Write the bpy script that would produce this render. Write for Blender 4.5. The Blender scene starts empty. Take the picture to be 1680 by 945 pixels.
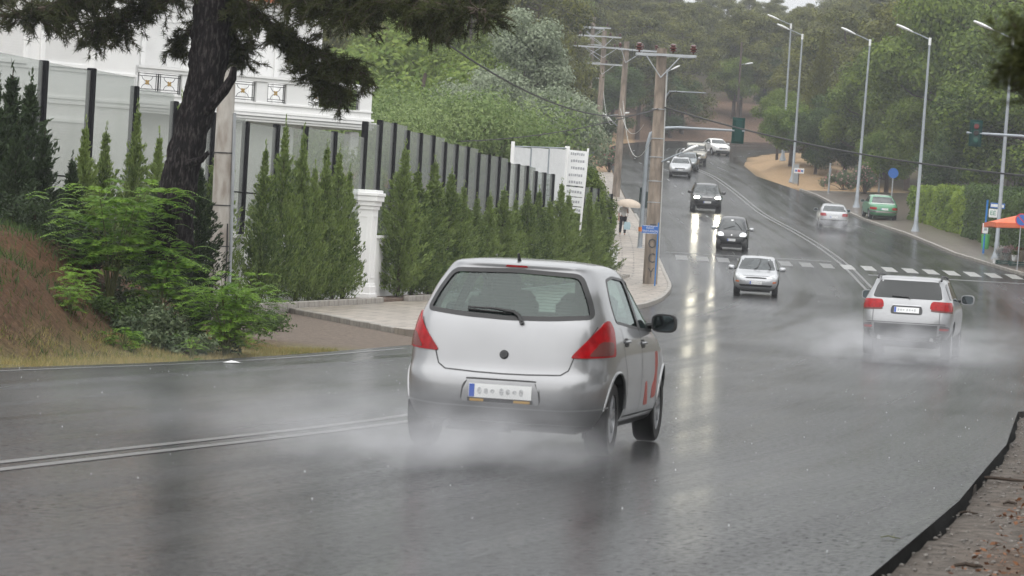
import bpy, bmesh, math, random
import numpy as np
from mathutils import Vector, Matrix
from mathutils.bvhtree import BVHTree

SC = bpy.context.scene
COL = SC.collection
random.seed(11)
RNG = np.random.default_rng(7)
R = math.radians

# ------------------------------------------------------------------ camera
F = 5500.0                      # focal length in photograph pixels (1680 wide)
ROLL, PITCH = R(3.3), math.atan(84 / F)
CAMZ = 1.7
fwd = Vector((0, math.cos(PITCH), -math.sin(PITCH)))
r0, u0 = Vector((1, 0, 0)), Vector((0, math.sin(PITCH), math.cos(PITCH)))
rgt = r0 * math.cos(ROLL) + u0 * math.sin(ROLL)
upv = u0 * math.cos(ROLL) - r0 * math.sin(ROLL)
cam_d = bpy.data.cameras.new('camera')
cam = bpy.data.objects.new('camera', cam_d)
COL.objects.link(cam)
cam.matrix_world = Matrix(((rgt.x, upv.x, -fwd.x, 0), (rgt.y, upv.y, -fwd.y, 0), (rgt.z, upv.z, -fwd.z, CAMZ), (0, 0, 0, 1)))
cam_d.sensor_width = 36
cam_d.lens = F * 36 / 1680
cam_d.clip_start, cam_d.clip_end = 0.5, 6000
cam_d.dof.use_dof = True
cam_d.dof.focus_distance = 60
cam_d.dof.aperture_fstop = 9
SC.camera = cam

# ------------------------------------------------------------------ light
SUN_EL, SUN_AZ = R(58), R(200)     # high soft sun behind the cloud, behind the camera
world = bpy.data.worlds.new('World')
SC.world = world
world.use_nodes = True
wn, wl = world.node_tree.nodes, world.node_tree.links
wn.clear()
sky = wn.new('ShaderNodeTexSky')
sky.sky_type = 'NISHITA'
sky.sun_disc = False
sky.sun_elevation = SUN_EL
sky.sun_rotation = SUN_AZ
sky.air_density, sky.dust_density, sky.ozone_density = 1.0, 1.0, 1.0
hs = wn.new('ShaderNodeHueSaturation')
hs.inputs['Saturation'].default_value = 0.10          # overcast: the cloud deck takes the blue out
mixw = wn.new('ShaderNodeMix'); mixw.data_type = 'RGBA'
mixw.inputs[0].default_value = 0.88
mixw.inputs[7].default_value = (6.4, 6.5, 6.6, 1)   # even cloud deck
bg = wn.new('ShaderNodeBackground')
bg.inputs['Strength'].default_value = 0.125
wo = wn.new('ShaderNodeOutputWorld')
wl.new(sky.outputs[0], hs.inputs['Color'])
wl.new(hs.outputs[0], mixw.inputs[6])
# an overcast sky is brightest overhead and falls off evenly towards the horizon
wtc = wn.new('ShaderNodeTexCoord'); wsx = wn.new('ShaderNodeSeparateXYZ'); wl.new(wtc.outputs['Generated'], wsx.inputs[0])
wmr = wn.new('ShaderNodeMapRange'); wmr.inputs[1].default_value = 0; wmr.inputs[2].default_value = 1; wmr.inputs[3].default_value = .62; wmr.inputs[4].default_value = 1.40
wl.new(wsx.outputs[2], wmr.inputs[0])
wmu = wn.new('ShaderNodeMix'); wmu.data_type = 'RGBA'; wmu.blend_type = 'MULTIPLY'; wmu.inputs[0].default_value = 1
wl.new(mixw.outputs[2], wmu.inputs[6]); wl.new(wmr.outputs[0], wmu.inputs[7])
wl.new(wmu.outputs[2], bg.inputs['Color'])
wl.new(bg.outputs[0], wo.inputs['Surface'])
sun_d = bpy.data.lights.new('sun', 'SUN')
sun_d.energy, sun_d.angle, sun_d.color = 1.5, R(110), (1, 0.97, 0.93)
sun = bpy.data.objects.new('sun', sun_d)
COL.objects.link(sun)
sun.rotation_euler = (R(90) - SUN_EL, 0, R(180) - SUN_AZ)
SC.view_settings.view_transform = 'Standard'
SC.view_settings.look = 'None'
SC.view_settings.exposure = 0.68
SC.view_settings.gamma = 1.0
SC.view_settings.use_curve_mapping = False
SC.render.engine = 'CYCLES'
cy = SC.cycles
cy.use_denoising = True
try: cy.denoiser = 'OPENIMAGEDENOISE'
except Exception: pass
cy.use_adaptive_sampling = True
cy.adaptive_threshold = 0.02
cy.max_bounces = 6; cy.diffuse_bounces = 2; cy.glossy_bounces = 3; cy.transmission_bounces = 3
cy.transparent_max_bounces = 10; cy.volume_bounces = 0
cy.sample_clamp_indirect = 6
cy.volume_step_rate = 4.0; cy.volume_max_steps = 64

# ------------------------------------------------------------------ projection helpers
def P(x, y, Y):
    """world point seen at photograph pixel (x, y) at distance Y along the view axis"""
    d = fwd * F + rgt * (x - 840) - upv * (y - 472.5)
    return Vector((0, 0, CAMZ)) + d * (Y / d.y)

def pchip(xs, ys):
    xs, ys = np.asarray(xs, float), np.asarray(ys, float)
    h = np.diff(xs); m = np.diff(ys) / h
    d = np.zeros_like(ys); d[0], d[-1] = m[0], m[-1]
    for i in range(1, len(xs) - 1):
        if m[i-1] * m[i] > 0:
            w1, w2 = 2*h[i] + h[i-1], h[i] + 2*h[i-1]
            d[i] = (w1 + w2) / (w1/m[i-1] + w2/m[i])
    def f(q):
        q = np.clip(np.asarray(q, float), xs[0], xs[-1])
        i = np.clip(np.searchsorted(xs, q) - 1, 0, len(h) - 1)
        t = (q - xs[i]) / h[i]
        return ((1+2*t)*(1-t)**2*ys[i] + t*(1-t)**2*h[i]*d[i] + t*t*(3-2*t)*ys[i+1] + t*t*(t-1)*h[i]*d[i+1])
    return f

def sstep(a, b, x):
    t = np.clip((np.asarray(x, float) - a) / (b - a), 0, 1)
    return t*t*(3-2*t)

def vnoise(x, y, s=1.0, seed=0):
    """cheap smooth value noise, -1..1, numpy"""
    x, y = np.asarray(x, float)/s, np.asarray(y, float)/s
    xi, yi = np.floor(x), np.floor(y)
    fx, fy = x-xi, y-yi
    fx, fy = fx*fx*(3-2*fx), fy*fy*(3-2*fy)
    def hsh(a, b):
        v = np.sin(a*127.1 + b*311.7 + seed*74.7) * 43758.5453
        return v - np.floor(v)
    v = (hsh(xi, yi)*(1-fx) + hsh(xi+1, yi)*fx)*(1-fy) + (hsh(xi, yi+1)*(1-fx) + hsh(xi+1, yi+1)*fx)*fy
    return v*2-1

# ------------------------------------------------------------------ mesh helpers
class MB:
    def __init__(s):
        s.v, s.f = [], []
    def add(s, verts, faces):
        o = len(s.v)
        s.v += [tuple(p) for p in verts]
        s.f += [tuple(i + o for i in f) for f in faces]
        return s
    def box(s, c, size, M=None, rz=0):
        hx, hy, hz = size[0]/2, size[1]/2, size[2]/2
        vs = [Vector((a*hx, b*hy, d*hz)) for d in (-1, 1) for b in (-1, 1) for a in (-1, 1)]
        if rz: M = Matrix.Rotation(rz, 3, 'Z')
        if M is not None: vs = [M @ v for v in vs]
        c = Vector(c)
        return s.add([v + c for v in vs], [(0,2,3,1),(4,5,7,6),(0,1,5,4),(2,6,7,3),(0,4,6,2),(1,3,7,5)])
    def bbox(s, lo, hi):
        return s.box([(lo[i]+hi[i])/2 for i in range(3)], [abs(hi[i]-lo[i]) for i in range(3)])
    def cbox(s, c, size, b, rz=0):
        """box with chamfered vertical and top edges"""
        hx, hy, hz = size[0]/2, size[1]/2, size[2]/2
        def ring(k, z):
            return [(-hx+k,-hy),(hx-k,-hy),(hx,-hy+k),(hx,hy-k),(hx-k,hy),(-hx+k,hy),(-hx,hy-k),(-hx,-hy+k)], z
        lev = [ring(b, -hz), ring(b, hz-b)]
        vs = [(x, y, z) for pts, z in lev for x, y in pts]
        vs += [(x*(hx-b)/hx, y*(hy-b)/hy, hz) for x, y in lev[0][0]]
        fs = [(i, (i+1) % 8, 8+(i+1) % 8, 8+i) for i in range(8)] + [(8+i, 8+(i+1) % 8, 16+(i+1) % 8, 16+i) for i in range(8)]
        fs += [tuple(range(16, 24)), tuple(range(7, -1, -1))]
        M = Matrix.Rotation(rz, 3, 'Z'); c = Vector(c)
        return s.add([M @ Vector(v) + c for v in vs], fs)
    def tube(s, pts, rad, n=8, caps=True):
        pts = [Vector(p) for p in pts]
        if not hasattr(rad, '__len__'): rad = [rad]*len(pts)
        vs, prev = [], None
        for i, p in enumerate(pts):
            t = (pts[min(i+1, len(pts)-1)] - pts[max(i-1, 0)])
            t = t.normalized() if t.length > 1e-9 else Vector((0, 0, 1))
            a = prev - t*prev.dot(t) if prev is not None else (Vector((0, 0, 1)).cross(t) if abs(t.z) < .9 else Vector((1, 0, 0)).cross(t))
            if a.length < 1e-6: a = t.orthogonal()
            a.normalize(); prev = a
            b = t.cross(a)
            vs += [p + (a*math.cos(2*math.pi*k/n) + b*math.sin(2*math.pi*k/n))*rad[i] for k in range(n)]
        fs = [(i*n+k, i*n+(k+1) % n, (i+1)*n+(k+1) % n, (i+1)*n+k) for i in range(len(pts)-1) for k in range(n)]
        if caps: fs += [tuple(range(n-1, -1, -1)), tuple(range((len(pts)-1)*n, len(pts)*n))]
        return s.add(vs, fs)
    def cyl(s, p0, p1, ra, rb=None, n=12):
        return s.tube([p0, p1], [ra, ra if rb is None else rb], n)
    def lathe(s, prof, n=16, M=None):
        """profile of (radius, height) turned about z"""
        vs = [Vector((r*math.cos(2*math.pi*k/n), r*math.sin(2*math.pi*k/n), z)) for r, z in prof for k in range(n)]
        if M is not None: vs = [M @ v for v in vs]
        m = len(prof)
        fs = [(i*n+k, i*n+(k+1) % n, (i+1)*n+(k+1) % n, (i+1)*n+k) for i in range(m-1) for k in range(n)]
        fs += [tuple(range(n-1, -1, -1)), tuple(range((m-1)*n, m*n))]
        return s.add(vs, fs)
    def ell(s, c, r, n=12, m=8, M=None):
        vs, fs = [], []
        for i in range(1, m):
            th = math.pi*i/m
            for k in range(n):
                ph = 2*math.pi*k/n
                vs.append(Vector((r[0]*math.sin(th)*math.cos(ph), r[1]*math.sin(th)*math.sin(ph), r[2]*math.cos(th))))
        vs += [Vector((0, 0, r[2])), Vector((0, 0, -r[2]))]
        if M is not None: vs = [M @ v for v in vs]
        for i in range(m-2):
            for k in range(n): fs.append((i*n+k, (i+1)*n+k, (i+1)*n+(k+1) % n, i*n+(k+1) % n))
        T, B = len(vs)-2, len(vs)-1
        for k in range(n):
            fs += [(T, k, (k+1) % n), (B, (m-2)*n+(k+1) % n, (m-2)*n+k)]
        c = Vector(c)
        return s.add([v + c for v in vs], fs)
    def prism(s, poly, d0, d1, axis='y'):
        """outline extruded along an axis; outline axes are the other two in order"""
        def mk(u, v, d):
            return {'x': (d, u, v), 'y': (u, d, v), 'z': (u, v, d)}[axis]
        n = len(poly)
        vs = [mk(u, v, d0) for u, v in poly] + [mk(u, v, d1) for u, v in poly]
        fs = [(i, (i+1) % n, n+(i+1) % n, n+i) for i in range(n)] + [tuple(range(n-1, -1, -1)), tuple(range(n, 2*n))]
        return s.add(vs, fs)
    def mesh(s, name, mat=None, smooth=False, sharp=None):
        me = bpy.data.meshes.new(name)
        me.from_pydata([tuple(v) for v in s.v], [], s.f)
        me.validate()
        bm = bmesh.new(); bm.from_mesh(me)
        bmesh.ops.recalc_face_normals(bm, faces=bm.faces)
        bm.to_mesh(me); bm.free()
        if mat is not None: me.materials.append(mat)
        if smooth:
            me.polygons.foreach_set('use_smooth', [True]*len(me.polygons))
            me.set_sharp_from_angle(angle=R(sharp or 35))
        me.update()
        return me
    def build(s, name, mat, parent=None, smooth=False, sharp=None):
        return obj(name, s.mesh(name, mat, smooth, sharp), parent)

def obj(name, me, parent=None, loc=None):
    o = bpy.data.objects.new(name, me)
    COL.objects.link(o)
    if parent is not None: o.parent = parent
    if loc is not None: o.location = loc
    return o

def tag(o, label=None, cat=None, group=None, kind=None):
    if label: o['label'] = label
    if cat: o['category'] = cat
    if group: o['group'] = group
    if kind: o['kind'] = kind
    return o

def thing(name, label, cat, loc=(0, 0, 0), rz=0, group=None):
    o = bpy.data.objects.new(name, None)
    o.empty_display_size = 0.3
    COL.objects.link(o)
    o.location = loc; o.rotation_euler = (0, 0, rz)
    return tag(o, label, cat, group)

def copy_tree(src, parent=None, label=None, **kw):
    c = src.copy(); COL.objects.link(c)
    if parent is not None: c.parent = parent
    if label: c['label'] = label
    for ch in list(src.children): copy_tree(ch, c)
    return c

def cards(name, C, U, V, mat, diamond=True):
    """many small leaf-like faces: centres C, half-axes U and V, arrays (N,3)"""
    n = len(C)
    if diamond: co = np.stack([C-U, C+V*1.0-U*.15, C+U, C-V*1.0-U*.15], 1)
    else: co = np.stack([C-U-V, C+U-V, C+U+V, C-U+V], 1)
    return rawquads(name, co.reshape(-1, 3), n, 4, mat)

def rawquads(name, co, nf, k, mat):
    me = bpy.data.meshes.new(name)
    me.vertices.add(nf*k); me.vertices.foreach_set('co', np.ascontiguousarray(co, dtype=np.float32).ravel())
    me.loops.add(nf*k); me.loops.foreach_set('vertex_index', np.arange(nf*k, dtype=np.int32))
    me.polygons.add(nf); me.polygons.foreach_set('loop_start', np.arange(0, nf*k, k, dtype=np.int32))
    try: me.polygons.foreach_set('loop_total', np.full(nf, k, dtype=np.int32))
    except Exception: pass
    me.materials.append(mat)
    me.update(); me.validate()
    return me

def unit(a):
    return a / np.maximum(np.linalg.norm(a, axis=-1, keepdims=True), 1e-9)

# ------------------------------------------------------------------ materials
def newmat(name):
    m = bpy.data.materials.new(name); m.use_nodes = True
    return m, m.node_tree.nodes, m.node_tree.links, m.node_tree.nodes['Principled BSDF']

def pm(name, col, rough=.6, metal=0., var=0., scale=4., bump=0., bscale=None, coat=0., spec=.5, col2=None, stretch=None, detail=5, dirt=None):
    m, n, l, b = newmat(name)
    b.inputs['Roughness'].default_value = rough
    b.inputs['Metallic'].default_value = metal
    b.inputs['Specular IOR Level'].default_value = spec
    b.inputs['Coat Weight'].default_value = coat
    b.inputs['Coat Roughness'].default_value = .06
    col = tuple(col)[:3] + (1,)
    b.inputs['Base Color'].default_value = col
    if var or bump or col2:
        tc = n.new('ShaderNodeTexCoord'); mp = n.new('ShaderNodeMapping')
        l.new(tc.outputs['Object'], mp.inputs[0])
        if stretch: mp.inputs['Scale'].default_value = stretch
        nz = n.new('ShaderNodeTexNoise'); nz.inputs['Scale'].default_value = scale; nz.inputs['Detail'].default_value = detail
        l.new(mp.outputs[0], nz.inputs['Vector'])
        if var or col2:
            rp = n.new('ShaderNodeValToRGB')
            rp.color_ramp.elements[0].position, rp.color_ramp.elements[1].position = .32, .68
            a = col if col2 is None else tuple(col2)[:3] + (1,)
            if col2 is None:
                rp.color_ramp.elements[0].color = tuple(c*(1-var) for c in col[:3]) + (1,)
                rp.color_ramp.elements[1].color = tuple(min(1, c*(1+var)) for c in col[:3]) + (1,)
            else:
                rp.color_ramp.elements[0].color = col
                rp.color_ramp.elements[1].color = a
            l.new(nz.outputs[0], rp.inputs[0]); l.new(rp.outputs[0], b.inputs['Base Color'])
        if bump:
            nb = n.new('ShaderNodeTexNoise'); nb.inputs['Scale'].default_value = bscale or scale*6; nb.inputs['Detail'].default_value = 4
            l.new(mp.outputs[0], nb.inputs['Vector'])
            bp = n.new('ShaderNodeBump'); bp.inputs['Strength'].default_value = 1; bp.inputs['Distance'].default_value = bump
            l.new(nb.outputs[0], bp.inputs['Height']); l.new(bp.outputs[0], b.inputs['Normal'])
    return m

def leafmat(name, c1, c2, trans=.3, rough=.45, clump=1.2):
    """foliage: colour varies leaf by leaf and clump by clump; light passes through"""
    m, n, l, b = newmat(name)
    g = n.new('ShaderNodeNewGeometry')
    tc = n.new('ShaderNodeTexCoord')
    nz = n.new('ShaderNodeTexNoise'); nz.inputs['Scale'].default_value = clump; nz.inputs['Detail'].default_value = 2
    l.new(tc.outputs['Object'], nz.inputs['Vector'])
    oi = n.new('ShaderNodeObjectInfo')
    ad = n.new('ShaderNodeMath'); ad.operation = 'MULTIPLY_ADD'; ad.inputs[1].default_value = .45
    l.new(g.outputs['Random Per Island'], ad.inputs[0]); l.new(nz.outputs[0], ad.inputs[2])
    ad2 = n.new('ShaderNodeMath'); ad2.operation = 'MULTIPLY_ADD'; ad2.inputs[1].default_value = .22
    l.new(oi.outputs['Random'], ad2.inputs[0]); l.new(ad.outputs[0], ad2.inputs[2])
    rp = n.new('ShaderNodeValToRGB')
    rp.color_ramp.elements[0].position, rp.color_ramp.elements[1].position = .5, 1.1
    rp.color_ramp.elements[0].color = tuple(c1)+(1,); rp.color_ramp.elements[1].color = tuple(c2)+(1,)
    l.new(ad2.outputs[0], rp.inputs[0])
    l.new(rp.outputs[0], b.inputs['Base Color'])
    b.inputs['Roughness'].default_value = rough
    b.inputs['Specular IOR Level'].default_value = .10
    tr = n.new('ShaderNodeBsdfTranslucent'); l.new(rp.outputs[0], tr.inputs['Color'])
    mx = n.new('ShaderNodeMixShader'); mx.inputs[0].default_value = trans
    l.new(b.outputs[0], mx.inputs[1]); l.new(tr.outputs[0], mx.inputs[2])
    l.new(mx.outputs[0], n['Material Output'].inputs['Surface'])
    return m

def glassmat(name, tint, gloss=.08, rough=.02, refl=1.0):
    """thin pane: tinted see-through plus a sharp reflection that grows at grazing angles"""
    m, n, l, b = newmat(name); n.remove(b)
    t = n.new('ShaderNodeBsdfTransparent'); t.inputs[0].default_value = tuple(tint)+(1,)
    g = n.new('ShaderNodeBsdfGlossy'); g.inputs['Roughness'].default_value = rough
    g.inputs['Color'].default_value = (refl*.90, refl, refl*.97, 1)
    lw = n.new('ShaderNodeLayerWeight'); lw.inputs[0].default_value = .5      # Schlick: same from both faces
    pw = n.new('ShaderNodeMath'); pw.operation = 'POWER'; pw.inputs[1].default_value = 5; l.new(lw.outputs['Facing'], pw.inputs[0])
    ad = n.new('ShaderNodeMath'); ad.operation = 'MULTIPLY_ADD'; ad.inputs[1].default_value = .9; ad.inputs[2].default_value = .04+gloss
    l.new(pw.outputs[0], ad.inputs[0])
    mx = n.new('ShaderNodeMixShader')
    l.new(ad.outputs[0], mx.inputs[0]); l.new(t.outputs[0], mx.inputs[1]); l.new(g.outputs[0], mx.inputs[2])
    l.new(mx.outputs[0], n['Material Output'].inputs['Surface'])
    return m

def emitmat(name, col, s):
    m, n, l, b = newmat(name)
    b.inputs['Base Color'].default_value = tuple(col)+(1,)
    b.inputs['Emission Color'].default_value = tuple(col)+(1,)
    b.inputs['Emission Strength'].default_value = s
    return m

M = {}
M['steel'] = pm('galvanised steel', (.42, .44, .46), .45, .6, .12, 3)
M['lamp_grey'] = pm('grey lamp paint', (.30, .33, .36), .5, .2, .12, 2)
M['dark_post'] = pm('dark post paint', (.008, .008, .010), .8, 0, .2, 3, spec=.12)
M['white_paint'] = pm('white render', (.80, .80, .79), .75, 0, .04, .6, .002, 30)
M['white_trim'] = pm('white trim', (.82, .82, .81), .6, 0, .03, 2)
M['roof_tile'] = pm('clay tile', (.48, .16, .07), .7, 0, .3, 3, .004, 20)
M['iron'] = pm('wrought iron', (.03, .03, .035), .5, .3)
M['gold'] = pm('gilt rosette', (.45, .30, .10), .5, .5)
M['concrete'] = pm('concrete', (.36, .335, .30), .85, 0, .25, 2.5, .004, 30, stretch=(1, 1, .3))
M['pole_concrete'] = pm('weathered pole concrete', (.22, .18, .145), .85, 0, .5, 4, .006, 20, stretch=(1, 1, .25))
M['insulator'] = pm('brown glazed insulator', (.09, .025, .02), .15, 0, coat=.6)
M['cable'] = pm('black cable', (.02, .02, .02), .6)
M['pale_cable'] = pm('grey cable', (.5, .5, .48), .6)
M['black'] = pm('black plastic', (.012, .012, .013), .4, 0)
M['dark_trim'] = pm('dark trim', (.03, .03, .032), .6, 0, .1)
M['blue_sign'] = pm('blue sign face', (.02, .12, .42), .4)
M['blue_pole'] = pm('blue pole paint', (.02, .17, .48), .45, 0, .1)
M['white_sign'] = pm('white sign face', (.75, .76, .76), .45, 0, .05)
M['grey_text'] = pm('faded grey lettering', (.33, .34, .36), .6)
M['dark_text'] = pm('dark lettering', (.05, .05, .055), .6)
M['red_sign'] = pm('red sign', (.55, .04, .05), .45)
M['green_text'] = pm('green lettering', (.02, .25, .15), .5)
M['signal_green'] = pm('dark green signal housing', (.003, .040, .034), .6, 0, .1, spec=.2)
M['signal_black'] = pm('signal backing', (.012, .03, .027), .5)
M['lens_dark'] = pm('unlit lens', (.03, .02, .02), .15)
M['lens_red'] = pm('red lens unlit', (.16, .03, .03), .15)
M['lens_green'] = pm('green lens unlit', (.02, .10, .07), .15)
M['bark'] = pm('pine bark', (.010, .008, .009), .9, 0, 0, 17, .07, 14, stretch=(1.6, 1.6, .4), detail=8, spec=.2, col2=(.055, .045, .044))
M['bark_far'] = pm('bark', (.07, .05, .04), .9, 0, .3, 3)
M['twig'] = pm('twig', (.05, .035, .025), .9, 0, .3, 6)
M['stem_green'] = pm('green stem', (.10, .11, .04), .7, 0, .2, 6)
_rp = [q for q in M['bark'].node_tree.nodes if q.type == 'VALTORGB'][0].color_ramp
_rp.elements[0].position, _rp.elements[1].position = .50, .74; _rp.elements[1].color = (.085, .074, .074, 1)
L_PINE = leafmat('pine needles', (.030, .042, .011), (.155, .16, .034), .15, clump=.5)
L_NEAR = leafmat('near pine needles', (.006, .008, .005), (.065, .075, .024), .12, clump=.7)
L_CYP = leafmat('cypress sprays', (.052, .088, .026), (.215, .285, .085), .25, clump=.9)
L_CYPSHADE = leafmat('shade-dark cypress sprays', (0.019, 0.031, 0.017), (0.049, 0.074, 0.033), .2, clump=.9)  # shade under the pine is put into this darker cypress green
L_HEDGE = leafmat('hedge leaves', (.055, .105, .020), (.22, .30, .045), .3, clump=.35)
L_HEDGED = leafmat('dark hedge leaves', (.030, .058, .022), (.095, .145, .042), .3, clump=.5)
L_BROAD = leafmat('broad leaves', (.034, .066, .014), (.17, .23, .040), .3, clump=.4)
L_LIGHT = leafmat('light leaves', (0.115, 0.179, 0.056), (.26, .33, .13), .35, clump=.45)
L_SILVER = leafmat('silver poplar leaves', (0.081, 0.122, 0.062), (.30, .345, .24), .3, clump=.4)
L_BRIGHT = leafmat('bright pinnate leaves', (0.061, 0.143, 0.022), (.20, .33, .05), .4, clump=1.2)
L_GREY = leafmat('grey green leaves', (0.061, 0.093, 0.050), (0.168, 0.208, 0.116), .25, clump=2)
L_YEL = leafmat('yellow green leaves', (0.081, 0.150, 0.027), (.22, .29, .06), .35, clump=.4)
L_PINK = leafmat('pink flowers', (0.540, 0.172, 0.199), (0.600, 0.371, 0.361), .3)
L_GRASS = leafmat('verge grass', (0.135, 0.172, 0.043), (.36, .29, .13), .3, clump=.6)
L_DRY = leafmat('dry litter', (.055, .030, .016), (.17, .095, .045), .2, clump=.8)
# ================================================================== SETTING
zr = pchip([-60, 17, 27, 70, 100, 126, 150, 180, 205, 230, 250, 305, 350, 450, 700, 1200],
           [0, 0, 0, -.35, -.25, .1, 1.3, 2.8, 4.0, 5.7, 7.0, 10.5, 13.2, 18.5, 30, 45])
_L = [(-24, -30), (-16.5, 0), (-11.4, 15), (-9.2, 22), (-5.5, 36.4), (-4.2, 41.5), (-1.8, 58), (1.1, 80), (5.2, 114), (6.1, 130), (6.4, 158),
      (6.9, 204), (6.95, 243), (7.1, 285), (8.5, 305), (13, 325), (22, 340), (40, 352), (70, 358), (130, 362)]
_R = [(-9.5, -30), (-2.4, 0), (2.0, 17.9), (3.27, 23.9), (4.8, 32), (6.3, 41.2), (7.0, 43), (9.2, 45), (14, 46.5), (25, 47.5), (60, 48.5), (60, 138), (40, 141),
      (28, 143.5), (24.5, 146), (22.6, 150), (21.6, 165), (21.5, 186), (20.4, 229), (18.1, 256), (18.4, 275), (20, 295), (24, 312), (32, 324), (45, 333), (70, 339), (130, 343)]
_C = [(-17, -30), (-9.6, 0), (-3.3, 22), (-1.02, 29.9), (.2, 36), (1.9, 45), (4.3, 60), (5.8, 70), (8.2, 85), (10.4, 100), (13, 120), (14.3, 134), (15.1, 172), (14.6, 247), (13.4, 275), (14.5, 305), (19, 322), (27, 334)]
Lx = pchip([p[1] for p in _L], [p[0] for p in _L])
Cx = pchip([p[1] for p in _C], [p[0] for p in _C])
_Ry = np.array([p[1] for p in _R]); _Rx = np.array([p[0] for p in _R], float)
def Rx(y): return np.interp(y, _Ry, _Rx)
LfarY = lambda x: np.interp(x, [7.1, 8.5, 13, 22, 40, 70, 130], [290, 305, 325, 340, 352, 358, 362])
RfarY = lambda x: np.interp(x, [18.4, 20, 24, 32, 45, 70, 130], [275, 295, 312, 324, 333, 339, 343])
Wx = lambda y: -4.1 + .175*(np.asarray(y, float) - 88)          # line of the villa's wall

def sdL(x, y):
    a = Lx(y) - x
    return np.where(y > 295, np.minimum(np.maximum(a, -50), np.where(x > 7.1, y - LfarY(x), a)), a)
def sdR(x, y):
    a = x - Rx(y)
    return np.where(y > 275, np.where(x > 18.4, np.minimum(a, RfarY(x) - y), a), a)

def terrain(x, y):
    x, y = np.asarray(x, float), np.asarray(y, float)
    z = zr(y)
    l, r = sdL(x, y), sdR(x, y)
    inside = np.minimum(-l, -r)
    z = z - np.where(inside > 0, np.where((y < 60) & (r > l), .10, .035), 0) - .2*sstep(.45, 1.1, inside)
    # left verge, bank and mound
    nb = 1 - sstep(50, 56, y)
    bank = .95*sstep(.8, 3.4, l)*nb*(1 + .25*vnoise(x, y, 1.7, 3))
    md = .55*sstep(-4.9, -7.0, x + .12*(y-44))*sstep(.9, 2.3, l)*nb
    z = z + np.where(l > 0, bank + md - .03 + .05*vnoise(x, y, .9, 1)*sstep(.2, 1, l)*nb + .03*vnoise(x, y, .35, 9)*sstep(.2, 1, l)*nb, 0)
    z = z + np.where((l > 0) & (y > 54), .05*sstep(.3, 2, l), 0)
    # cut bank round the far bend
    far = sstep(238, 262, y)
    z = z + np.where(l > 0, far*(2.2*sstep(2.5, 8, l) + .10*np.maximum(l-8, 0)*(1-sstep(100, 200, l)) + .5*vnoise(x, y, 9, 5)*sstep(3, 9, l)), 0)
    z = z + np.where((l > 0) & (y < 250), .05*np.maximum(l-14, 0), 0)
    # right verge: near gravel shoulder a little below the asphalt, then pavement level
    z = z + np.where(r > 0, np.where(y < 60, -.085 + .10*sstep(.5, 2.5, r) + .02*vnoise(x, y, .4, 4) + .03*vnoise(x, y, 1.1, 6), .05*sstep(.2, 1.5, r)), 0)
    z = z + np.where((r > 0) & (y > 120), 1.0*np.exp(-((x-22.5)/3.2)**2 - ((y-268)/12)**2)*sstep(.3, 2, r) + .06*np.maximum(r-12, 0), 0)
    return z
def gz(x, y): return float(terrain(x, y))

def rows_sheet(name, ys, xl, xr_, zf, nu, mat, skirt=0.0):
    vs, fs, uv = [], [], []
    for y in ys:
        a, b = float(xl(y)), float(xr_(y))
        for k in range(nu+1):
            x = a + (b-a)*k/nu
            vs.append((x, y, float(zf(x, y)))); uv.append((x - float(Cx(min(y, 330))), y))
    w = nu+1
    for i in range(len(ys)-1):
        for k in range(nu): fs.append((i*w+k, i*w+k+1, (i+1)*w+k+1, (i+1)*w+k))
    if skirt:
        for side in (0, nu):
            o = len(vs)
            for i in range(len(ys)):
                p = vs[i*w+side]; vs.append((p[0], p[1], p[2]-skirt)); uv.append(uv[i*w+side])
            for i in range(len(ys)-1):
                q = (i*w+side, (i+1)*w+side, o+i+1, o+i)
                fs.append(q if side else q[::-1])
        for row in (0, len(ys)-1):
            o = len(vs)
            for k in range(w):
                p = vs[row*w+k]; vs.append((p[0], p[1], p[2]-skirt)); uv.append(uv[row*w+k])
            for k in range(nu): fs.append((row*w+k, row*w+k+1, o+k+1, o+k))
    me = bpy.data.meshes.new(name); me.from_pydata(vs, [], fs)
    ul = me.uv_layers.new(name='UVMap')
    li = np.empty(len(me.loops), dtype=np.int32); me.loops.foreach_get('vertex_index', li)
    ul.data.foreach_set('uv', np.array(uv, dtype=np.float32)[li].ravel())
    me.materials.append(mat); me.update()
    me.polygons.foreach_set('use_smooth', [True]*len(me.polygons))
    me.set_sharp_from_angle(angle=R(40))
    return me

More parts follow.
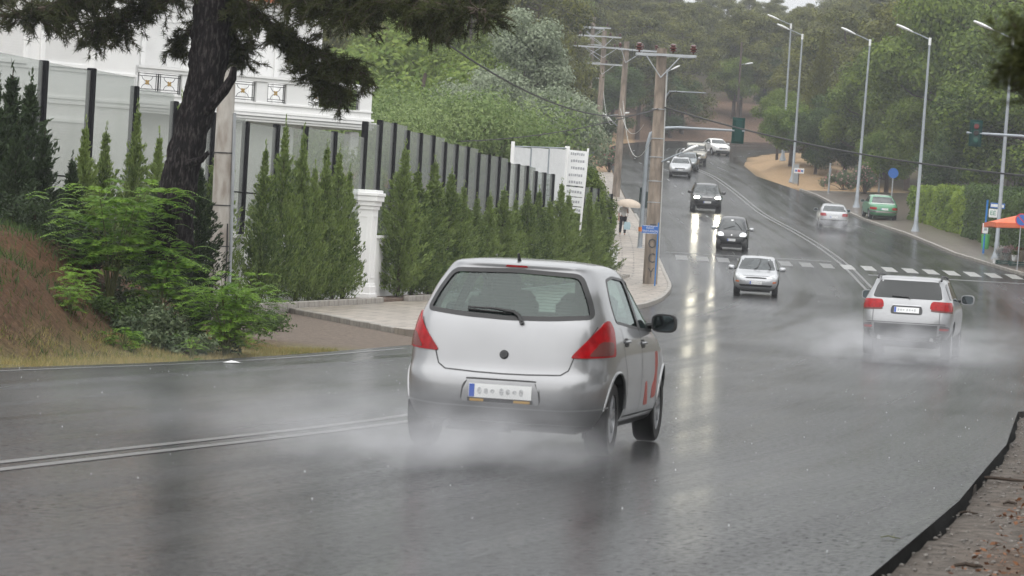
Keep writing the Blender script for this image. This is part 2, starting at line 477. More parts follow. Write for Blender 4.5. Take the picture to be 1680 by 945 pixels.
# ---- ground
def build_ground():
    xs = np.unique(np.concatenate([np.arange(-260, -40, 14.), np.arange(-40, -14, 2.), np.arange(-14, 12, .38), np.arange(12, 40, 1.4), np.arange(40, 300, 14.)]))
    ys = np.unique(np.concatenate([np.arange(-30, 14, 2.5), np.arange(14, 60, .38), np.arange(60, 150, 1.6), np.arange(150, 370, 2.5), np.arange(370, 1200, 24.)]))
    X, Y = np.meshgrid(xs, ys)
    Z = terrain(X, Y)
    n, m = len(ys), len(xs)
    co = np.stack([X, Y, Z], -1).reshape(-1, 3)
    idx = np.arange(n*m).reshape(n, m)
    fs = np.stack([idx[:-1, :-1], idx[:-1, 1:], idx[1:, 1:], idx[1:, :-1]], -1).reshape(-1, 4)
    me = bpy.data.meshes.new('ground')
    me.from_pydata(co.tolist(), [], fs.tolist())
    # what the ground is made of, zone by zone
    l, r = sdL(X, Y), sdR(X, Y)
    soil = np.array([.085, .050, .030]); grass = np.array([.13, .115, .05]); litter = np.array([.080, .044, .024]); sand = np.array([.15, .122, .10])
    straw = np.array([.34, .235, .14]); red = np.array([.17, .115, .085]); forest = np.array([.07, .06, .035]); gravel = np.array([.12, .105, .092])
    c = np.zeros(X.shape + (3,)) + forest
    def put(mask, col):
        nonlocal c
        c = c*(1-mask[..., None]) + col*mask[..., None]
    nz = vnoise(X, Y, 2.2, 21)*.5+.5; nz2 = vnoise(X, Y, .7, 22)*.5+.5
    near = (1 - sstep(55, 60, Y))
    put((l > -1)*near, soil)
    put((l > -1)*near*(1-sstep(1.0, 2.0, l + nz2*.6)), grass)
    put((l > 0)*near*sstep(1.3, 2.2, l)*sstep(-4.6, -5.8, X + .12*(Y-44)), litter)
    put((l > 0)*near*np.exp(-((l-3.3)/.45)**2)*nz*.6*np.exp(-((X+5.9)/.6)**2), np.array([.24, .125, .075]))
    put((l > -1)*sstep(52, 57, Y)*(1-sstep(80, 90, Y)), sand)
    put((l > 0)*sstep(80, 90, Y)*(1-sstep(235, 245, Y))*(1-sstep(3, 8, l)), sand)
    fb = sstep(240, 260, Y)*(l > -1)
    put(fb*(1-sstep(22, 34, l)), red*(.8+.4*nz[..., None]))
    put(fb*(1-sstep(2, 7, l))*(X < 11), straw)
    put((r > -1)*(Y < 60), gravel)
    put((r > 0)*(Y < 60)*sstep(.35, .8, r + .6*nz2 - .3), litter*1.2)
    put((r > 0)*(Y > 120)*(1-sstep(5, 9, r)), sand*.72)
    put((r > -.5)*(Y > 225)*(1-sstep(6, 10, r))*(1-sstep(300, 330, Y)), straw)
    at = me.color_attributes.new('zone', 'FLOAT_COLOR', 'POINT')
    at.data.foreach_set('color', np.concatenate([c.reshape(-1, 3), np.ones((n*m, 1))], 1).astype(np.float32).ravel())
    mt, nn, ll, b = newmat('ground soil')
    va = nn.new('ShaderNodeVertexColor'); va.layer_name = 'zone'
    tc = nn.new('ShaderNodeTexCoord')
    n1 = nn.new('ShaderNodeTexNoise'); n1.inputs['Scale'].default_value = 9; n1.inputs['Detail'].default_value = 8; n1.inputs['Roughness'].default_value = .7
    ll.new(tc.outputs['Object'], n1.inputs['Vector'])
    rp = nn.new('ShaderNodeMapRange'); rp.inputs[1].default_value = .3; rp.inputs[2].default_value = .7; rp.inputs[3].default_value = .45; rp.inputs[4].default_value = 1.55
    ll.new(n1.outputs[0], rp.inputs[0])
    mu = nn.new('ShaderNodeMix'); mu.data_type = 'RGBA'; mu.blend_type = 'MULTIPLY'; mu.inputs[0].default_value = 1
    ll.new(va.outputs[0], mu.inputs[6]); ll.new(rp.outputs[0], mu.inputs[7])
    ll.new(mu.outputs[2], b.inputs['Base Color'])
    b.inputs['Roughness'].default_value = .85; b.inputs['Specular IOR Level'].default_value = .12
    bp = nn.new('ShaderNodeBump'); bp.inputs['Distance'].default_value = .05
    n2 = nn.new('ShaderNodeTexNoise'); n2.inputs['Scale'].default_value = 22; n2.inputs['Detail'].default_value = 6
    ll.new(tc.outputs['Object'], n2.inputs['Vector']); ll.new(n2.outputs[0], bp.inputs['Height']); ll.new(bp.outputs[0], b.inputs['Normal'])
    me.materials.append(mt)
    me.polygons.foreach_set('use_smooth', [True]*len(me.polygons))
    me.update()
    tag(obj('ground', me), kind='structure')
build_ground()

# ---- wet asphalt
def road_material():
    mt, n, l, b = newmat('wet asphalt')
    uv = n.new('ShaderNodeUVMap'); uv.uv_map = 'UVMap'
    def noise(scale, sx, sy, detail=4, rough=.55):
        mp = n.new('ShaderNodeMapping'); mp.inputs['Scale'].default_value = (sx, sy, 1)
        l.new(uv.outputs[0], mp.inputs[0])
        z = n.new('ShaderNodeTexNoise'); z.inputs['Scale'].default_value = scale; z.inputs['Detail'].default_value = detail; z.inputs['Roughness'].default_value = rough
        l.new(mp.outputs[0], z.inputs['Vector']); return z
    def rng(src, a, b_, c, d):
        q = n.new('ShaderNodeMapRange'); q.inputs[1].default_value = a; q.inputs[2].default_value = b_; q.inputs[3].default_value = c; q.inputs[4].default_value = d
        l.new(src, q.inputs[0]); return q.outputs[0]
    def math_(op, a, b_):
        q = n.new('ShaderNodeMath'); q.operation = op
        for i, s in enumerate((a, b_)):
            if isinstance(s, (int, float)): q.inputs[i].default_value = s
            else: l.new(s, q.inputs[i])
        return q.outputs[0]
    streak = noise(1, 1.5, .012, 5, .6)          # wheel tracks running along the lanes
    patch = noise(.35, 1, .35, 4)
    grit = noise(60, 1, 1, 3, .7)
    fine = noise(22, 1, .5, 3, .75)              # rain-beaten film
    ripple = noise(7, 1, .6, 4, .6)
    base = n.new('ShaderNodeMix'); base.data_type = 'RGBA'
    base.inputs[6].default_value = (.013, .0135, .014, 1); base.inputs[7].default_value = (.040, .040, .040, 1)
    l.new(rng(math_('ADD', patch.outputs[0], math_('MULTIPLY', grit.outputs[0], .5)), .5, 1.0, 0, 1), base.inputs[0])
    l.new(base.outputs[2], b.inputs['Base Color'])
    ro = math_('ADD', rng(streak.outputs[0], .35, .65, .12, .24), rng(patch.outputs[0], .35, .65, .01, .05))
    l.new(ro, b.inputs['Roughness'])
    b.inputs['IOR'].default_value = 1.40
    l.new(rng(math_('ADD', math_('MULTIPLY', fine.outputs[0], .75), math_('MULTIPLY', patch.outputs[0], .18)), .34, .64, .0, .20), b.inputs['Specular IOR Level'])
    bp = n.new('ShaderNodeBump'); bp.inputs['Distance'].default_value = .006; bp.inputs['Strength'].default_value = .36
    hgt = math_('ADD', math_('MULTIPLY', ripple.outputs[0], .13), math_('MULTIPLY', grit.outputs[0], .30))
    l.new(hgt, bp.inputs['Height']); l.new(bp.outputs[0], b.inputs['Normal'])
    return mt
M['road'] = road_material()
ys = np.unique(np.concatenate([np.arange(-30, 14, 3.), np.arange(14, 60, .8), np.arange(60, 150, 2.), np.arange(150, 343, 3.), _Ry, np.arange(343, 362, 3.)]))
road = obj('road', rows_sheet('road', list(ys), Lx, Rx, lambda x, y: zr(y), 26, M['road'], skirt=.2))
tag(road, kind='structure')

# worn dark lip of the asphalt along the near shoulder
lip = MB(); yy = np.concatenate([np.arange(12, 41, .22), [41.2]]); vs = []
for i, y in enumerate(yy):
    x = float(Rx(y)); w = .02*math.sin(y*.9)+.015*math.sin(y*2.3+1)
    for dx, dz in ((-.03, -.03), (.002, -.002), (.016+w*.5, -.045), (.03+w, -.15)): vs.append((x+dx, y, float(zr(y))+dz+0))
lip.add(vs, [(i*4+k, i*4+k+1, (i+1)*4+k+1, (i+1)*4+k) for i in range(len(yy)-1) for k in range(3)])
tag(lip.build('road_edge', pm('bitumen edge', (.010, .010, .010), .95, 0, .5, 20, .01, 60, spec=.08), smooth=True), kind='structure')

# ---- painted markings, worn and wet
def worn_paint(name, col, keep):
    mt, n, l, b = newmat(name)
    tc = n.new('ShaderNodeTexCoord')
    z = n.new('ShaderNodeTexNoise'); z.inputs['Scale'].default_value = 6; z.inputs['Detail'].default_value = 6
    l.new(tc.outputs['Object'], z.inputs['Vector'])
    q = n.new('ShaderNodeMapRange'); q.inputs[1].default_value = .5-keep*.35; q.inputs[2].default_value = .62-keep*.25
    l.new(z.outputs[0], q.inputs[0])
    mx = n.new('ShaderNodeMix'); mx.data_type = 'RGBA'
    mx.inputs[6].default_value = (.07, .07, .07, 1); mx.inputs[7].default_value = tuple(col)+(1,)
    l.new(q.outputs[0], mx.inputs[0]); l.new(mx.outputs[2], b.inputs['Base Color'])
    b.inputs['Roughness'].default_value = .32
    return mt
M['paint'] = worn_paint('worn road paint', (.10, .10, .097), .45)
M['paint_zebra'] = worn_paint('zebra paint', (.29, .29, .28), .75)
M['paint_old'] = worn_paint('old road paint', (.088, .088, .086), .4)
def line(name, off, y0, y1, w, mat, label, lift=.004, fx=None, step=2.0):
    fx = fx or Cx
    yy = np.arange(y0, y1+step*.5, step)
    me = rows_sheet(name, list(yy), lambda y: fx(y)+off-w/2, lambda y: fx(y)+off+w/2, lambda x, y: zr(y)+lift, 1, mat)
    return tag(obj(name, me), kind='structure')
line('center_line', -.14, -10, 40, .11, M['paint'], '')
line('center_line', .14, -10, 40, .11, M['paint'], '')
line('center_line', -.16, 128, 330, .12, M['paint_old'], '')
line('center_line', .16, 128, 330, .12, M['paint_old'], '')
line('edge_line', .35, 20, 56, .10, M['paint_old'], '', fx=Lx)
for k, y0 in enumerate(np.arange(150, 300, 9)):
    line('lane_line', -3.9, y0, y0+3, .12, M['paint_old'], '')
# crosswalk bars and stop line
def bar(name, x0, x1, y0, y1, mat):
    me = rows_sheet(name, list(np.linspace(y0, y1, 4)), lambda y: x0 + (y-y0)*.03, lambda y: x1 + (y-y0)*.03, lambda x, y: zr(y)+.004, 1, mat)
    return tag(obj(name, me), kind='structure')
for k in range(17):
    x0 = 7.1 + k*.92
    if x0 < 22: bar('crosswalk_stripe', x0, x0+.52, 146.6, 150.0, M['paint_zebra'] if x0 > 14 else M['paint'])
bar('stop_line', 15.2, 22.3, 143.4, 143.9, M['paint'])
bar('stop_line', 6.9, 14.4, 152.0, 152.4, M['paint_old'])

# ---- pavements
def paving_material(name, c1, c2, mortar, rough, sc):
    mt, n, l, b = newmat(name)
    uv = n.new('ShaderNodeUVMap'); uv.uv_map = 'UVMap'
    bk = n.new('ShaderNodeTexBrick'); bk.inputs['Scale'].default_value = sc
    bk.inputs['Color1'].default_value = tuple(c1)+(1,); bk.inputs['Color2'].default_value = tuple(c2)+(1,); bk.inputs['Mortar'].default_value = tuple(mortar)+(1,)
    bk.inputs['Mortar Size'].default_value = .03; bk.offset = .5; bk.inputs['Brick Width'].default_value = 1.0; bk.inputs['Row Height'].default_value = .9
    l.new(uv.outputs[0], bk.inputs['Vector'])
    z = n.new('ShaderNodeTexNoise'); z.inputs['Scale'].default_value = 1.5; z.inputs['Detail'].default_value = 7
    l.new(uv.outputs[0], z.inputs['Vector'])
    q = n.new('ShaderNodeMapRange'); q.inputs[1].default_value = .3; q.inputs[2].default_value = .7; q.inputs[3].default_value = .6; q.inputs[4].default_value = 1.3
    l.new(z.outputs[0], q.inputs[0])
    mu = n.new('ShaderNodeMix'); mu.data_type = 'RGBA'; mu.blend_type = 'MULTIPLY'; mu.inputs[0].default_value = 1
    l.new(bk.outputs[0], mu.inputs[6]); l.new(q.outputs[0], mu.inputs[7]); l.new(mu.outputs[2], b.inputs['Base Color'])
    b.inputs['Roughness'].default_value = rough
    bp = n.new('ShaderNodeBump'); bp.inputs['Distance'].default_value = .01
    l.new(bk.outputs['Fac'], bp.inputs['Height']); bp.invert = True
    l.new(bp.outputs[0], b.inputs['Normal'])
    return mt
M['paving_l'] = paving_material('pale wet paving', (.33, .29, .245), (.28, .24, .20), (.12, .10, .085), .45, 1.0)
M['paving_r'] = paving_material('brown wet paving', (.15, .12, .10), (.12, .095, .08), (.06, .05, .04), .3, 1.2)
M['kerb'] = pm('wet kerb stone', (.26, .24, .215), .5, 0, .3, 5, .003, 30)
def pl_left(y):
    return np.interp(y, [65, 78, 78.5, 134, 140, 170, 245], [-2.0, -5.4, float(Wx(78.5))-.2, float(Wx(134))-.2, 3.2, 3.6, 4.2])
pave_l = obj('pavement', rows_sheet('pavement', list(np.unique(np.concatenate([np.arange(65, 246, 1.5), [78, 78.5, 134]]))), pl_left, lambda y: Lx(y)-.14, lambda x, y: zr(y)+.125, 8, M['paving_l'], skirt=.25))
tag(pave_l, kind='structure')
pave_r = obj('pavement', rows_sheet('pavement', list(np.arange(146, 236, 1.5)), lambda y: Rx(y)+.14, lambda y: Rx(y) + np.interp(y, [146, 200, 212, 236], [3.2, 3.0, 7, 8]), lambda x, y: zr(y)+.12 + .03*max(0, x-Rx(y)), 8, M['paving_r'], skirt=.25))
tag(pave_r, kind='structure')
ks = MB().cbox((0, 0, 0), (.15, .985, .26), .018).mesh('kerb_stone', M['kerb'])
def kerbs(fx, y0, y1, parent, side):
    y = y0
    while y < y1:
        xa, xb = float(fx(y)), float(fx(y+1))
        d = math.hypot(xb-xa, 1); dy = 1/d
        o = obj('kerb_stone', ks, parent)
        ym = y+dy/2; xm = float(fx(ym)) + side*.07
        o.location = (xm, ym, float(zr(ym))+.012 + random.uniform(-.008, .008))
        o.rotation_euler = (math.atan2(float(zr(y+dy))-float(zr(y)), dy), 0, -math.atan2(float(fx(y+dy))-xa, dy) + random.uniform(-.008, .008))
        y += dy
kerbs(lambda y: float(Lx(y)), 66, 190, pave_l, -1)
kerbs(lambda y: float(np.interp(y, [65, 78], [-2.0, -5.4])), 66, 77, pave_l, 0)
kerbs(lambda y: float(Rx(y)), 146.5, 236, pave_r, 1)
pk = thing('planter_kerb', 'low stone kerb edging the planting bed below the white wall', 'kerb')
pkx = lambda y: float(Wx(y)) + 1.05
y = 70.0
while y < 131:
    if not 85.5 < y < 88.6:
        o = obj('kerb_stone', ks, pk); o.location = (pkx(y+.5), y+.5, float(zr(y))+.14); o.rotation_euler = (0, 0, -math.atan(.175)); 
    y += 1.02
bed = rows_sheet('planting_bed', list(np.arange(69, 132, 1.5)), lambda y: Wx(y)+.05, lambda y: Wx(y)+.98, lambda x, y: zr(y)+.19, 2, pm('bed soil', (.10, .065, .045), .9, 0, .4, 5, .02, 20), skirt=.1)
tag(obj('planting_bed', bed), kind='structure')
# ================================================================== VEHICLES
def paint(name, col, metal=.45, rough=.32, var=.05):
    m = pm(name, col, rough, metal, var, 2.0, coat=.8)
    return m
M['silver'] = paint('silver paint', (.30, .305, .315), .6, .33)
M['silver2'] = paint('pale silver paint', (.42, .43, .445))
M['blackp'] = paint('black paint', (.018, .018, .020), .2, .3)
M['smartp'] = paint('charcoal paint', (.020, .021, .024), .2, .32)
M['white_car'] = paint('white paint', (.74, .74, .73), 0, .35)
M['beige_car'] = paint('beige paint', (.44, .42, .36), .3)
M['green_car'] = paint('green paint', (.075, .27, .14), .1, .38)
M['teal_car'] = paint('grey blue paint', (.10, .13, .14), .3)
M['tyre'] = pm('tyre rubber', (.014, .014, .015), .6, 0, .2, 8)
M['rim'] = pm('alloy rim', (.40, .41, .43), .35, .7)
M['glass_dark'] = pm('tinted window', (.010, .013, .014), .06, 0, coat=.15, spec=.4)
M['glass_screen'] = pm('windscreen', (.035, .042, .044), .06, 0, .5, 2.2, coat=.25, spec=.5)
M['glass_clear'] = glassmat('car glass', (.46, .58, .55), .035, .03, .9)
M['cabin'] = pm('cabin trim', (.022, .024, .026), .8)
M['seat'] = pm('seat cloth', (.05, .053, .056), .85, 0, .1)
M['tail_red'] = pm('red tail lamp', (.30, .004, .007), .25, 0, .3, 14, coat=.12, spec=.2)
M['tail_smoke'] = pm('brown reversing lamp', (.15, .045, .04), .25, 0, coat=.12, spec=.2)
M['head_glass'] = pm('headlamp glass', (.55, .57, .58), .08, .2, .25, 9, coat=1.0)
M['head_dim'] = emitmat('headlamp sidelight', (.85, .88, .9), .35)
M['head_on'] = emitmat('headlamp lit', (1, .93, .72), 520.)
M['amber'] = pm('amber lamp', (.55, .13, .02), .15, 0, coat=1)
M['plate'] = pm('number plate', (.72, .73, .73), .4, 0, .05)
M['plate_blue'] = pm('plate band', (.04, .10, .42), .4)
M['plate_smudge'] = pm('plate smudge', (.46, .47, .48), .5, 0, .3, 60)
M['plate_amber'] = pm('plate strip', (.42, .25, .05), .5)
M['chrome'] = pm('chrome', (.6, .6, .6), .15, .9)
M['lower_grey'] = pm('grey bumper plastic', (.045, .046, .048), .55)
M['seam'] = pm('panel gap', (.05, .05, .052), .7)
M['decal'] = pm('red decal', (.50, .075, .055), .4)
M['mirror_glass'] = pm('mirror', (.10, .12, .13), .03, .9)

def chaikin(p, it=2, q=.22, rad=None):
    """outline with its corners rounded"""
    p = [np.array(a, float) for a in p]
    rad = rad or .035*it
    o = []
    for i in range(len(p)):
        a, b, c = p[i-1], p[i], p[(i+1) % len(p)]
        la, lc = np.hypot(*(a-b)), np.hypot(*(c-b))
        ra, rc = min(rad, la*.42), min(rad, lc*.42)
        A, C = b+(a-b)/la*ra, b+(c-b)/lc*rc
        for t in (0, .25, .5, .75, 1): o.append(A*(1-t)**2 + b*2*t*(1-t) + C*t*t)
    return o

class Body:
    def __init__(s, rows, nf=4.6, nr=4.6, ntop=3.2, zt=None, nz=70, na=112):
        rows = np.array(rows, float)
        s.z0, s.z1 = rows[0, 0], rows[-1, 0]
        s.fr, s.ff, s.fw = [pchip(rows[:, 0], rows[:, k]) for k in (1, 2, 3)]
        zt = zt or (s.z1-.25)
        s.nf = lambda z: nf + (ntop-nf)*float(sstep(zt-.15, s.z1, z))
        s.nr = lambda z: nr + (ntop-nr)*float(sstep(zt-.15, s.z1, z))
        q = np.linspace(s.z0, s.z1, 900)
        d = np.abs(np.diff(s.fr(q)))*.7 + np.abs(np.diff(s.ff(q)))*.7 + np.abs(np.diff(s.fw(q))) + np.diff(q)*1.0
        cd = np.concatenate([[0], np.cumsum(d)])
        s.zs = np.interp(np.linspace(0, cd[-1], nz), cd, q)
        s.na = na
        loops = [s.loop(z) for z in s.zs]
        vs = [(p[0], p[1], z) for lp, z in zip(loops, s.zs) for p in lp]
        fs = [(i*na+k, i*na+(k+1) % na, (i+1)*na+(k+1) % na, (i+1)*na+k) for i in range(nz-1) for k in range(na)]
        fs += [tuple(range(na-1, -1, -1)), tuple(range((nz-1)*na, nz*na))]
        s.vs, s.fs = vs, fs
        s.bvh = BVHTree.FromPolygons([Vector(v) for v in vs], fs)
    def raw(s, z, n=720):
        t = np.linspace(0, 2*np.pi, n, endpoint=False)
        a, b, w = float(s.fr(z)), float(s.ff(z)), float(s.fw(z))
        c, sn = -np.cos(t), -np.sin(t)
        ex = np.where(c > 0, 2/s.nf(z), 2/s.nr(z))
        x = (a+b)/2 + (b-a)/2*np.sign(c)*np.abs(c)**ex
        y = w*np.sign(sn)*np.abs(sn)**ex
        return x, y
    def arc(s, z):
        x, y = s.raw(z)
        x, y = np.append(x, x[0]), np.append(y, y[0])
        return x, y, np.concatenate([[0], np.cumsum(np.hypot(np.diff(x), np.diff(y)))])
    def loop(s, z):
        x, y, L = s.arc(z)
        q = np.linspace(0, L[-1], s.na, endpoint=False)
        return np.stack([np.interp(q, L, x), np.interp(q, L, y)], 1)
    def surf(s, a, z):
        """point on the skin: distance a along the contour from the rear centre (right side positive) at height z"""
        x, y, L = s.arc(z)
        q = a % L[-1]
        return Vector((np.interp(q, L, x), np.interp(q, L, y), z))
    def hit(s, mode, u, v):
        if mode == 'arc':
            p = s.surf(u, v)
            n = (s.surf(u+.01, v) - s.surf(u-.01, v)).cross(s.surf(u, v+.01) - s.surf(u, v-.01)).normalized()
            if n.dot(p - Vector((.1, 0, v))) < 0: n = -n
            return p, n
        o, d = {'rear': ((-6, u, v), (1, 0, 0)), 'front': ((6, u, v), (-1, 0, 0)), 'right': ((u, -4, v), (0, 1, 0)), 'left': ((u, 4, v), (0, -1, 0)), 'top': ((u, v, 6), (0, 0, -1))}[mode]
        p, n, _, _ = s.bvh.ray_cast(Vector(o), Vector(d))
        if p is None:
            p, n, _, _ = s.bvh.find_nearest(Vector((o[0]*.3, o[1]*.3 if mode != 'right' else -1, o[2])))
        if n.dot(Vector(d)) > 0: n = -n
        return p, n
    def patch(s, name, mode, poly, mat, parent, off=.004, rnd=2, nu=26, nv=8, q=.22, back=.008):
        """a panel that follows the skin inside an outline"""
        pl = chaikin(poly, rnd, q) if rnd else [np.array(p, float) for p in poly]
        us = [p[0] for p in pl]; u0_, u1_ = min(us), max(us)
        cols = []
        for i in range(nu+1):
            u = u0_ + (u1_-u0_)*(.5-.5*math.cos(math.pi*i/nu))
            u = min(max(u, u0_+1e-5), u1_-1e-5)
            vv = []
            for a, b in zip(pl, pl[1:]+pl[:1]):
                if (a[0]-u)*(b[0]-u) <= 0 and abs(a[0]-b[0]) > 1e-9:
                    t = (u-a[0])/(b[0]-a[0]); vv.append(a[1]+(b[1]-a[1])*t)
            lo, hi = min(vv), max(vv)
            cols.append([(u, lo+(hi-lo)*j/nv) for j in range(nv+1)])
        mb = MB(); w = nv+1
        hits = [[s.hit(mode, *c) for c in col] for col in cols]
        vs = [p+n*off for col in hits for p, n in col]
        fs = [(i*w+j, (i+1)*w+j, (i+1)*w+j+1, i*w+j+1) for i in range(nu) for j in range(nv)]
        rim = [(i, 0) for i in range(nu+1)] + [(nu, j) for j in range(1, w)] + [(i, nv) for i in range(nu-1, -1, -1)] + [(0, j) for j in range(nv-1, 0, -1)]
        o = len(vs)
        vs += [hits[i][j][0]-hits[i][j][1]*back for i, j in rim]
        ri = [i*w+j for i, j in rim]
        fs += [(ri[k], ri[(k+1) % len(ri)], o+(k+1) % len(ri), o+k) for k in range(len(ri))]
        mb.add(vs, fs)
        return mb.build(name, mat, parent, smooth=True, sharp=50)
    def ring(s, name, mode, poly, wd, mat, parent, off=.003, rnd=2, inner=None):
        """a band that follows an outline on the skin"""
        pl = chaikin(poly, rnd)
        c = sum(pl)/len(pl)
        dense = []
        for a, b in zip(pl, pl[1:]+pl[:1]):
            m = max(1, int(np.hypot(*(b-a))/.05))
            dense += [a+(b-a)*k/m for k in range(m)]
        n = len(dense); inn = []
        area = sum(dense[i][0]*dense[(i+1) % n][1]-dense[(i+1) % n][0]*dense[i][1] for i in range(n))
        sg = 1 if area > 0 else -1
        for i in range(n):
            t = dense[(i+1) % n]-dense[i-1]; t = t/max(np.hypot(*t), 1e-9)
            inn.append(dense[i] + sg*np.array([-t[1], t[0]])*wd)
        A = [s.hit(mode, *p) for p in dense]; B = [s.hit(mode, *p) for p in inn]
        vs = [p+k*off for p, k in A] + [p+k*off for p, k in B] + [p-k*.012 for p, k in A]
        fs = [(i, (i+1) % n, n+(i+1) % n, n+i) for i in range(n)] + [(i, (i+1) % n, 2*n+(i+1) % n, 2*n+i) for i in range(n)]
        return MB().add(vs, fs).build(name, mat, parent, smooth=True, sharp=50)
    def seam(s, name, mode, pts, wd, mat, parent, off=.0015, closed=False):
        pts = [np.array(p, float) for p in pts]
        dn = []
        for a, b in zip(pts[:-1], pts[1:]):
            m = max(1, int(np.hypot(*(b-a))/.04))
            dn += [a+(b-a)*k/m for k in range(m)]
        dn.append(pts[-1])
        vs, fs = [], []
        for i, p in enumerate(dn):
            t = dn[min(i+1, len(dn)-1)]-dn[max(i-1, 0)]; t = t/max(np.hypot(*t), 1e-9)
            nn = np.array([-t[1], t[0]])*wd/2
            for q_ in (p-nn, p+nn):
                h, k = s.hit(mode, *q_); vs.append(h+k*off)
        fs = [(2*i, 2*i+1, 2*i+3, 2*i+2) for i in range(len(dn)-1)]
        return MB().add(vs, fs).build(name, mat, parent)
    def mesh(s, name, mat, cuts=(), cutmat=None):
        mb = MB().add(s.vs, s.fs)
        me = mb.mesh(name, mat)
        if cutmat is not None: me.materials.append(cutmat)
        tmp = bpy.data.objects.new(name, me); COL.objects.link(tmp)
        kill = []
        for cm in cuts:
            co = bpy.data.objects.new('cutter', cm.mesh('cutter', mat))
            co.data.materials.clear(); co.data.materials.append(cutmat)
            COL.objects.link(co); kill.append(co)
            md = tmp.modifiers.new('b', 'BOOLEAN'); md.operation = 'DIFFERENCE'; md.object = co; md.solver = 'EXACT'
            try: md.material_mode = 'TRANSFER'
            except Exception: pass
        if cuts:
            bpy.context.view_layer.update()
            dg = bpy.context.evaluated_depsgraph_get()
            new = bpy.data.meshes.new_from_object(tmp.evaluated_get(dg), depsgraph=dg)
            new.name = name
        else: new = me
        bpy.data.objects.remove(tmp)
        for k in kill: bpy.data.objects.remove(k)
        new.polygons.foreach_set('use_smooth', [True]*len(new.polygons))
        new.set_sharp_from_angle(angle=R(32))
        new.update()
        return new

def wheel_cut(axles, rad, yin, yout):
    mb = MB()
    for ax in axles:
        for sg in (-1, 1):
            mb.cyl((ax, sg*yin, rad*.93), (ax, sg*yout, rad*.93), rad, n=40)
    return mb

def make_wheel(parent, x, y, r, w, spokes=5, rimfrac=.66):
    """hub with tyre and spoked rim"""
    sg = -1 if y < 0 else 1
    Mx = Matrix.Translation((x, y, r)) @ Matrix.Rotation(R(-90)*sg, 4, 'X')   # lathe axis z -> outward y
    def pt(m): return m
    hub = MB().lathe([(r*.16, -w*.3), (r*.16, w*.30), (r*.10, w*.36)], 12, Mx)
    h = hub.build('wheel', M['rim'], parent, smooth=True)
    rr = r*rimfrac
    ty = MB().lathe([(rr, -w*.5), (r*.93, -w*.5), (r*.99, -w*.40), (r, -w*.2), (r, w*.2), (r*.99, w*.40), (r*.93, w*.5), (rr, w*.49), (rr*.97, w*.35), (rr*.97, -w*.4)], 36, Mx)
    ty.build('tyre', M['tyre'], h, smooth=True)
    rm = MB()
    rm.lathe([(rr*.985, w*.25), (rr*.985, w*.44), (rr*.90, w*.44), (rr*.88, w*.25)], 32, Mx)
    rm.lathe([(rr*.9, -w*.05), (rr*.9, w*.0), (rr*.1, w*.0), (rr*.1, -w*.05)], 20, Mx)
    for k in range(spokes):
        a = 2*math.pi*k/spokes + .3
        for da in (-.09, .09):
            p0 = Vector((r*.10*math.cos(a+da*2), r*.10*math.sin(a+da*2), w*.30)); p1 = Vector((rr*.94*math.cos(a+da), rr*.94*math.sin(a+da), w*.37))
            rm.tube([Mx @ p0, Mx @ p1], [r*.055, r*.045], 5)
    rm.build('rim', M['rim'], h, smooth=True)
    return h

def make_mirror(parent, x, y, z, mat, s=1.0, rearview=True):
    sg = -1 if y < 0 else 1
    mb = MB()
    mb.tube([(x+.02, y-sg*.12, z-.03), (x, y+sg*.04, z)], [.035*s, .03*s], 8)
    o = mb.build('wing_mirror', M['black'], parent, smooth=True)
    hs_ = MB(); n = 20
    prof = [(.085, 1.0), (.03, 1.04), (-.03, 1.0), (-.075, .82), (-.105, .45), (-.115, .1)]
    vs = []
    for px, k in prof:
        for i in range(n):
            t = 2*math.pi*i/n
            cy_, cz_ = math.cos(t), math.sin(t)
            vs.append((x-px*s*.9, y+sg*.13*s + .105*s*k*np.sign(cy_)*abs(cy_)**.6, z+.02 + .078*s*k*np.sign(cz_)*abs(cz_)**.6))
    fs = [(i*n+k, i*n+(k+1) % n, (i+1)*n+(k+1) % n, (i+1)*n+k) for i in range(len(prof)-1) for k in range(n)]
    fs += [tuple(range(n)), tuple(range((len(prof)-1)*n, len(prof)*n))]
    hs_.add(vs, fs).build('mirror_housing', mat, o, smooth=True)
    g = MB(); vs = []
    for i in range(n):
        t = 2*math.pi*i/n; cy_, cz_ = math.cos(t), math.sin(t)
        vs.append((x-.085*s*.9-.002, y+sg*.13*s + .09*s*np.sign(cy_)*abs(cy_)**.6, z+.02+.065*s*np.sign(cz_)*abs(cz_)**.6))
    g.add(vs, [tuple(range(n))]).build('mirror_glass', M['mirror_glass'], o)
    return o

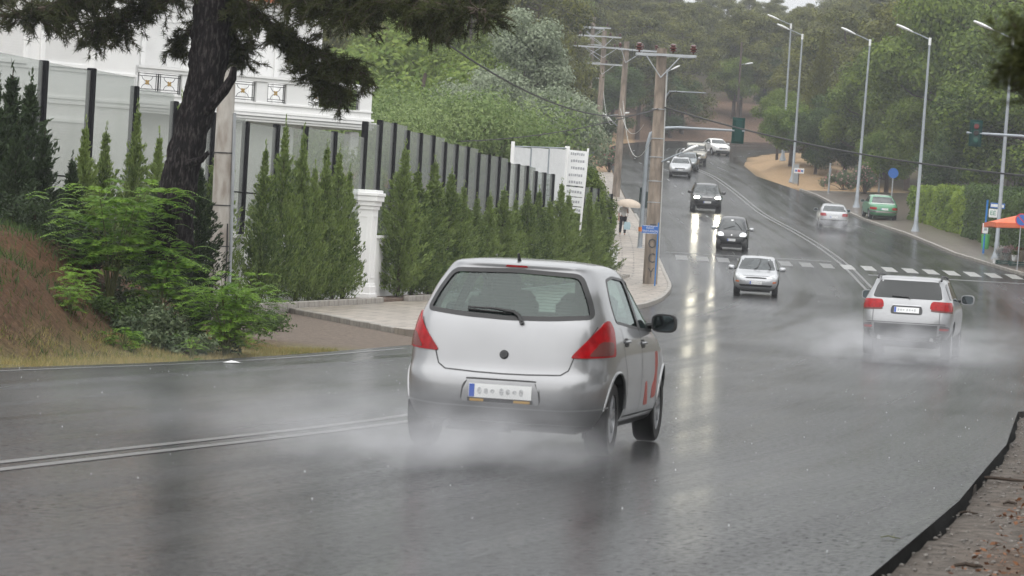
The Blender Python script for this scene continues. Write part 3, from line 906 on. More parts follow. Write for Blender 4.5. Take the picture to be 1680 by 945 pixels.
def plate(b, parent, mode, zc, w=.50, h=.112, off=.012, yc=0, strip=False):
    o = b.patch('number_plate', mode, [(yc-w/2, zc-h/2), (yc+w/2, zc-h/2), (yc+w/2, zc+h/2), (yc-w/2, zc+h/2)], M['plate'], parent, off, 0, 10, 3)
    sg = 1 if mode == 'rear' else -1
    e = sg*w/2
    b.patch('blue_band', mode, [(yc+e-sg*.045, zc-h/2+.004), (yc+e-sg*.003, zc-h/2+.004), (yc+e-sg*.003, zc+h/2-.004), (yc+e-sg*.045, zc+h/2-.004)], M['plate_blue'], o, off+.002, 0, 2, 2)
    # characters are smeared beyond reading
    for k in range(7):
        a = (-.165 + .052*k + (.02 if k > 2 else 0))*w/.5; wd = .034*w/.5; hh = .030 - .006*(k % 3)
        b.patch('smudge', mode, [(yc-sg*a-wd/2, zc-hh), (yc-sg*a+wd/2, zc-hh+.006), (yc-sg*a+wd/2, zc+hh-.004), (yc-sg*a-wd/2, zc+hh)], M['plate_smudge'], o, off+.002, 1, 4, 2)
    if strip:
        b.patch('plate_holder', mode, [(yc-w/2-.01, zc-h/2-.03), (yc+w/2+.01, zc-h/2-.03), (yc+w/2+.01, zc-h/2-.002), (yc-w/2-.01, zc-h/2-.002)], M['dark_trim'], o, off, 0, 8, 1)
        for a0, a1 in ((-.24, -.11), (.13, .24)):
            b.patch('plate_strip', mode, [(yc+a0, zc-h/2-.026), (yc+a1, zc-h/2-.026), (yc+a1, zc-h/2-.010), (yc+a0, zc-h/2-.010)], M['plate_amber'], o, off+.003, 0, 4, 1)
    return o

def mirror_poly(p): return [(-u, v) for u, v in p][::-1]

def car_root(name, label, loc, heading, group=None, pitch=0, roll=0):
    """heading: degrees right of the view axis the car points to"""
    o = thing(name, label, 'car', loc, 0, group)
    o.rotation_euler = (roll, -pitch, R(90-heading))
    return o

# ---------------------------------------------------------------- silver hatchback in the foreground
def silver_hatchback():
    h = 10.9
    c = Vector((-.045, 26.2, 0)) + Vector((math.sin(R(h)), math.cos(R(h)), 0))*1.85
    root = car_root('hatchback_car', 'silver hatchback driving away through spray, red decal on its right doors', (c.x, c.y, float(zr(c.y))), h)
    rows = [(.19, -1.62, 1.72, .70), (.24, -1.74, 1.82, .77), (.33, -1.815, 1.89, .822), (.40, -1.845, 1.915, .838), (.52, -1.85, 1.92, .846), (.60, -1.835, 1.905, .8475),
            (.66, -1.80, 1.87, .8465), (.78, -1.775, 1.76, .84), (.88, -1.755, 1.50, .826), (.96, -1.735, 1.22, .808), (1.02, -1.715, 1.05, .79), (1.08, -1.685, .93, .768),
            (1.18, -1.62, .76, .728), (1.30, -1.54, .56, .68), (1.40, -1.475, .38, .632), (1.455, -1.45, .24, .60), (1.478, -1.455, .12, .575), (1.495, -1.42, .0, .54), (1.512, -1.22, -.16, .46), (1.523, -.98, -.34, .34), (1.53, -.75, -.5, .16)]
    b = Body(rows, nf=5.0, nr=7.0, ntop=4.6, zt=1.40, nz=84, na=128)
    RW = [(-.675, 1.085), (-.34, 1.055), (0, 1.043), (.34, 1.055), (.675, 1.085), (.615, 1.25), (.515, 1.435), (0, 1.452), (-.515, 1.435), (-.615, 1.25)]
    SR = [(-1.17, 1.055), (-.14, .99), (-.14, 1.405), (-.62, 1.425), (-.96, 1.40), (-1.12, 1.26)]
    SF = [(-.08, .985), (.86, .955), (.62, 1.16), (.30, 1.36), (.12, 1.40), (-.08, 1.405)]
    WS = [(-.66, 1.03), (.66, 1.03), (.52, 1.42), (-.52, 1.42)]
    # hollow cabin seen through the panes
    cab = MB(); zs = np.linspace(.62, 1.462, 16); n = 48
    vs = []
    for z in zs:
        x, y, Ln = b.arc(z)
        xr_, xf_, w_ = float(b.fr(z))+.09, min(float(b.ff(z))-.10, .95), float(b.fw(z))-.06
        for k in range(n):
            t = 2*math.pi*k/n; cc, ss = -math.cos(t), -math.sin(t)
            vs.append(((xr_+xf_)/2+(xf_-xr_)/2*np.sign(cc)*abs(cc)**.5, w_*np.sign(ss)*abs(ss)**.5, z))
    cab.add(vs, [(i*n+k, i*n+(k+1) % n, (i+1)*n+(k+1) % n, (i+1)*n+k) for i in range(len(zs)-1) for k in range(n)] + [tuple(range(n-1, -1, -1)), tuple(range((len(zs)-1)*n, len(zs)*n))])
    c1 = MB().prism([tuple(p) for p in chaikin(RW)], -2.1, -1.15, 'x')
    c2 = MB().prism([tuple(p) for p in chaikin(WS)], .05, 1.6, 'x')
    c3 = MB()
    for poly in (SR, SF):
        c3.prism([tuple(p) for p in chaikin(poly)], .45, 1.2, 'y'); c3.prism([tuple(p) for p in chaikin(poly)], -1.2, -.45, 'y')
    rec = MB().prism([(-.30, .385), (.30, .385), (.285, .60), (-.285, .60)], -2.1, -1.815, 'x')
    me = b.mesh('body', M['silver'], [wheel_cut((-1.25, 1.21), .345, .60, 1.0), cab, c1, c2, c3], M['cabin'])
    body = obj('body', me, root)
    # panes with dark printed borders
    rw = b.patch('rear_window', 'rear', RW, M['glass_clear'], root, -.006, nu=30)
    b.ring('window_frame', 'rear', [(u*1.012, 1.058+(v-1.058)*1.0-.0) for u, v in RW], .035, M['black'], rw, .003)
    for k in range(11):       # heating wires
        z = 1.13 + k*.024
        b.seam('heating_wire', 'rear', [(-.50+.006*k, z), (.50-.006*k, z)], .004, M['dark_trim'], rw, -.012)
    for mode in ('right', 'left'):
        for poly, nm in ((SR, 'side_window'), (SF, 'side_window')):
            p = b.patch(nm, mode, poly, M['glass_clear'], root, -.006, nu=18)
            b.ring('window_frame', mode, poly, .022, M['black'], p, .003)
        b.patch('door_pillar', mode, [(-.145, .985), (-.075, .985), (-.075, 1.405), (-.145, 1.405)], M['black'], root, .003, 0, 4, 8)
    ws = b.patch('windscreen', 'front', WS, M['glass_clear'], root, -.006)
    b.ring('window_frame', 'front', WS, .03, M['black'], ws, .003)
    # tail lamps wrapping the corners
    TL = [(.52, .775), (1.06, .80), (1.035, 1.00), (.94, 1.075), (.835, 1.075), (.71, .99), (.60, .87)]
    for sg in (1, -1):
        pl = TL if sg == 1 else mirror_poly(TL)
        t = b.patch('tail_lamp', 'arc', pl, M['tail_red'], root, .012, 1, 22, 8, back=.02)
        inner = [(.66, .795), (.99, .815), (.985, .91), (.77, .915)]
        t2 = b.patch('reversing_lamp', 'arc', inner if sg == 1 else mirror_poly(inner), M['tail_smoke'], t, .0155, 1, 12, 5)
    # hatch outline, bumper line, plate
    b.seam('hatch_gap', 'arc', [(.735, 1.03), (.56, .80), (.52, .68), (.46, .64), (.2, .628), (0, .625), (-.2, .628), (-.46, .64), (-.52, .68), (-.56, .80), (-.735, 1.03)], .010, M['seam'], root)
    rcs = b.patch('plate_recess', 'rear', [(-.325, .395), (.325, .395), (.30, .585), (-.30, .585)], M['seam'], root, .0015, 1, 12, 4)
    b.patch('recess_panel', 'rear', [(-.315, .39), (.315, .39), (.288, .565), (-.288, .565)], M['silver'], rcs, .006, 1, 12, 4)
    plate(b, root, 'rear', .485, .50, .105, .014, 0, True)
    b.patch('lower_bumper', 'arc', [(-.95, .195), (.95, .195), (.95, .225), (.62, .245), (-.62, .245), (-.95, .225)], M['lower_grey'], root, .004, 0, 30, 4)
    cr = []
    b.seam('bumper_crease', 'arc', [(-.98, .40), (-.5, .365), (0, .36), (.5, .365), (.98, .40)], .012, M['silver2'], root, .006)
    bz, bn = b.hit('rear', 0, .775)
    em = MB().lathe([(.036, 0), (.036, .008), (.03, .014), (.012, .015)], 20, Matrix.Translation(bz) @ bn.to_track_quat('Z', 'Y').to_matrix().to_4x4())
    e = em.build('badge', M['dark_trim'], root, smooth=True)
    MB().lathe([(.026, .012), (.026, .017), (.018, .017), (.018, .012)], 20, Matrix.Translation(bz) @ bn.to_track_quat('Z', 'Y').to_matrix().to_4x4()).build('badge_ring', M['lower_grey'], e)
    # wiper
    wp = MB()
    p0, n0 = b.hit('rear', -.115, 1.03)
    pts = [b.hit('rear', y, z)[0]+b.hit('rear', y, z)[1]*.022 for y, z in ((-.115, 1.03), (-.085, 1.075), (-.04, 1.10), (.12, 1.118), (.33, 1.118))]
    wp.tube([p0+n0*.01, p0+n0*.03], .02, 8); wp.tube(pts, [.016, .016, .014, .011, .008], 6)
    wo_ = wp.build('rear_wiper', M['black'], root, smooth=True)
    bl = [b.hit('rear', y, z)[0]+b.hit('rear', y, z)[1]*.008 for y, z in ((-.02, 1.092), (.12, 1.100), (.33, 1.108))]
    MB().tube(bl, .007, 5).build('wiper_blade', M['black'], wo_)
    # roof lip with brake light, aerial
    b.patch('brake_light', 'rear', [(-.09, 1.463), (.09, 1.463), (.085, 1.476), (-.085, 1.476)], M['tail_red'], root, .004, 0, 8, 1)
    an = MB().tube([(-1.20, .03, 1.505), (-1.22, .03, 1.525), (-1.26, .03, 1.57)], [.02, .014, .008], 8)
    an.build('aerial', M['black'], root, smooth=True)
    # doors, handles, decal
    for mode in ('right', 'left'):
        b.seam('door_gap', mode, [(-.11, .30), (-.11, .98)], .009, M['seam'], root)
        b.seam('door_gap', mode, [(-1.02, 1.02), (-.99, .80), (-.86, .62), (-.80, .30)], .009, M['seam'], root)
        b.seam('door_gap', mode, [(.86, .94), (.93, .70), (.90, .30)], .009, M['seam'], root)
        b.seam('sill_line', mode, [(-.84, .30), (.9, .30)], .012, M['seam'], root)
        b.patch('side_trim', mode, [(-.82, .215), (.86, .215), (.86, .265), (-.82, .265)], M['lower_grey'], root, .004, 0, 16, 2)
        for hx, hz_ in ((-.86, .90), (-.02, .875)):
            p, nn = b.hit(mode, hx+.02, hz_)
            cup = b.patch('door_handle', mode, [(hx-.10, hz_-.035), (hx+.10, hz_-.035), (hx+.10, hz_+.035), (hx-.10, hz_+.035)], M['dark_trim'], root, .003, 2, 10, 3)
            q0, q1 = b.hit(mode, hx-.1, hz_+.006), b.hit(mode, hx+.1, hz_+.006)
            MB().tube([q0[0]+q0[1]*.004, (q0[0]+q1[0])/2+nn*.03, q1[0]+q1[1]*.004], [.012, .013, .012], 6).build('handle_bar', M['silver'], cup, smooth=True)
    b.patch('decal', 'right', [(.50, .40), (.74, .42), (.77, .80), (.62, .80), (.62, .56), (.50, .52)], M['decal'], root, .003, 1, 10, 4)
    b.patch('decal', 'right', [(.12, .36), (.34, .36), (.26, .44), (.20, .56), (.12, .56)], M['decal'], root, .003, 1, 8, 3)
    # arches
    for ax in (-1.25, 1.21):
        for sg, mode in ((-1, 'right'), (1, 'left')):
            pts = []
            for k in range(25):
                a = R(8+164*k/24); x = ax+.348*math.cos(a); z = .322+.348*math.sin(a)
                p, n_ = b.hit(mode, x, z); pts.append(p+n_*.002)
            MB().tube(pts, .011, 6).build('wheel_arch', M['silver'], root, smooth=True)
        for sg in (-1, 1): make_wheel(root, ax, sg*.712, .298, .185, 7)
    for sg in (-1, 1): make_mirror(root, .70, sg*.765, 1.02, M['dark_trim'], 1.0)
    # headlamps and nose, unseen from behind but part of the car
    HL = [(.40, .70), (.76, .74), (.74, .86), (.52, .82)]
    for sg in (1, -1): b.patch('headlamp', 'front', HL if sg == 1 else mirror_poly(HL), M['head_glass'], root, .006)
    b.patch('grille', 'front', [(-.42, .34), (.42, .34), (.36, .48), (-.36, .48)], M['black'], root, .004)
    # underbody, axle, silencer
    ub = MB().box((.0, 0, .22), (3.0, 1.10, .10)); ub.cyl((-1.25, -.62, .27), (-1.25, .62, .27), .055, n=10)
    ub.box((-1.25, 0, .30), (.2, 1.0, .06))
    ub.build('underbody', M['black'], root)
    ex = MB().cyl((-1.62, -.05, .25), (-1.62, .46, .25), .095, n=16); ex.cyl((-1.86, .42, .21), (-1.60, .42, .23), .024, n=10)
    ex.build('silencer', M['dark_trim'], root, smooth=True)
    for sg in (-1, 1): MB().box((-1.46, sg*.70, .25), (.012, .20, .22)).build('mud_flap', M['black'], root)
    # seats, dash, wheel
    for sg in (-1, 1):
        s_ = MB().cbox((.02, sg*.35, .95), (.14, .48, .62), .05); s_.cbox((.22, sg*.35, .70), (.48, .48, .16), .05)
        so = s_.build('front_seat', M['seat'], root, smooth=True)
        MB().cbox((-.02, sg*.35, 1.32), (.09, .24, .16), .035).build('head_rest', M['seat'], so, smooth=True)
    s_ = MB().cbox((-.98, 0, .88), (.14, 1.18, .46), .05); so = s_.build('rear_seat', M['seat'], root, smooth=True)
    for sg in (-1, 0, 1): MB().cbox((-1.0, sg*.36, 1.15), (.08, .22, .11), .03).build('head_rest', M['seat'], so, smooth=True)
    MB().cbox((.75, 0, .84), (.30, 1.30, .22), .06).build('dashboard', M['cabin'], root)
    tw = MB(); tw.tube([(.52+.06*math.sin(a), .35+.18*math.cos(a), .93+.17*math.sin(a)) for a in np.linspace(0, 2*math.pi, 25)], .014, 6); tw.build('steering_wheel', M['black'], root)
    return root
silver_hatchback()
def generic_car(name, label, S, x, y, d, rel, group=None, dz=0):
    """x, y, d: where its ground contact is; rel: degrees its nose points right of the line of sight (180 = towards us)"""
    p = P(x, y, d)
    ray = math.degrees(math.atan2(p.x, p.y))
    yc = p.y
    slope = math.atan((float(zr(yc+1.5)) - float(zr(yc-1.5)))/3)
    h = ray + rel
    root = car_root(name, label, (p.x, yc, float(zr(yc))+.004+dz), h, group, pitch=slope*math.cos(R(h)))
    b = Body(S['rows'], S.get('nf', 5), S.get('nr', 5.5), S.get('ntop', 4.2), S.get('zt'), S.get('nz', 56), S.get('na', 88))
    ax = S['axles']; r = S['wr']; W = max(q[3] for q in S['rows'])
    obj('body', b.mesh('body', S['paint'], [wheel_cut(ax, r*1.14, W-.28, W+.2)], M['black']), root)
    for nm, mode, poly, mt, off in S['patches']:
        both = nm.startswith('*'); nm = nm.lstrip('*')
        modes = [(mode, poly)]
        if both: modes.append((mode, mirror_poly(poly)) if mode in ('front', 'rear', 'arc') else ('left', poly))
        for md, pl in modes: b.patch(nm, md, pl, M[mt] if isinstance(mt, str) else mt, root, off, S.get('rnd', 1), 16, 6)
    for a in ax:
        for sg in (-1, 1): make_wheel(root, a, sg*(W-.15), r, .21, S.get('spokes', 5))
    if 'mirror' in S:
        mx, my, mz, mm = S['mirror']
        for sg in (-1, 1): make_mirror(root, mx, sg*my, mz, M[mm], S.get('ms', 1.1))
    for z, mode, w in S.get('plates', ()): plate(b, root, mode, z, w)
    for nm, pts, rad, mt in S.get('tubes', ()):
        MB().tube(pts, rad, 6).build(nm, M[mt], root, smooth=True)
    for mode, pts in S.get('wipers', ()):
        q = [b.hit(mode, *t)[0] + b.hit(mode, *t)[1]*.02 for t in pts]
        MB().tube(q, .014, 5).build('wiper', M['black'], root)
    MB().box((sum(ax)/2, 0, r*.75), (ax[1]-ax[0]+.8, W*1.25, .14)).build('underbody', M['black'], root)
    if 'extra' in S: S['extra'](b, root)
    return root, b

# ---------------------------------------------------------------- large silver off-roader driving away
def rails(y, z, x0, x1):
    return [('roof_rail', [(x0-.08, sg*y, z-.06), (x0+.05, sg*y, z+.02), ((x0+x1)/2, sg*y, z+.03), (x1-.1, sg*y, z+.0), (x1+.05, sg*y, z-.07)], .022, 'dark_trim') for sg in (-1, 1)]
suv = dict(rows=[(.36, -2.10, 2.15, .78), (.44, -2.26, 2.28, .88), (.56, -2.34, 2.36, .935), (.70, -2.36, 2.38, .955), (.84, -2.34, 2.37, .962), (.98, -2.30, 2.28, .96), (1.06, -2.275, 2.05, .952), (1.12, -2.25, 1.6, .94), (1.18, -2.22, 1.18, .92),
                 (1.28, -2.15, .98, .88), (1.42, -2.03, .72, .82), (1.55, -1.92, .48, .765), (1.62, -1.87, .30, .73), (1.66, -1.80, .14, .68), (1.69, -1.5, -.1, .58), (1.705, -1.0, -.4, .3)],
           nf=5, nr=8, ntop=5, zt=1.5, nz=72, na=110, paint=M['silver'], axles=(-1.42, 1.44), wr=.365, mirror=(.78, .90, 1.22, 'silver'), ms=1.35, plates=[(.99, 'rear', .52)], rnd=2,
           patches=[('rear_window', 'rear', [(-.73, 1.23), (.73, 1.23), (.63, 1.60), (-.63, 1.60)], 'glass_dark', .004),
                    ('*side_window', 'right', [(-1.95, 1.24), (-1.15, 1.22), (-1.15, 1.58), (-1.62, 1.57), (-1.80, 1.48)], 'glass_dark', .004),
                    ('*side_window', 'right', [(-1.08, 1.22), (-.16, 1.20), (-.16, 1.60), (-1.08, 1.60)], 'glass_dark', .004),
                    ('*side_window', 'right', [(-.08, 1.20), (.95, 1.17), (.55, 1.42), (.15, 1.59), (-.08, 1.60)], 'glass_dark', .004),
                    ('windscreen', 'front', [(-.78, 1.20), (.78, 1.20), (.66, 1.60), (-.66, 1.60)], 'glass_dark', .004),
                    ('*tail_lamp', 'arc', [(.47, 1.02), (1.16, 1.0), (1.16, 1.185), (.50, 1.195)], 'tail_red', .012),
                    ('*lamp_foot', 'arc', [(.50, .985), (1.14, .965), (1.14, 1.003), (.50, 1.022)], 'tail_smoke', .010),
                    ('plate_recess', 'rear', [(-.34, .90), (.34, .90), (.32, 1.08), (-.32, 1.08)], 'lower_grey', .003),
                    ('lower_bumper', 'arc', [(-1.12, .40), (1.12, .40), (1.10, .66), (.8, .70), (-.8, .70), (-1.10, .66)], 'lower_grey', .006),
                    ('bumper_strip', 'arc', [(-.85, .72), (.85, .72), (.85, .735), (-.85, .735)], 'seam', .003),
                    ('*bumper_gap', 'arc', [(.69, .73), (.70, .73), (.70, .98), (.69, .98)], 'seam', .003),
                    ('*reflector', 'arc', [(.70, .60), (.98, .60), (.98, .645), (.70, .645)], 'tail_red', .010),
                    ('*headlamp', 'front', [(.42, .86), (.86, .86), (.84, 1.02), (.48, 1.0)], 'head_glass', .006)],
           tubes=rails(.66, 1.69, -1.75, .1), wipers=[('rear', [(-.05, 1.215), (-.02, 1.25), (.32, 1.265)])])
def suv_extra(b, root):
    for sg in (-1, 1): MB().cyl((-2.30, sg*.55, .40), (-2.1, sg*.55, .42), .04, n=12).build('exhaust_pipe', M['chrome'], root, smooth=True)
    for k in range(6): 
        z0 = b.hit('top', -1.6+k*.25, 0)[0].z
    b.patch('number_light', 'rear', [(-.3, 1.075), (.3, 1.075), (.3, 1.10), (-.3, 1.10)], M['silver2'], root, .014, 0, 8, 1)
suv['extra'] = suv_extra
generic_car('off_road_car', 'large silver off-roader with dark rear window throwing up spray', suv, 1496, 588, 72.2, 4.2)

# ---------------------------------------------------------------- silver hatchback coming towards us
focus = dict(rows=[(.22, -1.85, 1.88, .68), (.30, -1.98, 2.02, .78), (.42, -2.04, 2.08, .83), (.56, -2.05, 2.09, .85), (.68, -2.02, 2.03, .85), (.78, -2.0, 1.86, .845), (.86, -1.98, 1.50, .835), (.92, -1.96, 1.18, .82), (.98, -1.93, .98, .80),
                   (1.08, -1.84, .82, .765), (1.22, -1.68, .58, .71), (1.34, -1.52, .36, .655), (1.39, -1.42, .22, .62), (1.42, -1.25, .05, .54), (1.435, -.9, -.2, .3)],
             nf=4.6, nr=5, ntop=4.2, zt=1.28, paint=M['silver2'], axles=(-1.32, 1.30), wr=.30, mirror=(.66, .80, .97, 'silver2'), plates=[(.50, 'front', .44)],
             patches=[('windscreen', 'front', [(-.68, .955), (.68, .955), (.535, 1.345), (0, 1.37), (-.535, 1.345)], 'glass_screen', .004),
                      ('*side_window', 'right', [(-1.3, 1.02), (-.1, .97), (-.1, 1.33), (-.9, 1.33)], 'glass_dark', .004),
                      ('*side_window', 'right', [(-.03, .97), (.78, .95), (.40, 1.2), (.1, 1.33), (-.03, 1.33)], 'glass_dark', .004),
                      ('*headlamp', 'front', [(.40, .66), (.66, .645), (.77, .68), (.74, .80), (.60, .80), (.44, .72)], 'head_glass', .008),
                      ('grille', 'front', [(-.40, .655), (.40, .655), (.36, .70), (0, .715), (-.36, .70)], 'black', .006),
                      ('lower_grille', 'front', [(-.56, .36), (.56, .36), (.62, .43), (0, .44), (-.62, .43)], 'black', .006),
                      ('bumper_strip', 'front', [(-.78, .555), (.78, .555), (.78, .565), (-.78, .565)], 'seam', .003),
                      ('*indicator', 'front', [(.60, .50), (.75, .51), (.74, .56), (.62, .56)], 'amber', .010),
                      ('bonnet_gap', 'front', [(-.62, .745), (.62, .745), (.62, .755), (-.62, .755)], 'seam', .003),
                      ('rear_window', 'rear', [(-.6, 1.0), (.6, 1.0), (.5, 1.3), (-.5, 1.3)], 'glass_dark', .004),
                      ('*tail_lamp', 'arc', [(.75, .9), (.95, .9), (.9, 1.3), (.8, 1.3)], 'tail_red', .01)],
             wipers=[('front', [(-.10, .95), (.02, 1.02), (.10, 1.20), (.11, 1.32)]), ('front', [(.45, .95), (.52, 1.02), (.40, 1.22)])],
             tubes=[('aerial', [(-.2, 0, 1.43), (-.45, 0, 1.62)], .008, 'black')])
generic_car('hatchback_car', 'silver hatchback coming towards the crossing with one wiper upright', focus, 1240, 478, 124.5, 180.6)

# ---------------------------------------------------------------- tiny two-seater
smart = dict(rows=[(.22, -1.10, 1.14, .62), (.30, -1.20, 1.24, .70), (.45, -1.25, 1.29, .745), (.60, -1.25, 1.28, .757), (.72, -1.24, 1.22, .757), (.84, -1.22, 1.08, .75), (.92, -1.20, .95, .74), (.98, -1.18, .88, .725), (1.15, -1.08, .72, .675), (1.32, -.95, .50, .615),
                   (1.44, -.85, .30, .56), (1.50, -.75, .12, .49), (1.53, -.6, -.05, .36), (1.545, -.4, -.2, .15)],
             nf=4, nr=5, ntop=4, zt=1.35, paint=M['smartp'], axles=(-.90, .92), wr=.285, mirror=(.55, .74, .97, 'silver2'), plates=[(.50, 'front', .38)],
             patches=[('windscreen', 'front', [(-.66, .955), (.66, .955), (.57, 1.30), (.46, 1.43), (-.46, 1.43), (-.57, 1.30)], 'glass_screen', .004),
                      ('*headlamp', 'front', [(.36, .685), (.60, .655), (.68, .72), (.64, .83), (.48, .85), (.38, .78)], 'head_dim', .010),
                      ('grille', 'front', [(-.42, .61), (.42, .61), (.36, .665), (-.36, .665)], 'black', .005),
                      ('lower_grille', 'front', [(-.55, .30), (.55, .30), (.52, .40), (-.52, .40)], 'black', .005),
                      ('badge', 'front', [(-.03, .70), (.03, .70), (.03, .75), (-.03, .75)], 'chrome', .01),
                      ('*side_window', 'right', [(-.55, .98), (.55, .95), (.25, 1.30), (-.05, 1.42), (-.5, 1.42)], 'glass_dark', .004),
                      ('rear_window', 'rear', [(-.5, 1.0), (.5, 1.0), (.42, 1.35), (-.42, 1.35)], 'glass_dark', .004),
                      ('*tail_lamp', 'arc', [(.55, .7), (.70, .7), (.7, .9), (.55, .9)], 'tail_red', .01),
                      ('sticker', 'front', [(-.10, 1.36), (.02, 1.36), (.02, 1.41), (-.10, 1.41)], 'white_sign', .008)],
             wipers=[('front', [(-.40, .96), (-.05, 1.08), (.10, 1.12)]), ('front', [(.45, .96), (.25, 1.18), (.10, 1.28)])])
generic_car('city_car', 'tiny charcoal two-seat city car with silver mirrors and wipers raised', smart, 1201, 407, 158, 182.5)

# ---------------------------------------------------------------- black off-roader with lit headlamps
x3 = dict(rows=[(.34, -2.0, 2.05, .72), (.42, -2.16, 2.2, .83), (.56, -2.24, 2.28, .90), (.72, -2.25, 2.29, .92), (.86, -2.23, 2.24, .925), (.96, -2.2, 2.08, .92), (1.03, -2.17, 1.62, .91), (1.09, -2.14, 1.20, .895), (1.20, -2.06, 1.0, .86), (1.36, -1.92, .72, .80),
                (1.50, -1.78, .46, .735), (1.59, -1.68, .28, .69), (1.64, -1.55, .1, .62), (1.67, -1.1, -.2, .4)],
          nf=5, nr=6, ntop=4.6, zt=1.45, paint=M['blackp'], axles=(-1.40, 1.40), wr=.355, mirror=(.72, .87, 1.14, 'blackp'), ms=1.2, plates=[(.62, 'front', .46)],
          patches=[('windscreen', 'front', [(-.76, 1.11), (.76, 1.11), (.62, 1.57), (-.62, 1.57)], 'glass_screen', .004),
                   ('*headlamp', 'front', [(.47, .83), (.80, .83), (.82, .93), (.56, .96), (.47, .93)], 'head_glass', .006),
                   ('*grille', 'front', [(.02, .80), (.27, .80), (.29, .90), (.03, .90)], 'black', .006),
                   ('*grille_frame', 'front', [(.01, .905), (.30, .905), (.30, .925), (.01, .925)], 'chrome', .010),
                   ('lower_grille', 'front', [(-.62, .42), (.62, .42), (.66, .53), (-.66, .53)], 'lower_grey', .006),
                   ('*side_window', 'right', [(-1.1, 1.12), (.80, 1.08), (.40, 1.38), (.05, 1.55), (-1.1, 1.56)], 'glass_dark', .004),
                   ('rear_window', 'rear', [(-.7, 1.15), (.7, 1.15), (.6, 1.55), (-.6, 1.55)], 'glass_dark', .004),
                   ('*tail_lamp', 'arc', [(.75, .9), (1.05, .9), (1.0, 1.15), (.8, 1.15)], 'tail_red', .01)],
          tubes=rails(.66, 1.66, -1.5, .25), wipers=[('front', [(-.05, 1.10), (.02, 1.2), (.05, 1.45)]), ('front', [(.45, 1.10), (.55, 1.25), (.42, 1.45)])])
def x3_extra(b, root):
    for sg in (-1, 1):
        for yy, rr in ((.56, .055), (.72, .055)):
            p, n = b.hit('front', sg*yy, .885)
            o = MB().lathe([(rr, 0), (rr, .012), (rr*.6, .02)], 16, Matrix.Translation(p+n*.006) @ Vector((1, 0, -.02)).to_track_quat('Z', 'Y').to_matrix().to_4x4())
            o.build('lamp_lens', M['head_on'], root)
x3['extra'] = x3_extra
generic_car('off_road_car', 'black off-roader coming downhill with headlamps lit', x3, 1156, 362, 204, 177.5)

# ---------------------------------------------------------------- farther cars
def saloon(paint_, L=4.4, W=.86, H=1.42, deck=True, front=True, plate_z=.55):
    a = L/2
    rr = [(.24, -a+.2, a-.2, W-.16), (.34, -a+.05, a-.05, W-.05), (.55, -a, a, W), (.72, -a+.02, a-.06, W)]
    if deck: rr += [(.84, -a+.05, a-.25, W-.01), (.90, -a+.10, a-.62, W-.02), (.94, -a+.45, a-.95, W-.03), (.98, -a+.62, a-1.15, W-.05), (1.12, -a+.86, a-1.42, W-.10)]
    else: rr += [(.84, -a+.04, a-.35, W-.01), (.92, -a+.07, a-.8, W-.03), (.98, -a+.12, a-1.1, W-.05), (1.12, -a+.32, a-1.36, W-.10)]
    rr += [(H-.14, -a+(1.18 if deck else .62), a-1.72, W-.20), (H-.06, -a+(1.38 if deck else .85), a-1.95, W-.25), (H-.02, -a+1.6, a-2.2, W-.34), (H, -a+1.95, a-2.4, W-.6)]
    S = dict(rows=rr, nf=5, nr=6, ntop=4.4, zt=H-.15, nz=44, na=72, paint=paint_, axles=(-a+.85, a-.85), wr=.30, mirror=(a-1.55, W-.06, .98, 'silver2'), plates=[(plate_z, 'front' if front else 'rear', .44)])
    t = H-.09
    S['patches'] = [('windscreen', 'front', [(-W+.17, 1.0), (W-.17, 1.0), (W-.30, t-.02), (-W+.30, t-.02)], 'glass_screen', .004),
                    ('rear_window', 'rear', [(-W+.18, 1.0), (W-.18, 1.0), (W-.30, t-.02), (-W+.30, t-.02)], 'glass_screen', .004),
                    ('*side_window', 'right', [(-a+1.25, 1.0), (-.06, .99), (-.06, t-.03), (-a+1.55, t-.05)], 'glass_dark', .004),
                    ('*side_window', 'right', [(.0, .99), (a-1.42, .98), (a-1.9, t-.08), (.0, t-.03)], 'glass_dark', .004),
                    ('*headlamp', 'front', [(.42, .62), (W-.10, .62), (W-.10, .76), (.46, .75)], 'head_glass', .006),
                    ('grille', 'front', [(-.38, .60), (.38, .60), (.36, .69), (-.36, .69)], 'black', .006),
                    ('lower_grille', 'front', [(-.6, .30), (.6, .30), (.6, .42), (-.6, .42)], 'black', .005),
                    ('*tail_lamp', 'rear', [(.40, .70), (W-.07, .70), (W-.07, .84), (.40, .84)], 'tail_red', .008),
                    ('bumper_strip', 'rear', [(-W+.1, .50), (W-.1, .50), (W-.1, .56), (-W+.1, .56)], 'dark_trim', .008)]
    return S
S = saloon(M['silver2'], 4.1, .83, 1.43, False)
generic_car('hatchback_car', 'silver hatchback descending the hill ahead of the beige jeep', S, 1116, 284, 248, 181, 'cars descending the hill')
S = saloon(M['teal_car'], 4.3, .84, 1.42, False)
generic_car('hatchback_car', 'dark grey-blue car half hidden behind the descending silver hatchback', S, 1128, 268, 259, 184)
jeep = saloon(M['beige_car'], 4.2, .87, 1.75, False)
jeep['rows'] = [(.38, -1.9, 1.95, .72), (.46, -2.0, 2.04, .82), (.62, -2.05, 2.08, .88), (.90, -2.04, 2.05, .89), (1.02, -2.03, 1.9, .885), (1.08, -2.02, 1.4, .88), (1.13, -2.0, .95, .86), (1.3, -1.96, .78, .83), (1.55, -1.9, .55, .79), (1.68, -1.86, .4, .76), (1.73, -1.7, .2, .70), (1.755, -1.3, -.1, .4)]
jeep['wr'] = .36; jeep['mirror'] = (.75, .86, 1.2, 'silver2')
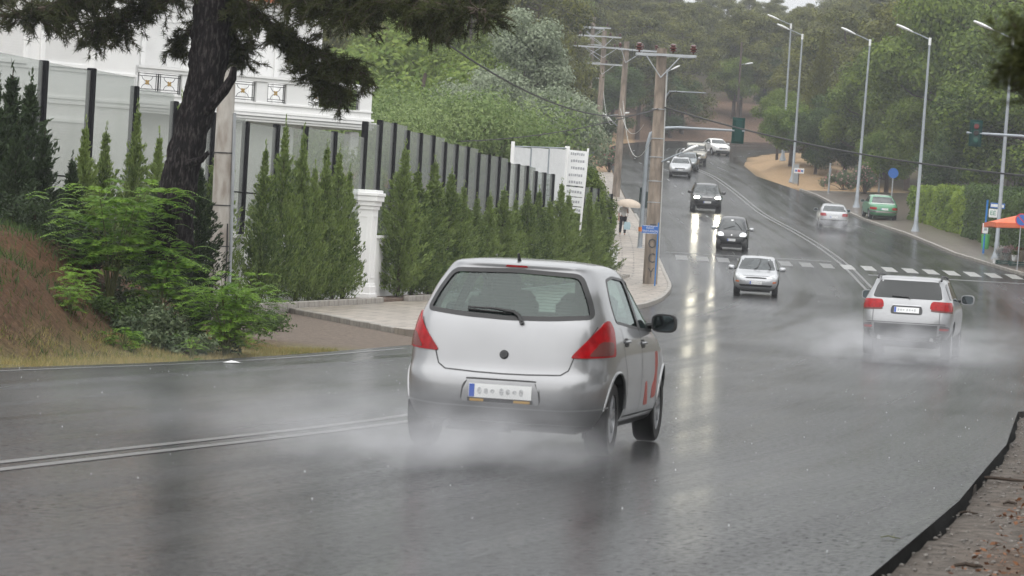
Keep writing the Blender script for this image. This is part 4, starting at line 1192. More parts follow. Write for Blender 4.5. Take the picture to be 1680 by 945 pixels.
jeep['patches'] = [('windscreen', 'front', [(-.74, 1.15), (.74, 1.15), (.68, 1.66), (-.68, 1.66)], 'glass_screen', .004), ('*side_window', 'right', [(-1.7, 1.16), (.65, 1.14), (.35, 1.62), (-1.7, 1.64)], 'glass_dark', .004),
                   ('*headlamp', 'front', [(.52, .80), (.78, .80), (.78, .95), (.52, .95)], 'head_glass', .006), ('grille', 'front', [(-.45, .80), (.45, .80), (.45, .93), (-.45, .93)], 'dark_trim', .006), ('lower_bumper', 'front', [(-.82, .45), (.82, .45), (.82, .62), (-.82, .62)], 'lower_grey', .008)]
generic_car('off_road_car', 'beige boxy jeep descending the hill between a silver and a white car', jeep, 1141, 262, 271, 181)
S = saloon(M['white_car'], 4.35, .84, 1.42, True)
generic_car('saloon_car', 'white saloon coming round the far bend', S, 1174, 250, 297, 163)
S = saloon(M['silver2'], 4.2, .84, 1.40, False, False, .70)
S['patches'] = [p for p in S['patches'] if not p[0].endswith('tail_lamp')] + [('*tail_lamp', 'rear', [(.42, .74), (.76, .74), (.76, .90), (.46, .90)], 'tail_red', .008),
                ('lamp_panel', 'rear', [(-.42, .80), (.42, .80), (.42, .90), (-.42, .90)], 'silver2', .006)]
generic_car('hatchback_car', 'silver hatchback driving away uphill past the parked green car', S, 1364, 378, 189, -3.0)
S = saloon(M['green_car'], 4.6, .88, 1.46, True, False, .66)
S['patches'] = [p for p in S['patches'] if p[0] not in ('*tail_lamp', 'bumper_strip')] + [('*tail_lamp', 'rear', [(.46, .62), (.83, .62), (.83, .76), (.46, .76)], 'tail_red', .008),
                ('bumper', 'rear', [(-.86, .46), (.86, .46), (.86, .55), (-.86, .55)], 'chrome', .03), ('window_trim', 'rear', [(-.72, .965), (.72, .965), (.72, .99), (-.72, .99)], 'white_car', .006), ('roof_panel', 'top', [(-.75, -.62), (.28, -.62), (.28, .62), (-.75, .62)], 'white_car', .003)]
g, gb = generic_car('saloon_car', 'old green saloon with chrome bumper parked on the pavement by the hedge', S, 1442, 351, 204, -8, dz=.15)
# ================================================================== VILLA, WALL AND FENCE
def text_mesh(txt, size, mat, name='lettering', depth=.003):
    cu = bpy.data.curves.new(name, 'FONT'); cu.body = txt; cu.size = size; cu.align_x = 'CENTER'; cu.align_y = 'CENTER'; cu.extrude = depth; cu.resolution_u = 2
    o = bpy.data.objects.new(name, cu); COL.objects.link(o)
    bpy.context.view_layer.update()
    dg = bpy.context.evaluated_depsgraph_get()
    me = bpy.data.meshes.new_from_object(o.evaluated_get(dg), depsgraph=dg)
    bpy.data.objects.remove(o)
    me.materials.clear(); me.materials.append(mat)
    return me

VC = Vector((-4.7, 103, 0)); VR = math.atan2(-.61, -.79)
vx = Vector((math.cos(VR), math.sin(VR), 0)); vy = Vector((-math.sin(VR), math.cos(VR), 0))
def fac(x, y, off=0.0):
    """pixel -> (along facade, height) on the facade plane moved outwards by off"""
    o = Vector((0, 0, CAMZ)); d = P(x, y, 100) - o
    c = VC + vy*off
    t = (c-o).dot(vy)/d.dot(vy)
    p = o + d*t
    return (p-c).dot(vx), p.z
villa = thing('villa', 'white villa with moulded balcony and iron railings behind the fence', 'house', VC, VR)
def vbox(name, u0, u1, z0, z1, y0, y1, mat=None, parent=None):
    return MB().bbox((u0, y0, z0), (u1, y1, z1)).build(name, mat or M['white_paint'], parent or villa)
uB, zB = fac(608, 214)              # underside of the balcony at its right end
uL, zL = fac(222, 170)
zp0, zp1 = zB + .36, fac(600, 150)[1]
vbox('balcony_slab', uB, 40, zB+.10, zB+.36, -9, .0)
for k, (dz, dy) in enumerate(((.0, .03), (.07, .07), (.16, .12), (.27, .06))):
    vbox('moulding', uB-dy, 40, zB+dz, zB+dz+.065, -8, dy, M['white_trim'])
vbox('ground_floor_wall', fac(495, 250)[0], 40, -.4, zB+.09, -9, -.5)
vbox('porch_wall', uB+.4, 9, -.4, zB+.09, -9, -6.5)
for u in (uB+.35, uB+.35+4.2): MB().cbox((u, -.5, zB/2-.2), (.34, .34, zB+.25), .03).build('porch_column', M['white_trim'], villa)
# parapet: piers and rails round the iron panels
panels = [fac(x0, 160)[0:1] + fac(x1, 160)[0:1] for x0, x1 in ((507, 592), (439, 471), (381, 421), (322, 362), (225, 298))]
panels = [(min(a, b), max(a, b)) for a, b in panels]
zr0, zr1 = zp0 + .22, zp0 + .22 + .62
edges = [uB] + [e for p in panels for e in p] + [uL]
for i in range(0, len(edges), 2):
    vbox('parapet_pier', edges[i], edges[i+1], zp0, zr1, -.22, -.02)
vbox('parapet_base', uB, uL, zp0-.002, zr0, -.215, -.025)
vbox('parapet_top', uB-.04, uL, zr1, zr1+.10, -.26, .03, M['white_trim'])
vbox('parapet_cap', uB-.09, uL, zr1+.10, zr1+.17, -.30, .08, M['white_trim'])
vbox('parapet_ledge', uB-.02, uL, zr0-.05, zr0, -.20, .02, M['white_trim'])
for a, b in panels:
    ir = MB(); y = -.12; h0, h1 = zr0+.02, zr1-.02
    for z in (h0+.03, h0+.10, h1-.10, h1-.03): ir.box(((a+b)/2, y, z), (b-a-.02, .018, .018))
    n = max(1, round((b-a)/.62)); w = (b-a)/n
    ros = []
    for k in range(n):
        c = a + w*(k+.5)
        for e in (-.5, -.42, .42, .5): ir.box((c+e*w*.96, y, (h0+h1)/2), (.018, .018, h1-h0-.03))
        zc = (h0+h1)/2
        for sx in (-1, 1):
            for sz in (-1, 1):
                ir.tube([(c+sx*.42*w, y, zc+sz*.20), (c+sx*.26*w, y, zc+sz*.19), (c+sx*.20*w, y, zc+sz*.10), (c+sx*.06*w, y, zc+sz*.03)], .009, 5)
        ros.append((c, zc))
    pr = ir.build('railing_panel', M['iron'], villa)
    for c, zc in ros:
        rs = MB()
        for k in range(4):
            an = math.pi/4 + k*math.pi/2
            rs.ell((c+.05*math.cos(an), y+.012, zc+.05*math.sin(an)), (.036, .014, .036), 8, 6)
        rs.ell((c, y+.02, zc), (.025, .015, .025), 8, 6)
        rs.build('rosette', M['gold'], pr, smooth=True)
# upper storey set back behind the balcony
uU = fac(528, 80, -2.6)[0]
zE = fac(500, 14, -2.6)[1]
vbox('upper_wall', uU, 40, zp0-.05, zE, -9.4, -2.6)
for k, (dz, dy) in enumerate(((-.5, .06), (-.36, .14), (-.20, .24), (-.08, .34))):
    vbox('cornice', uU-dy, 40, zE+dz, zE+dz+.13, -9.3, -2.6+dy, M['white_trim'])
def shutter(u0, u1, z0, z1, y):
    s_ = MB(); n = max(4, int((z1-z0)/.075)); hh = (z1-z0)/n
    s_.bbox((u0, y, z0), (u0+.06, y+.045, z1)); s_.bbox((u1-.06, y, z0), (u1, y+.045, z1))
    for k in range(n):
        M3 = Matrix.Rotation(R(-14), 3, 'X')
        s_.box(((u0+u1)/2, y+.02, z0+hh*(k+.5)), (u1-u0-.12, .012, hh*.95), M3)
    s_.bbox((u0, y-.012, z0), (u1, y-.004, z1))
    o = s_.build('shutter', M['white_trim'], villa)
    fr = MB(); t = .09
    fr.bbox((u0-t, y-.01, z0-t), (u0-.003, y+.06, z1+t)); fr.bbox((u1+.003, y-.01, z0-t), (u1+t, y+.06, z1+t)); fr.bbox((u0, y-.01, z1+.003), (u1, y+.06, z1+t)); fr.bbox((u0-.05, y-.01, z0-t), (u1+.05, y+.09, z0-.003))
    fr.build('window_surround', M['white_trim'], o)
for px in ((300, 235), (410, 350), (500, 455)):
    a, b = fac(px[0], 70, -2.6)[0], fac(px[1], 70, -2.6)[0]
    shutter(a, b, zp0+.1, zE-.85, -2.585)
# projecting block on the left
uP = fac(222, 120, 1.2)[0]
zT = zE + .2
vbox('projecting_wall', uP, 42, -.4, zT, -9.5, 1.2)
for dz in (zB+.02, zB+.16, zB+.95):
    vbox('string_course', uP-.03, 42, dz, dz+.07, -9.2, 1.245, M['white_trim'])
for x0, x1 in ((150, 70), (40, -60)):
    a, b = fac(x0, 80, 1.2)[0], fac(x1, 80, 1.2)[0]
    shutter(a, b, zB+1.15, zB+3.2, 1.215)
    shutter(a, b, .9, zB-.5, 1.215)
# roof with tile courses
rf = MB(); rise = 2.0
rf.add([(uU-.5, -2.1, zE+.06), (42, -2.1, zE+.06), (42, -9.9, zE+.06), (uU-.5, -9.9, zE+.06), (uU+3, -6, zE+.06+rise), (42, -6, zE+.06+rise)], [(0, 1, 5, 4), (2, 3, 4, 5), (0, 4, 3), (0, 3, 2, 1), (1, 2, 5)])
ro = rf.build('roof', M['roof_tile'], villa)
tile = MB().tube([(0, 0, 0), (0, -.42, .215)], [.085, .075], 6).mesh('roof_tile', M['roof_tile'])
for k in range(46):
    for j in range(3):
        o = obj('tile', tile, ro); o.location = (uU-.3+k*.19, -2.06-j*.40, zE+.09+j*.205)

# ---- boundary wall, pillar, fence
WA = math.atan(.175)
def wpt(y, off=0.0): return Vector((float(Wx(y))+off*math.cos(WA), y-off*math.sin(WA), 0))
bw = thing('boundary_wall', 'low white wall below the glass fence beside the pavement', 'wall')
def wall_seg(y0, y1, z0, z1, t=.24, name='wall_panel', mat=None):
    a, b = wpt(y0), wpt(y1); c = (a+b)/2; L = (b-a).length
    return MB().box((c.x, c.y, (z0+z1)/2), (t, L, z1-z0), rz=-WA).build(name, mat or M['white_paint'], bw)
wall_seg(52, 87.4, -.6, 1.32); wall_seg(88.7, 134.5, -.6, 1.45)
wall_seg(52, 87.4, 1.32, 1.40, .34, 'coping', M['white_trim']); wall_seg(88.7, 134.5, 1.45, 1.53, .34, 'coping', M['white_trim'])
M['fence_glass'] = glassmat('smoky fence glass', (.93, .945, .93), .0, .10, .5)
_n, _l = M['fence_glass'].node_tree.nodes, M['fence_glass'].node_tree.links
_df = _n.new('ShaderNodeBsdfDiffuse'); _df.inputs[0].default_value = (.62, .64, .62, 1)
_mx = _n.new('ShaderNodeMixShader'); _mx.inputs[0].default_value = .22
_o = _n['Material Output']; _src = _o.inputs['Surface'].links[0].from_socket
_l.new(_src, _mx.inputs[1]); _l.new(_df.outputs[0], _mx.inputs[2]); _l.new(_mx.outputs[0], _o.inputs['Surface'])
fence = thing('glass_fence', 'fence of smoky glass panels between dark posts stepping along the white wall', 'fence')
posts = [(y, np.interp(y, [52, 61, 64, 67, 70, 75.8, 81.5, 85], [2.75, 2.72, 2.77, 2.58, 2.42, 2.25, 2.39, 2.4])+1.7, 1.40) for y in (52, 55, 58, 61.3, 64.2, 67.1, 70, 73, 75.9, 78.7, 81.5, 84.6)]
posts.append((88.05, 4.5, 2.7))
for k in range(1, 26): posts.append((88.05+k*1.78, 4.62-.125*((k)//3), 1.53))
for i, (y, zt, zb) in enumerate(posts):
    p = wpt(y)
    MB().cbox((p.x, p.y, (zt+min(zb, 1.53))/2 if zb < 2 else (zt+zb)/2), (.15, .17, zt-(zb if zb > 2 else zb)), .012, -WA).build('fence_post', M['dark_post'], fence)
    if i+1 < len(posts):
        y2, zt2, _ = posts[i+1]
        q = wpt(y2); c = (p+q)/2; L = (q-p).length-.17
        top = zt-.02
        base = 1.53 if y > 86 else 1.40
        if 86 < y < 89: base = 1.53
        g = MB().box((c.x, c.y, (base+.06+top)/2), (.02, L, top-base-.06), rz=-WA).build('glass_panel', M['fence_glass'], fence)
        MB().box((c.x, c.y, base+.95), (.03, L, .03), rz=-WA).build('panel_bar', M['dark_post'] if y < 86 else M['steel'], fence)
pil = thing('gate_pillar', 'tall white square pillar with stepped cap at the end of the wall', 'pillar', wpt(88.05, .08) + Vector((0, 0, -.22)), -WA)
MB().cbox((0, 0, 1.25), (.66, .66, 2.5), .02).build('shaft', M['white_paint'], pil)
for w, z0, z1 in ((.80, 0, .22), (.74, .22, .42), (.70, .42, .48)): MB().cbox((0, 0, (z0+z1)/2), (w, w, z1-z0), .015).build('plinth', M['white_trim'], pil)
for w, z0, z1 in ((.72, 2.42, 2.52), (.80, 2.52, 2.64), (.90, 2.64, 2.78), (.96, 2.78, 2.86), (.84, 2.86, 2.93)): MB().cbox((0, 0, (z0+z1)/2), (w, w, z1-z0), .012).build('cap', M['white_trim'], pil)
for a in range(4):
    f = MB(); c, s_ = math.cos(a*math.pi/2), math.sin(a*math.pi/2)
    for x0, x1, z0, z1 in ((-.22, .22, .62, .66), (-.22, .22, 2.22, 2.26), (-.22, -.18, .66, 2.22), (.18, .22, .66, 2.22)):
        m3 = Matrix.Rotation(a*math.pi/2, 3, 'Z')
        f.add([m3 @ Vector(v) for v in MB().bbox((x0, .328, z0), (x1, .345, z1)).v], MB().bbox((x0, .328, z0), (x1, .345, z1)).f)
    f.build('panel_moulding', M['white_trim'], pil)

# ================================================================== POLES, LAMPS, SIGNALS
def catenary(a, b, sag, n=16):
    a, b = Vector(a), Vector(b)
    return [a.lerp(b, t) - Vector((0, 0, 4*sag*t*(1-t))) for t in np.linspace(0, 1, n)]
def insulator(parent, p, s=1.0):
    p = Vector(p)
    MB().lathe([(.025*s, 0), (.03*s, .05*s), (.11*s, .07*s), (.12*s, .10*s), (.06*s, .13*s), (.12*s, .16*s), (.125*s, .20*s), (.06*s, .23*s), (.10*s, .26*s), (.09*s, .30*s), (.03*s, .32*s)], 14, Matrix.Translation(p)).build('insulator', M['insulator'], parent, smooth=True)
def cross_arm(parent, z, x0, x1, s=1.0):
    """steel channel arm with V braces, insulators at its ends"""
    a = MB().box(((x0+x1)/2, -.20*s, z), (x1-x0, .05, .09)); a.box(((x0+x1)/2, .20*s, z), (x1-x0, .05, .09))
    for e in (x0, x1, 0): a.box((e, 0, z), (.05, .44*s, .07))
    o = a.build('cross_arm', M['steel'], parent)
    for e in (x0*.62, x1*.55): MB().tube([(e, -.2*s, z-.04), (0, -.2*s, z-.85)], .022, 5).build('arm_brace', M['steel'], parent)
    return o
def luminaire(parent, a, b, mat='lamp_grey', head=.75):
    a, b = Vector(a), Vector(b); d = (b-a).normalized()
    MB().tube([a, a.lerp(b, .5)+Vector((0, 0, .02)), b], [.035, .03, .028], 8).build('lamp_arm', M[mat], parent, smooth=True)
    q = d.to_track_quat('Z', 'Y').to_matrix().to_4x4()
    hd = MB().lathe([(.03, -.05), (.07, .03), (.12, head*.35), (.13, head*.65), (.09, head*.95), (.02, head)], 14, Matrix.Translation(b) @ q @ Matrix.Diagonal((1, .62, 1, 1)))
    h = hd.build('lamp_head', M['white_sign'], parent, smooth=True)
    MB().ell(b + d*head*.55 - Vector((0, 0, .06)), (.09, .09, .05), 10, 6).build('lamp_bowl', M['head_glass'], h, smooth=True)

def pole_root(name, label, cat, x, y, d, lean=0.0, group=None, z=None):
    p = P(x, y, d)
    o = thing(name, label, cat, (p.x, p.y, (gz(p.x, p.y) if z is None else z)), 0, group)
    o.rotation_euler = (0, R(lean), 0)
    return o
u1 = pole_root('utility_pole', 'thick concrete utility pole with graffiti beside the blue street sign', 'pole', 1066, 471, 126, -.4)
MB().tube([(0, 0, -.2), (0, 0, 1.5), (.01, 0, 5), (0, 0, 9.0)], [.28, .27, .235, .19], 18).build('shaft', M['pole_concrete'], u1, smooth=True)
cross_arm(u1, 8.75, -.95, 1.28, 1.1)
for x in (-.85, .42, 1.18): insulator(u1, (x, -.1, 8.82), 1.15)
for z in (3.2, 4.0, 4.9, 5.6, 6.7): MB().lathe([(.262, z), (.262, z+.03)], 16).build('band', M['steel'], u1)
luminaire(u1, (.2, -.12, 4.75), (1.0, -.3, 5.15), head=.6)
MB().tube([(.27, -.05, .4), (.255, -.05, 4), (.22, -.05, 8)], .03, 6).build('conduit', M['pale_cable'], u1)
for k, ch in enumerate('TOCY'):
    o = obj('graffiti_letter', text_mesh(ch, .52, M['dark_text']), u1)
    me = o.data
    for v in me.vertices:
        xx, zz = v.co.x*.8, v.co.y
        rr = .287 - .004*k + v.co.z
        v.co = Vector((rr*math.sin(xx/.28), -rr*math.cos(xx/.28), 2.2-.55*k+zz))
u2 = pole_root('utility_pole', 'slim concrete utility pole on the pavement behind the hedge end', 'pole', 1010, 325, 213, .8)
MB().tube([(0, 0, -.2), (0, 0, 5), (0, 0, 10.0)], [.26, .22, .17], 14).build('shaft', M['pole_concrete'], u2, smooth=True)
cross_arm(u2, 9.5, -.5, 2.0, 1.2)
for x in (-.4, 1.0, 1.9): insulator(u2, (x, 0, 9.57), 1.1)
luminaire(u2, (-.2, 0, 4.6), (-.55, -.2, 4.85), head=1.0)
u3 = pole_root('utility_pole', 'utility pole with three steel cross arms by the pink oleander', 'pole', 980, 249, 280, .2)
MB().tube([(0, 0, -.5), (0, 0, 5), (0, 0, 10.4)], [.28, .25, .19], 14).build('shaft', M['pole_concrete'], u3, smooth=True)
for z, a, b in ((9.9, -2.2, 1.4), (9.0, -2.6, 2.0), (7.6, -1.4, 1.8)): cross_arm(u3, z, a, b, 1.4)
for z, xs in ((9.95, (-2.0, 0.5, 1.3)), (9.05, (-2.4, .9, 1.9)), (7.65, (.3,))):
    for x in xs: insulator(u3, (x, 0, z), .9)
luminaire(u3, (.2, 0, 3.2), (1.6, -.3, 3.5), head=.9)
u4 = pole_root('transformer_pole', 'pole with lattice platform and grey transformer behind the trees', 'pole', 962, 215, 306, .4)
MB().tube([(0, 0, -.5), (0, 0, 11.5)], [.28, .18], 12).build('shaft', M['pole_concrete'], u4, smooth=True)
la = MB()
for x in (-1.0, 1.0):
    for y in (-.5, .5): la.tube([(x, y, 6.0), (x, y, 10.6)], .04, 5)
for z in (6.0, 7.4, 9.0, 10.5):
    for y in (-.5, .5): la.tube([(-1, y, z), (1, y, z)], .035, 5)
    for x in (-1, 1): la.tube([(x, -.5, z), (x, .5, z)], .035, 5)
for z in (6.0, 7.5, 9.0):
    la.tube([(-1, -.5, z), (1, -.5, z+1.4)], .025, 5); la.tube([(1, -.5, z), (-1, -.5, z+1.4)], .025, 5)
la.build('lattice', M['steel'], u4)
tr = MB().cbox((-.5, -.1, 6.55), (.75, .7, 1.0), .05)
for k in range(5): tr.box((-.8+k*.15, -.5, 6.5), (.03, .12, .8))
t_ = tr.build('transformer', M['lamp_grey'], u4)
for k in range(3): MB().lathe([(.06, 0), (.06, .25), (.02, .3)], 8, Matrix.Translation((-.7+k*.2, -.1, 7.05))).build('bushing', M['insulator'], t_)
for x in (-1.3, 0, 1.3): insulator(u4, (x, 0, 10.7), .9)
cross_arm(u4, 10.6, -1.5, 1.6, 1.2)

# concrete pole at the villa with its conduit
cp = pole_root('concrete_pole', 'peeling concrete pole with conduit standing among the cypresses before the villa', 'pole', 361, 430, 57.5, -.9)
M['peel'] = pm('peeling pole', (.52, .50, .46), .85, 0, .3, 4, .005, 14, col2=(.27, .235, .20), stretch=(1.5, 1.5, .5))
MB().tube([(0, 0, -.6), (0, 0, 3), (.04, 0, 8)], [.17, .155, .13], 18).build('shaft', M['peel'], cp, smooth=True)
for z in (.7, 1.5, 2.2, 3.1): MB().lathe([(.167, z), (.167, z+.018)], 16).build('band', M['dark_trim'], cp)
MB().tube([(.2, -.05, 0), (.2, -.05, 1.4), (.17, -.05, 3.8)], .028, 8).build('conduit', M['steel'], cp)
MB().tube([(.13, -.1, -.2), (.14, -.12, 1.5), (.13, -.1, 1.9)], .012, 6).build('cable', M['cable'], cp)

def street_lamp(x, y, d, label, h=10.9, group='lamps along the pavement', arm=1.75, lean=1.0):
    o = pole_root('street_lamp', label, 'street lamp', x, y, d, lean, group)
    MB().tube([(0, 0, -.1), (0, 0, .9), (0, 0, .95), (0, 0, 5.5), (0, 0, h)], [.13, .125, .10, .085, .055], 12).build('post', M['lamp_grey'], o, smooth=True)
    MB().lathe([(.28, 0), (.26, .10), (.17, .35), (.135, .5)], 14).build('base', M['lamp_grey'], o, smooth=True)
    MB().cyl((0, 0, h-.35), (0, 0, h+.06), .08, n=10).build('collar', M['white_sign'], o)
    luminaire(o, (0, 0, h-.05), (-arm+.75, 0, h+.32), head=1.0)
    return o
street_lamp(1634, 419, 160, 'street lamp beside the orange parasol and blue bus stop post', h=10.7)
street_lamp(1502, 372, 187.5, 'street lamp in front of the yellow green hedge')
street_lamp(1405, 335, 216, 'street lamp just up the road from the parked green car', lean=1.4)
street_lamp(1300, 296, 247, 'street lamp by the grey cabinet on the straw mound', lean=.6)
street_lamp(1284, 262, 268, 'farthest street lamp rising out of the round bushes', lean=.2)
fl = pole_root('street_lamp', 'grey lamp post with a long bare arm behind the graffiti pole', 'street lamp', 1086, 250, 288, .4)
MB().tube([(0, 0, 0), (0, 0, 7.6)], [.11, .07], 10).build('post', M['lamp_grey'], fl, smooth=True)
luminaire(fl, (0, 0, 7.4), (.35, 0, 7.6), head=.8)
MB().tube([(.0, 0, 5.2), (.3, 0, 5.75), (3.4, 0, 5.8)], [.05, .05, .04], 8).build('signal_arm', M['lamp_grey'], fl, smooth=True)
fl2 = pole_root('street_lamp', 'lamp on a wooden pole among the pines beyond the bend', 'street lamp', 1208, 214, 345, .2)
MB().tube([(0, 0, -1), (0, 0, 9.2)], [.14, .10], 8).build('post', M['bark_far'], fl2)
luminaire(fl2, (0, 0, 6.9), (.5, 0, 7.0), head=.8)

def signal_head(parent, c, facing, lens=True, s=1.0):
    """three-aspect signal; facing -1 shows its lenses to us"""
    c = Vector(c)
    o = MB().cbox(c, (.34*s, .24, .98*s), .03).build('signal_head', M['signal_green'], parent)
    bk = MB().cbox(c + Vector((0, .02*-facing, 0)), (.56*s, .03, 1.18*s), .01).build('backing_board', M['signal_green'] , o)
    if facing < 0:
        for k, mt in enumerate(('lens_red', 'lens_dark', 'lens_green')):
            q = c + Vector((0, -.125, (.30-.30*k)*s))
            MB().lathe([(.115*s, 0), (.115*s, .02), (.08*s, .03)], 16, Matrix.Translation(q) @ Matrix.Rotation(R(90), 4, 'X')).build('lens', M[mt], o)
            MB().tube([q + Vector((.13*s*math.cos(a), -.08, .13*s*math.sin(a))) for a in np.linspace(R(10), R(170), 9)], .014, 5).build('visor', M['signal_black'], o)
    return o
sg1 = pole_root('traffic_signal', 'grey traffic signal mast with arm over the road seen from behind', 'traffic light', 1049, 412, 152, 1.0)
MB().tube([(0, 0, 0), (0, 0, 4.8), (.10, 0, 5.35), (.5, 0, 5.62), (1.3, 0, 5.72), (4.35, 0, 5.78)], [.11, .085, .075, .07, .06, .05], 12).build('mast', M['lamp_grey'], sg1, smooth=True)
signal_head(sg1, (4.05, .0, 5.78), 1)
MB().cbox((.18, .1, 2.35), (.26, .22, .75), .03).build('signal_head', M['signal_black'], sg1)
MB().cbox((-.14, .1, 2.55), (.10, .22, .7), .03).build('signal_head', M['signal_black'], sg1)
MB().lathe([(.125, .9), (.125, 1.1)], 12).build('orange_band', pm('orange band', (.6, .18, .03), .5), sg1)
MB().lathe([(.2, 0), (.18, .08), (.12, .2)], 12).build('base', M['lamp_grey'], sg1)
sg2 = pole_root('traffic_signal', 'traffic signal on a curved grey arm facing us beside the trees', 'traffic light', 1706, 447, 150, 1.0)
MB().tube([(0, 0, 0), (0, 0, 5.2), (-.12, 0, 5.75), (-.6, 0, 6.08), (-1.3, 0, 6.15), (-3.75, 0, 6.12)], [.11, .09, .08, .07, .065, .05], 12).build('mast', M['lamp_grey'], sg2, smooth=True)
signal_head(sg2, (-3.35, -.05, 6.12), -1)

# ---- cables
def cable(label, a, b, sag, r=.018, mat='cable', group=None):
    return tag(MB().tube(catenary(a, b, sag), r, 5).build('cable', M[mat], None), label, 'cable', group)
cable('thick black cable crossing the road from the graffiti pole to the right', P(1090, 176, 126), P(1720, 292, 96), .35, .03)
MB_ = MB().tube([P(1090, 176, 126), P(1094, 162, 126), P(1101, 152, 126), P(1110, 150.5, 126), P(1122, 153, 125)], .02, 5)
tag(MB_.build('cable', M['cable']), 'short black cable loop at the graffiti pole', 'cable')
cable('thick black cable running from the pine boughs to the graffiti pole', P(725, 66, 62), P(1080, 178, 126), .75, .02)
cable('black cable rising from behind the glass fence to the graffiti pole', P(755, 232, 108), P(1078, 178, 126), .25, .018)
cable('thin wire running overhead to the left insulator of the graffiti pole', P(860, -8, 80), P(1100, 72, 126), .1, .008)
cable('thin wire running overhead to the right insulator of the graffiti pole', P(962, -8, 80), P(1134, 70, 126), .1, .008)
cable('thin wire from the slim utility pole to the graffiti pole', P(1028, 90, 213), P(1040, 70, 126), 1.0, .012)
cable('pale wire drooping between the two nearer utility poles', P(1022, 165, 213), P(1070, 225, 126), 1.9, .014, 'pale_cable')
cable('pale wire drooping beneath the slim utility pole', P(1018, 178, 213), P(1056, 205, 150), .9, .014, 'pale_cable')
cable('pale wire hanging at the pole with three cross arms', P(990, 150, 280), P(1012, 195, 213), 1.3, .016, 'pale_cable')
cable('wire between the three-arm pole and the slim utility pole', P(1010, 48, 280), P(1036, 80, 213), .8, .012)
cable('wire between the transformer pole and the slim utility pole', P(998, 66, 300), P(1066, 85, 213), 1.2, .012)
cable('thin wire against the sky above the bend', P(1180, 60, 420), P(1420, 90, 380), 1.5, .02)

# ================================================================== SIGNS AND STREET FURNITURE
ss = pole_root('street_sign', 'blue street name sign on a blue post against the graffiti pole', 'sign', 1073, 486, 124, .2)
MB().tube([(0, 0, 0), (0, 0, 2.5)], .026, 10).build('post', M['blue_pole'], ss)
bd = MB().cbox((-.30, -.05, 2.22), (.60, .03, .30), .01).build('board', M['blue_sign'], ss)
MB().box((-.30, -.067, 2.355), (.56, .004, .012)).build('border', M['white_sign'], bd); MB().box((-.30, -.067, 2.085), (.56, .004, .012)).build('border', M['white_sign'], bd)
for t_, z in (('ΟΔΟΣ', 2.28), ('ΠΛΑΤΑΝΙΩΝ', 2.16)):
    o = obj('lettering', text_mesh(t_, .10 if z < 2.2 else .105, M['white_sign']), bd); o.location = (-.30, -.07, z); o.rotation_euler = (R(90), 0, 0)
# white boards by the end of the hedge
wb = thing('hoarding', 'white panelled hoarding between white posts behind the cypress hedge', 'hoarding')
a, b = P(838, 300, 116), P(926, 305, 119.5)
zt_a, zt_b = P(838, 240, 116).z, P(926, 243, 119.5).z
for p, zt in ((a, P(838, 232, 116).z), (b, P(926, 240, 119.5).z)):
    MB().cbox((p.x, p.y, (zt-.3)/2), (.13, .13, zt+.3), .015).build('post', M['white_trim'], wb)
for k in range(3):
    p, q = a.lerp(b, k/3), a.lerp(b, (k+1)/3)
    c = (p+q)/2; L = (q-p).length-.05; an = math.atan2(q.y-p.y, q.x-p.x)
    zt = zt_a + (zt_b-zt_a)*(k+.5)/3 - .03
    MB().box((c.x, c.y, (zt+1.2)/2), (L, .03, zt-1.2), rz=an).build('panel', M['white_sign'], wb)
    MB().box((q.x, q.y-.03, (zt+1.2)/2), (.05, .06, zt-1.2), rz=an).build('batten', M['lamp_grey'], wb)
MB().tube([(a.x, a.y, zt_a), (b.x, b.y, zt_b)], .03, 6).build('top_rail', M['lamp_grey'], wb)
sb = thing('sign_board', 'leaning white information board with faded grey lettering near the hedge end', 'sign', P(922, 342, 120))
sb.rotation_euler = (0, R(2.5), R(-4))
hB = P(922, 244, 120).z - P(922, 342, 120).z
for x in (.03, .72): MB().cbox((x, 0, hB/2-.4), (.07, .07, hB+1.0), .01).build('post', M['white_trim'], sb)
for z0, z1 in ((hB*.40, hB-.02), (hB*.22, hB*.375), (hB*.06, hB*.205), (-.12, hB*.045)):
    bo = MB().cbox((.38, -.05, (z0+z1)/2), (.66, .03, z1-z0), .006).build('board', M['white_sign'], sb)
    n = max(1, int((z1-z0)/.24))
    for k in range(n):
        z = z1 - (z1-z0)*(k+.5)/n
        xx = .12 + .03*(k % 3)
        while xx < .62 - .04*(k % 2):
            w = random.uniform(.03, .075)
            MB().box((xx+w/2, -.068, z+random.uniform(-.01, .01)), (w, .004, .09)).build('lettering', M['grey_text'], bo)
            xx += w + .022
# bus stop
bs = pole_root('bus_stop', 'blue bus stop post with route plates and a white notice', 'bus stop', 1613, 415, 165, 1.4)
MB().tube([(0, 0, 0), (0, 0, 2.75)], .05, 10).build('post', M['blue_pole'], bs)
t1 = MB().cbox((.50, -.06, 2.50), (.72, .03, .26), .01).build('route_plate', M['blue_sign'], bs)
MB().box((.34, -.078, 2.50), (.34, .004, .14)).build('plate_panel', M['white_sign'], t1); MB().box((.70, -.078, 2.50), (.22, .004, .14)).build('plate_panel', M['white_sign'], t1)
t2 = MB().cbox((.36, -.06, 2.12), (.52, .03, .42), .01).build('route_plate', M['white_sign'], bs)
MB().box((.63, -.06, 2.12), (.05, .035, .44)).build('plate_edge', M['green_text'], t2)
o = obj('lettering', text_mesh('EE', .30, M['green_text']), t2); o.location = (.30, -.078, 2.12); o.rotation_euler = (R(90), 0, 0)
t3 = MB().cbox((-.02, -.08, 1.35), (.30, .04, .50), .01).build('notice', M['white_sign'], bs)
MB().box((-.165, -.103, 1.35), (.02, .005, .48)).build('notice_edge', M['red_sign'], t3); MB().box((0, -.103, 1.30), (.14, .004, .12)).build('notice_print', M['grey_text'], t3)
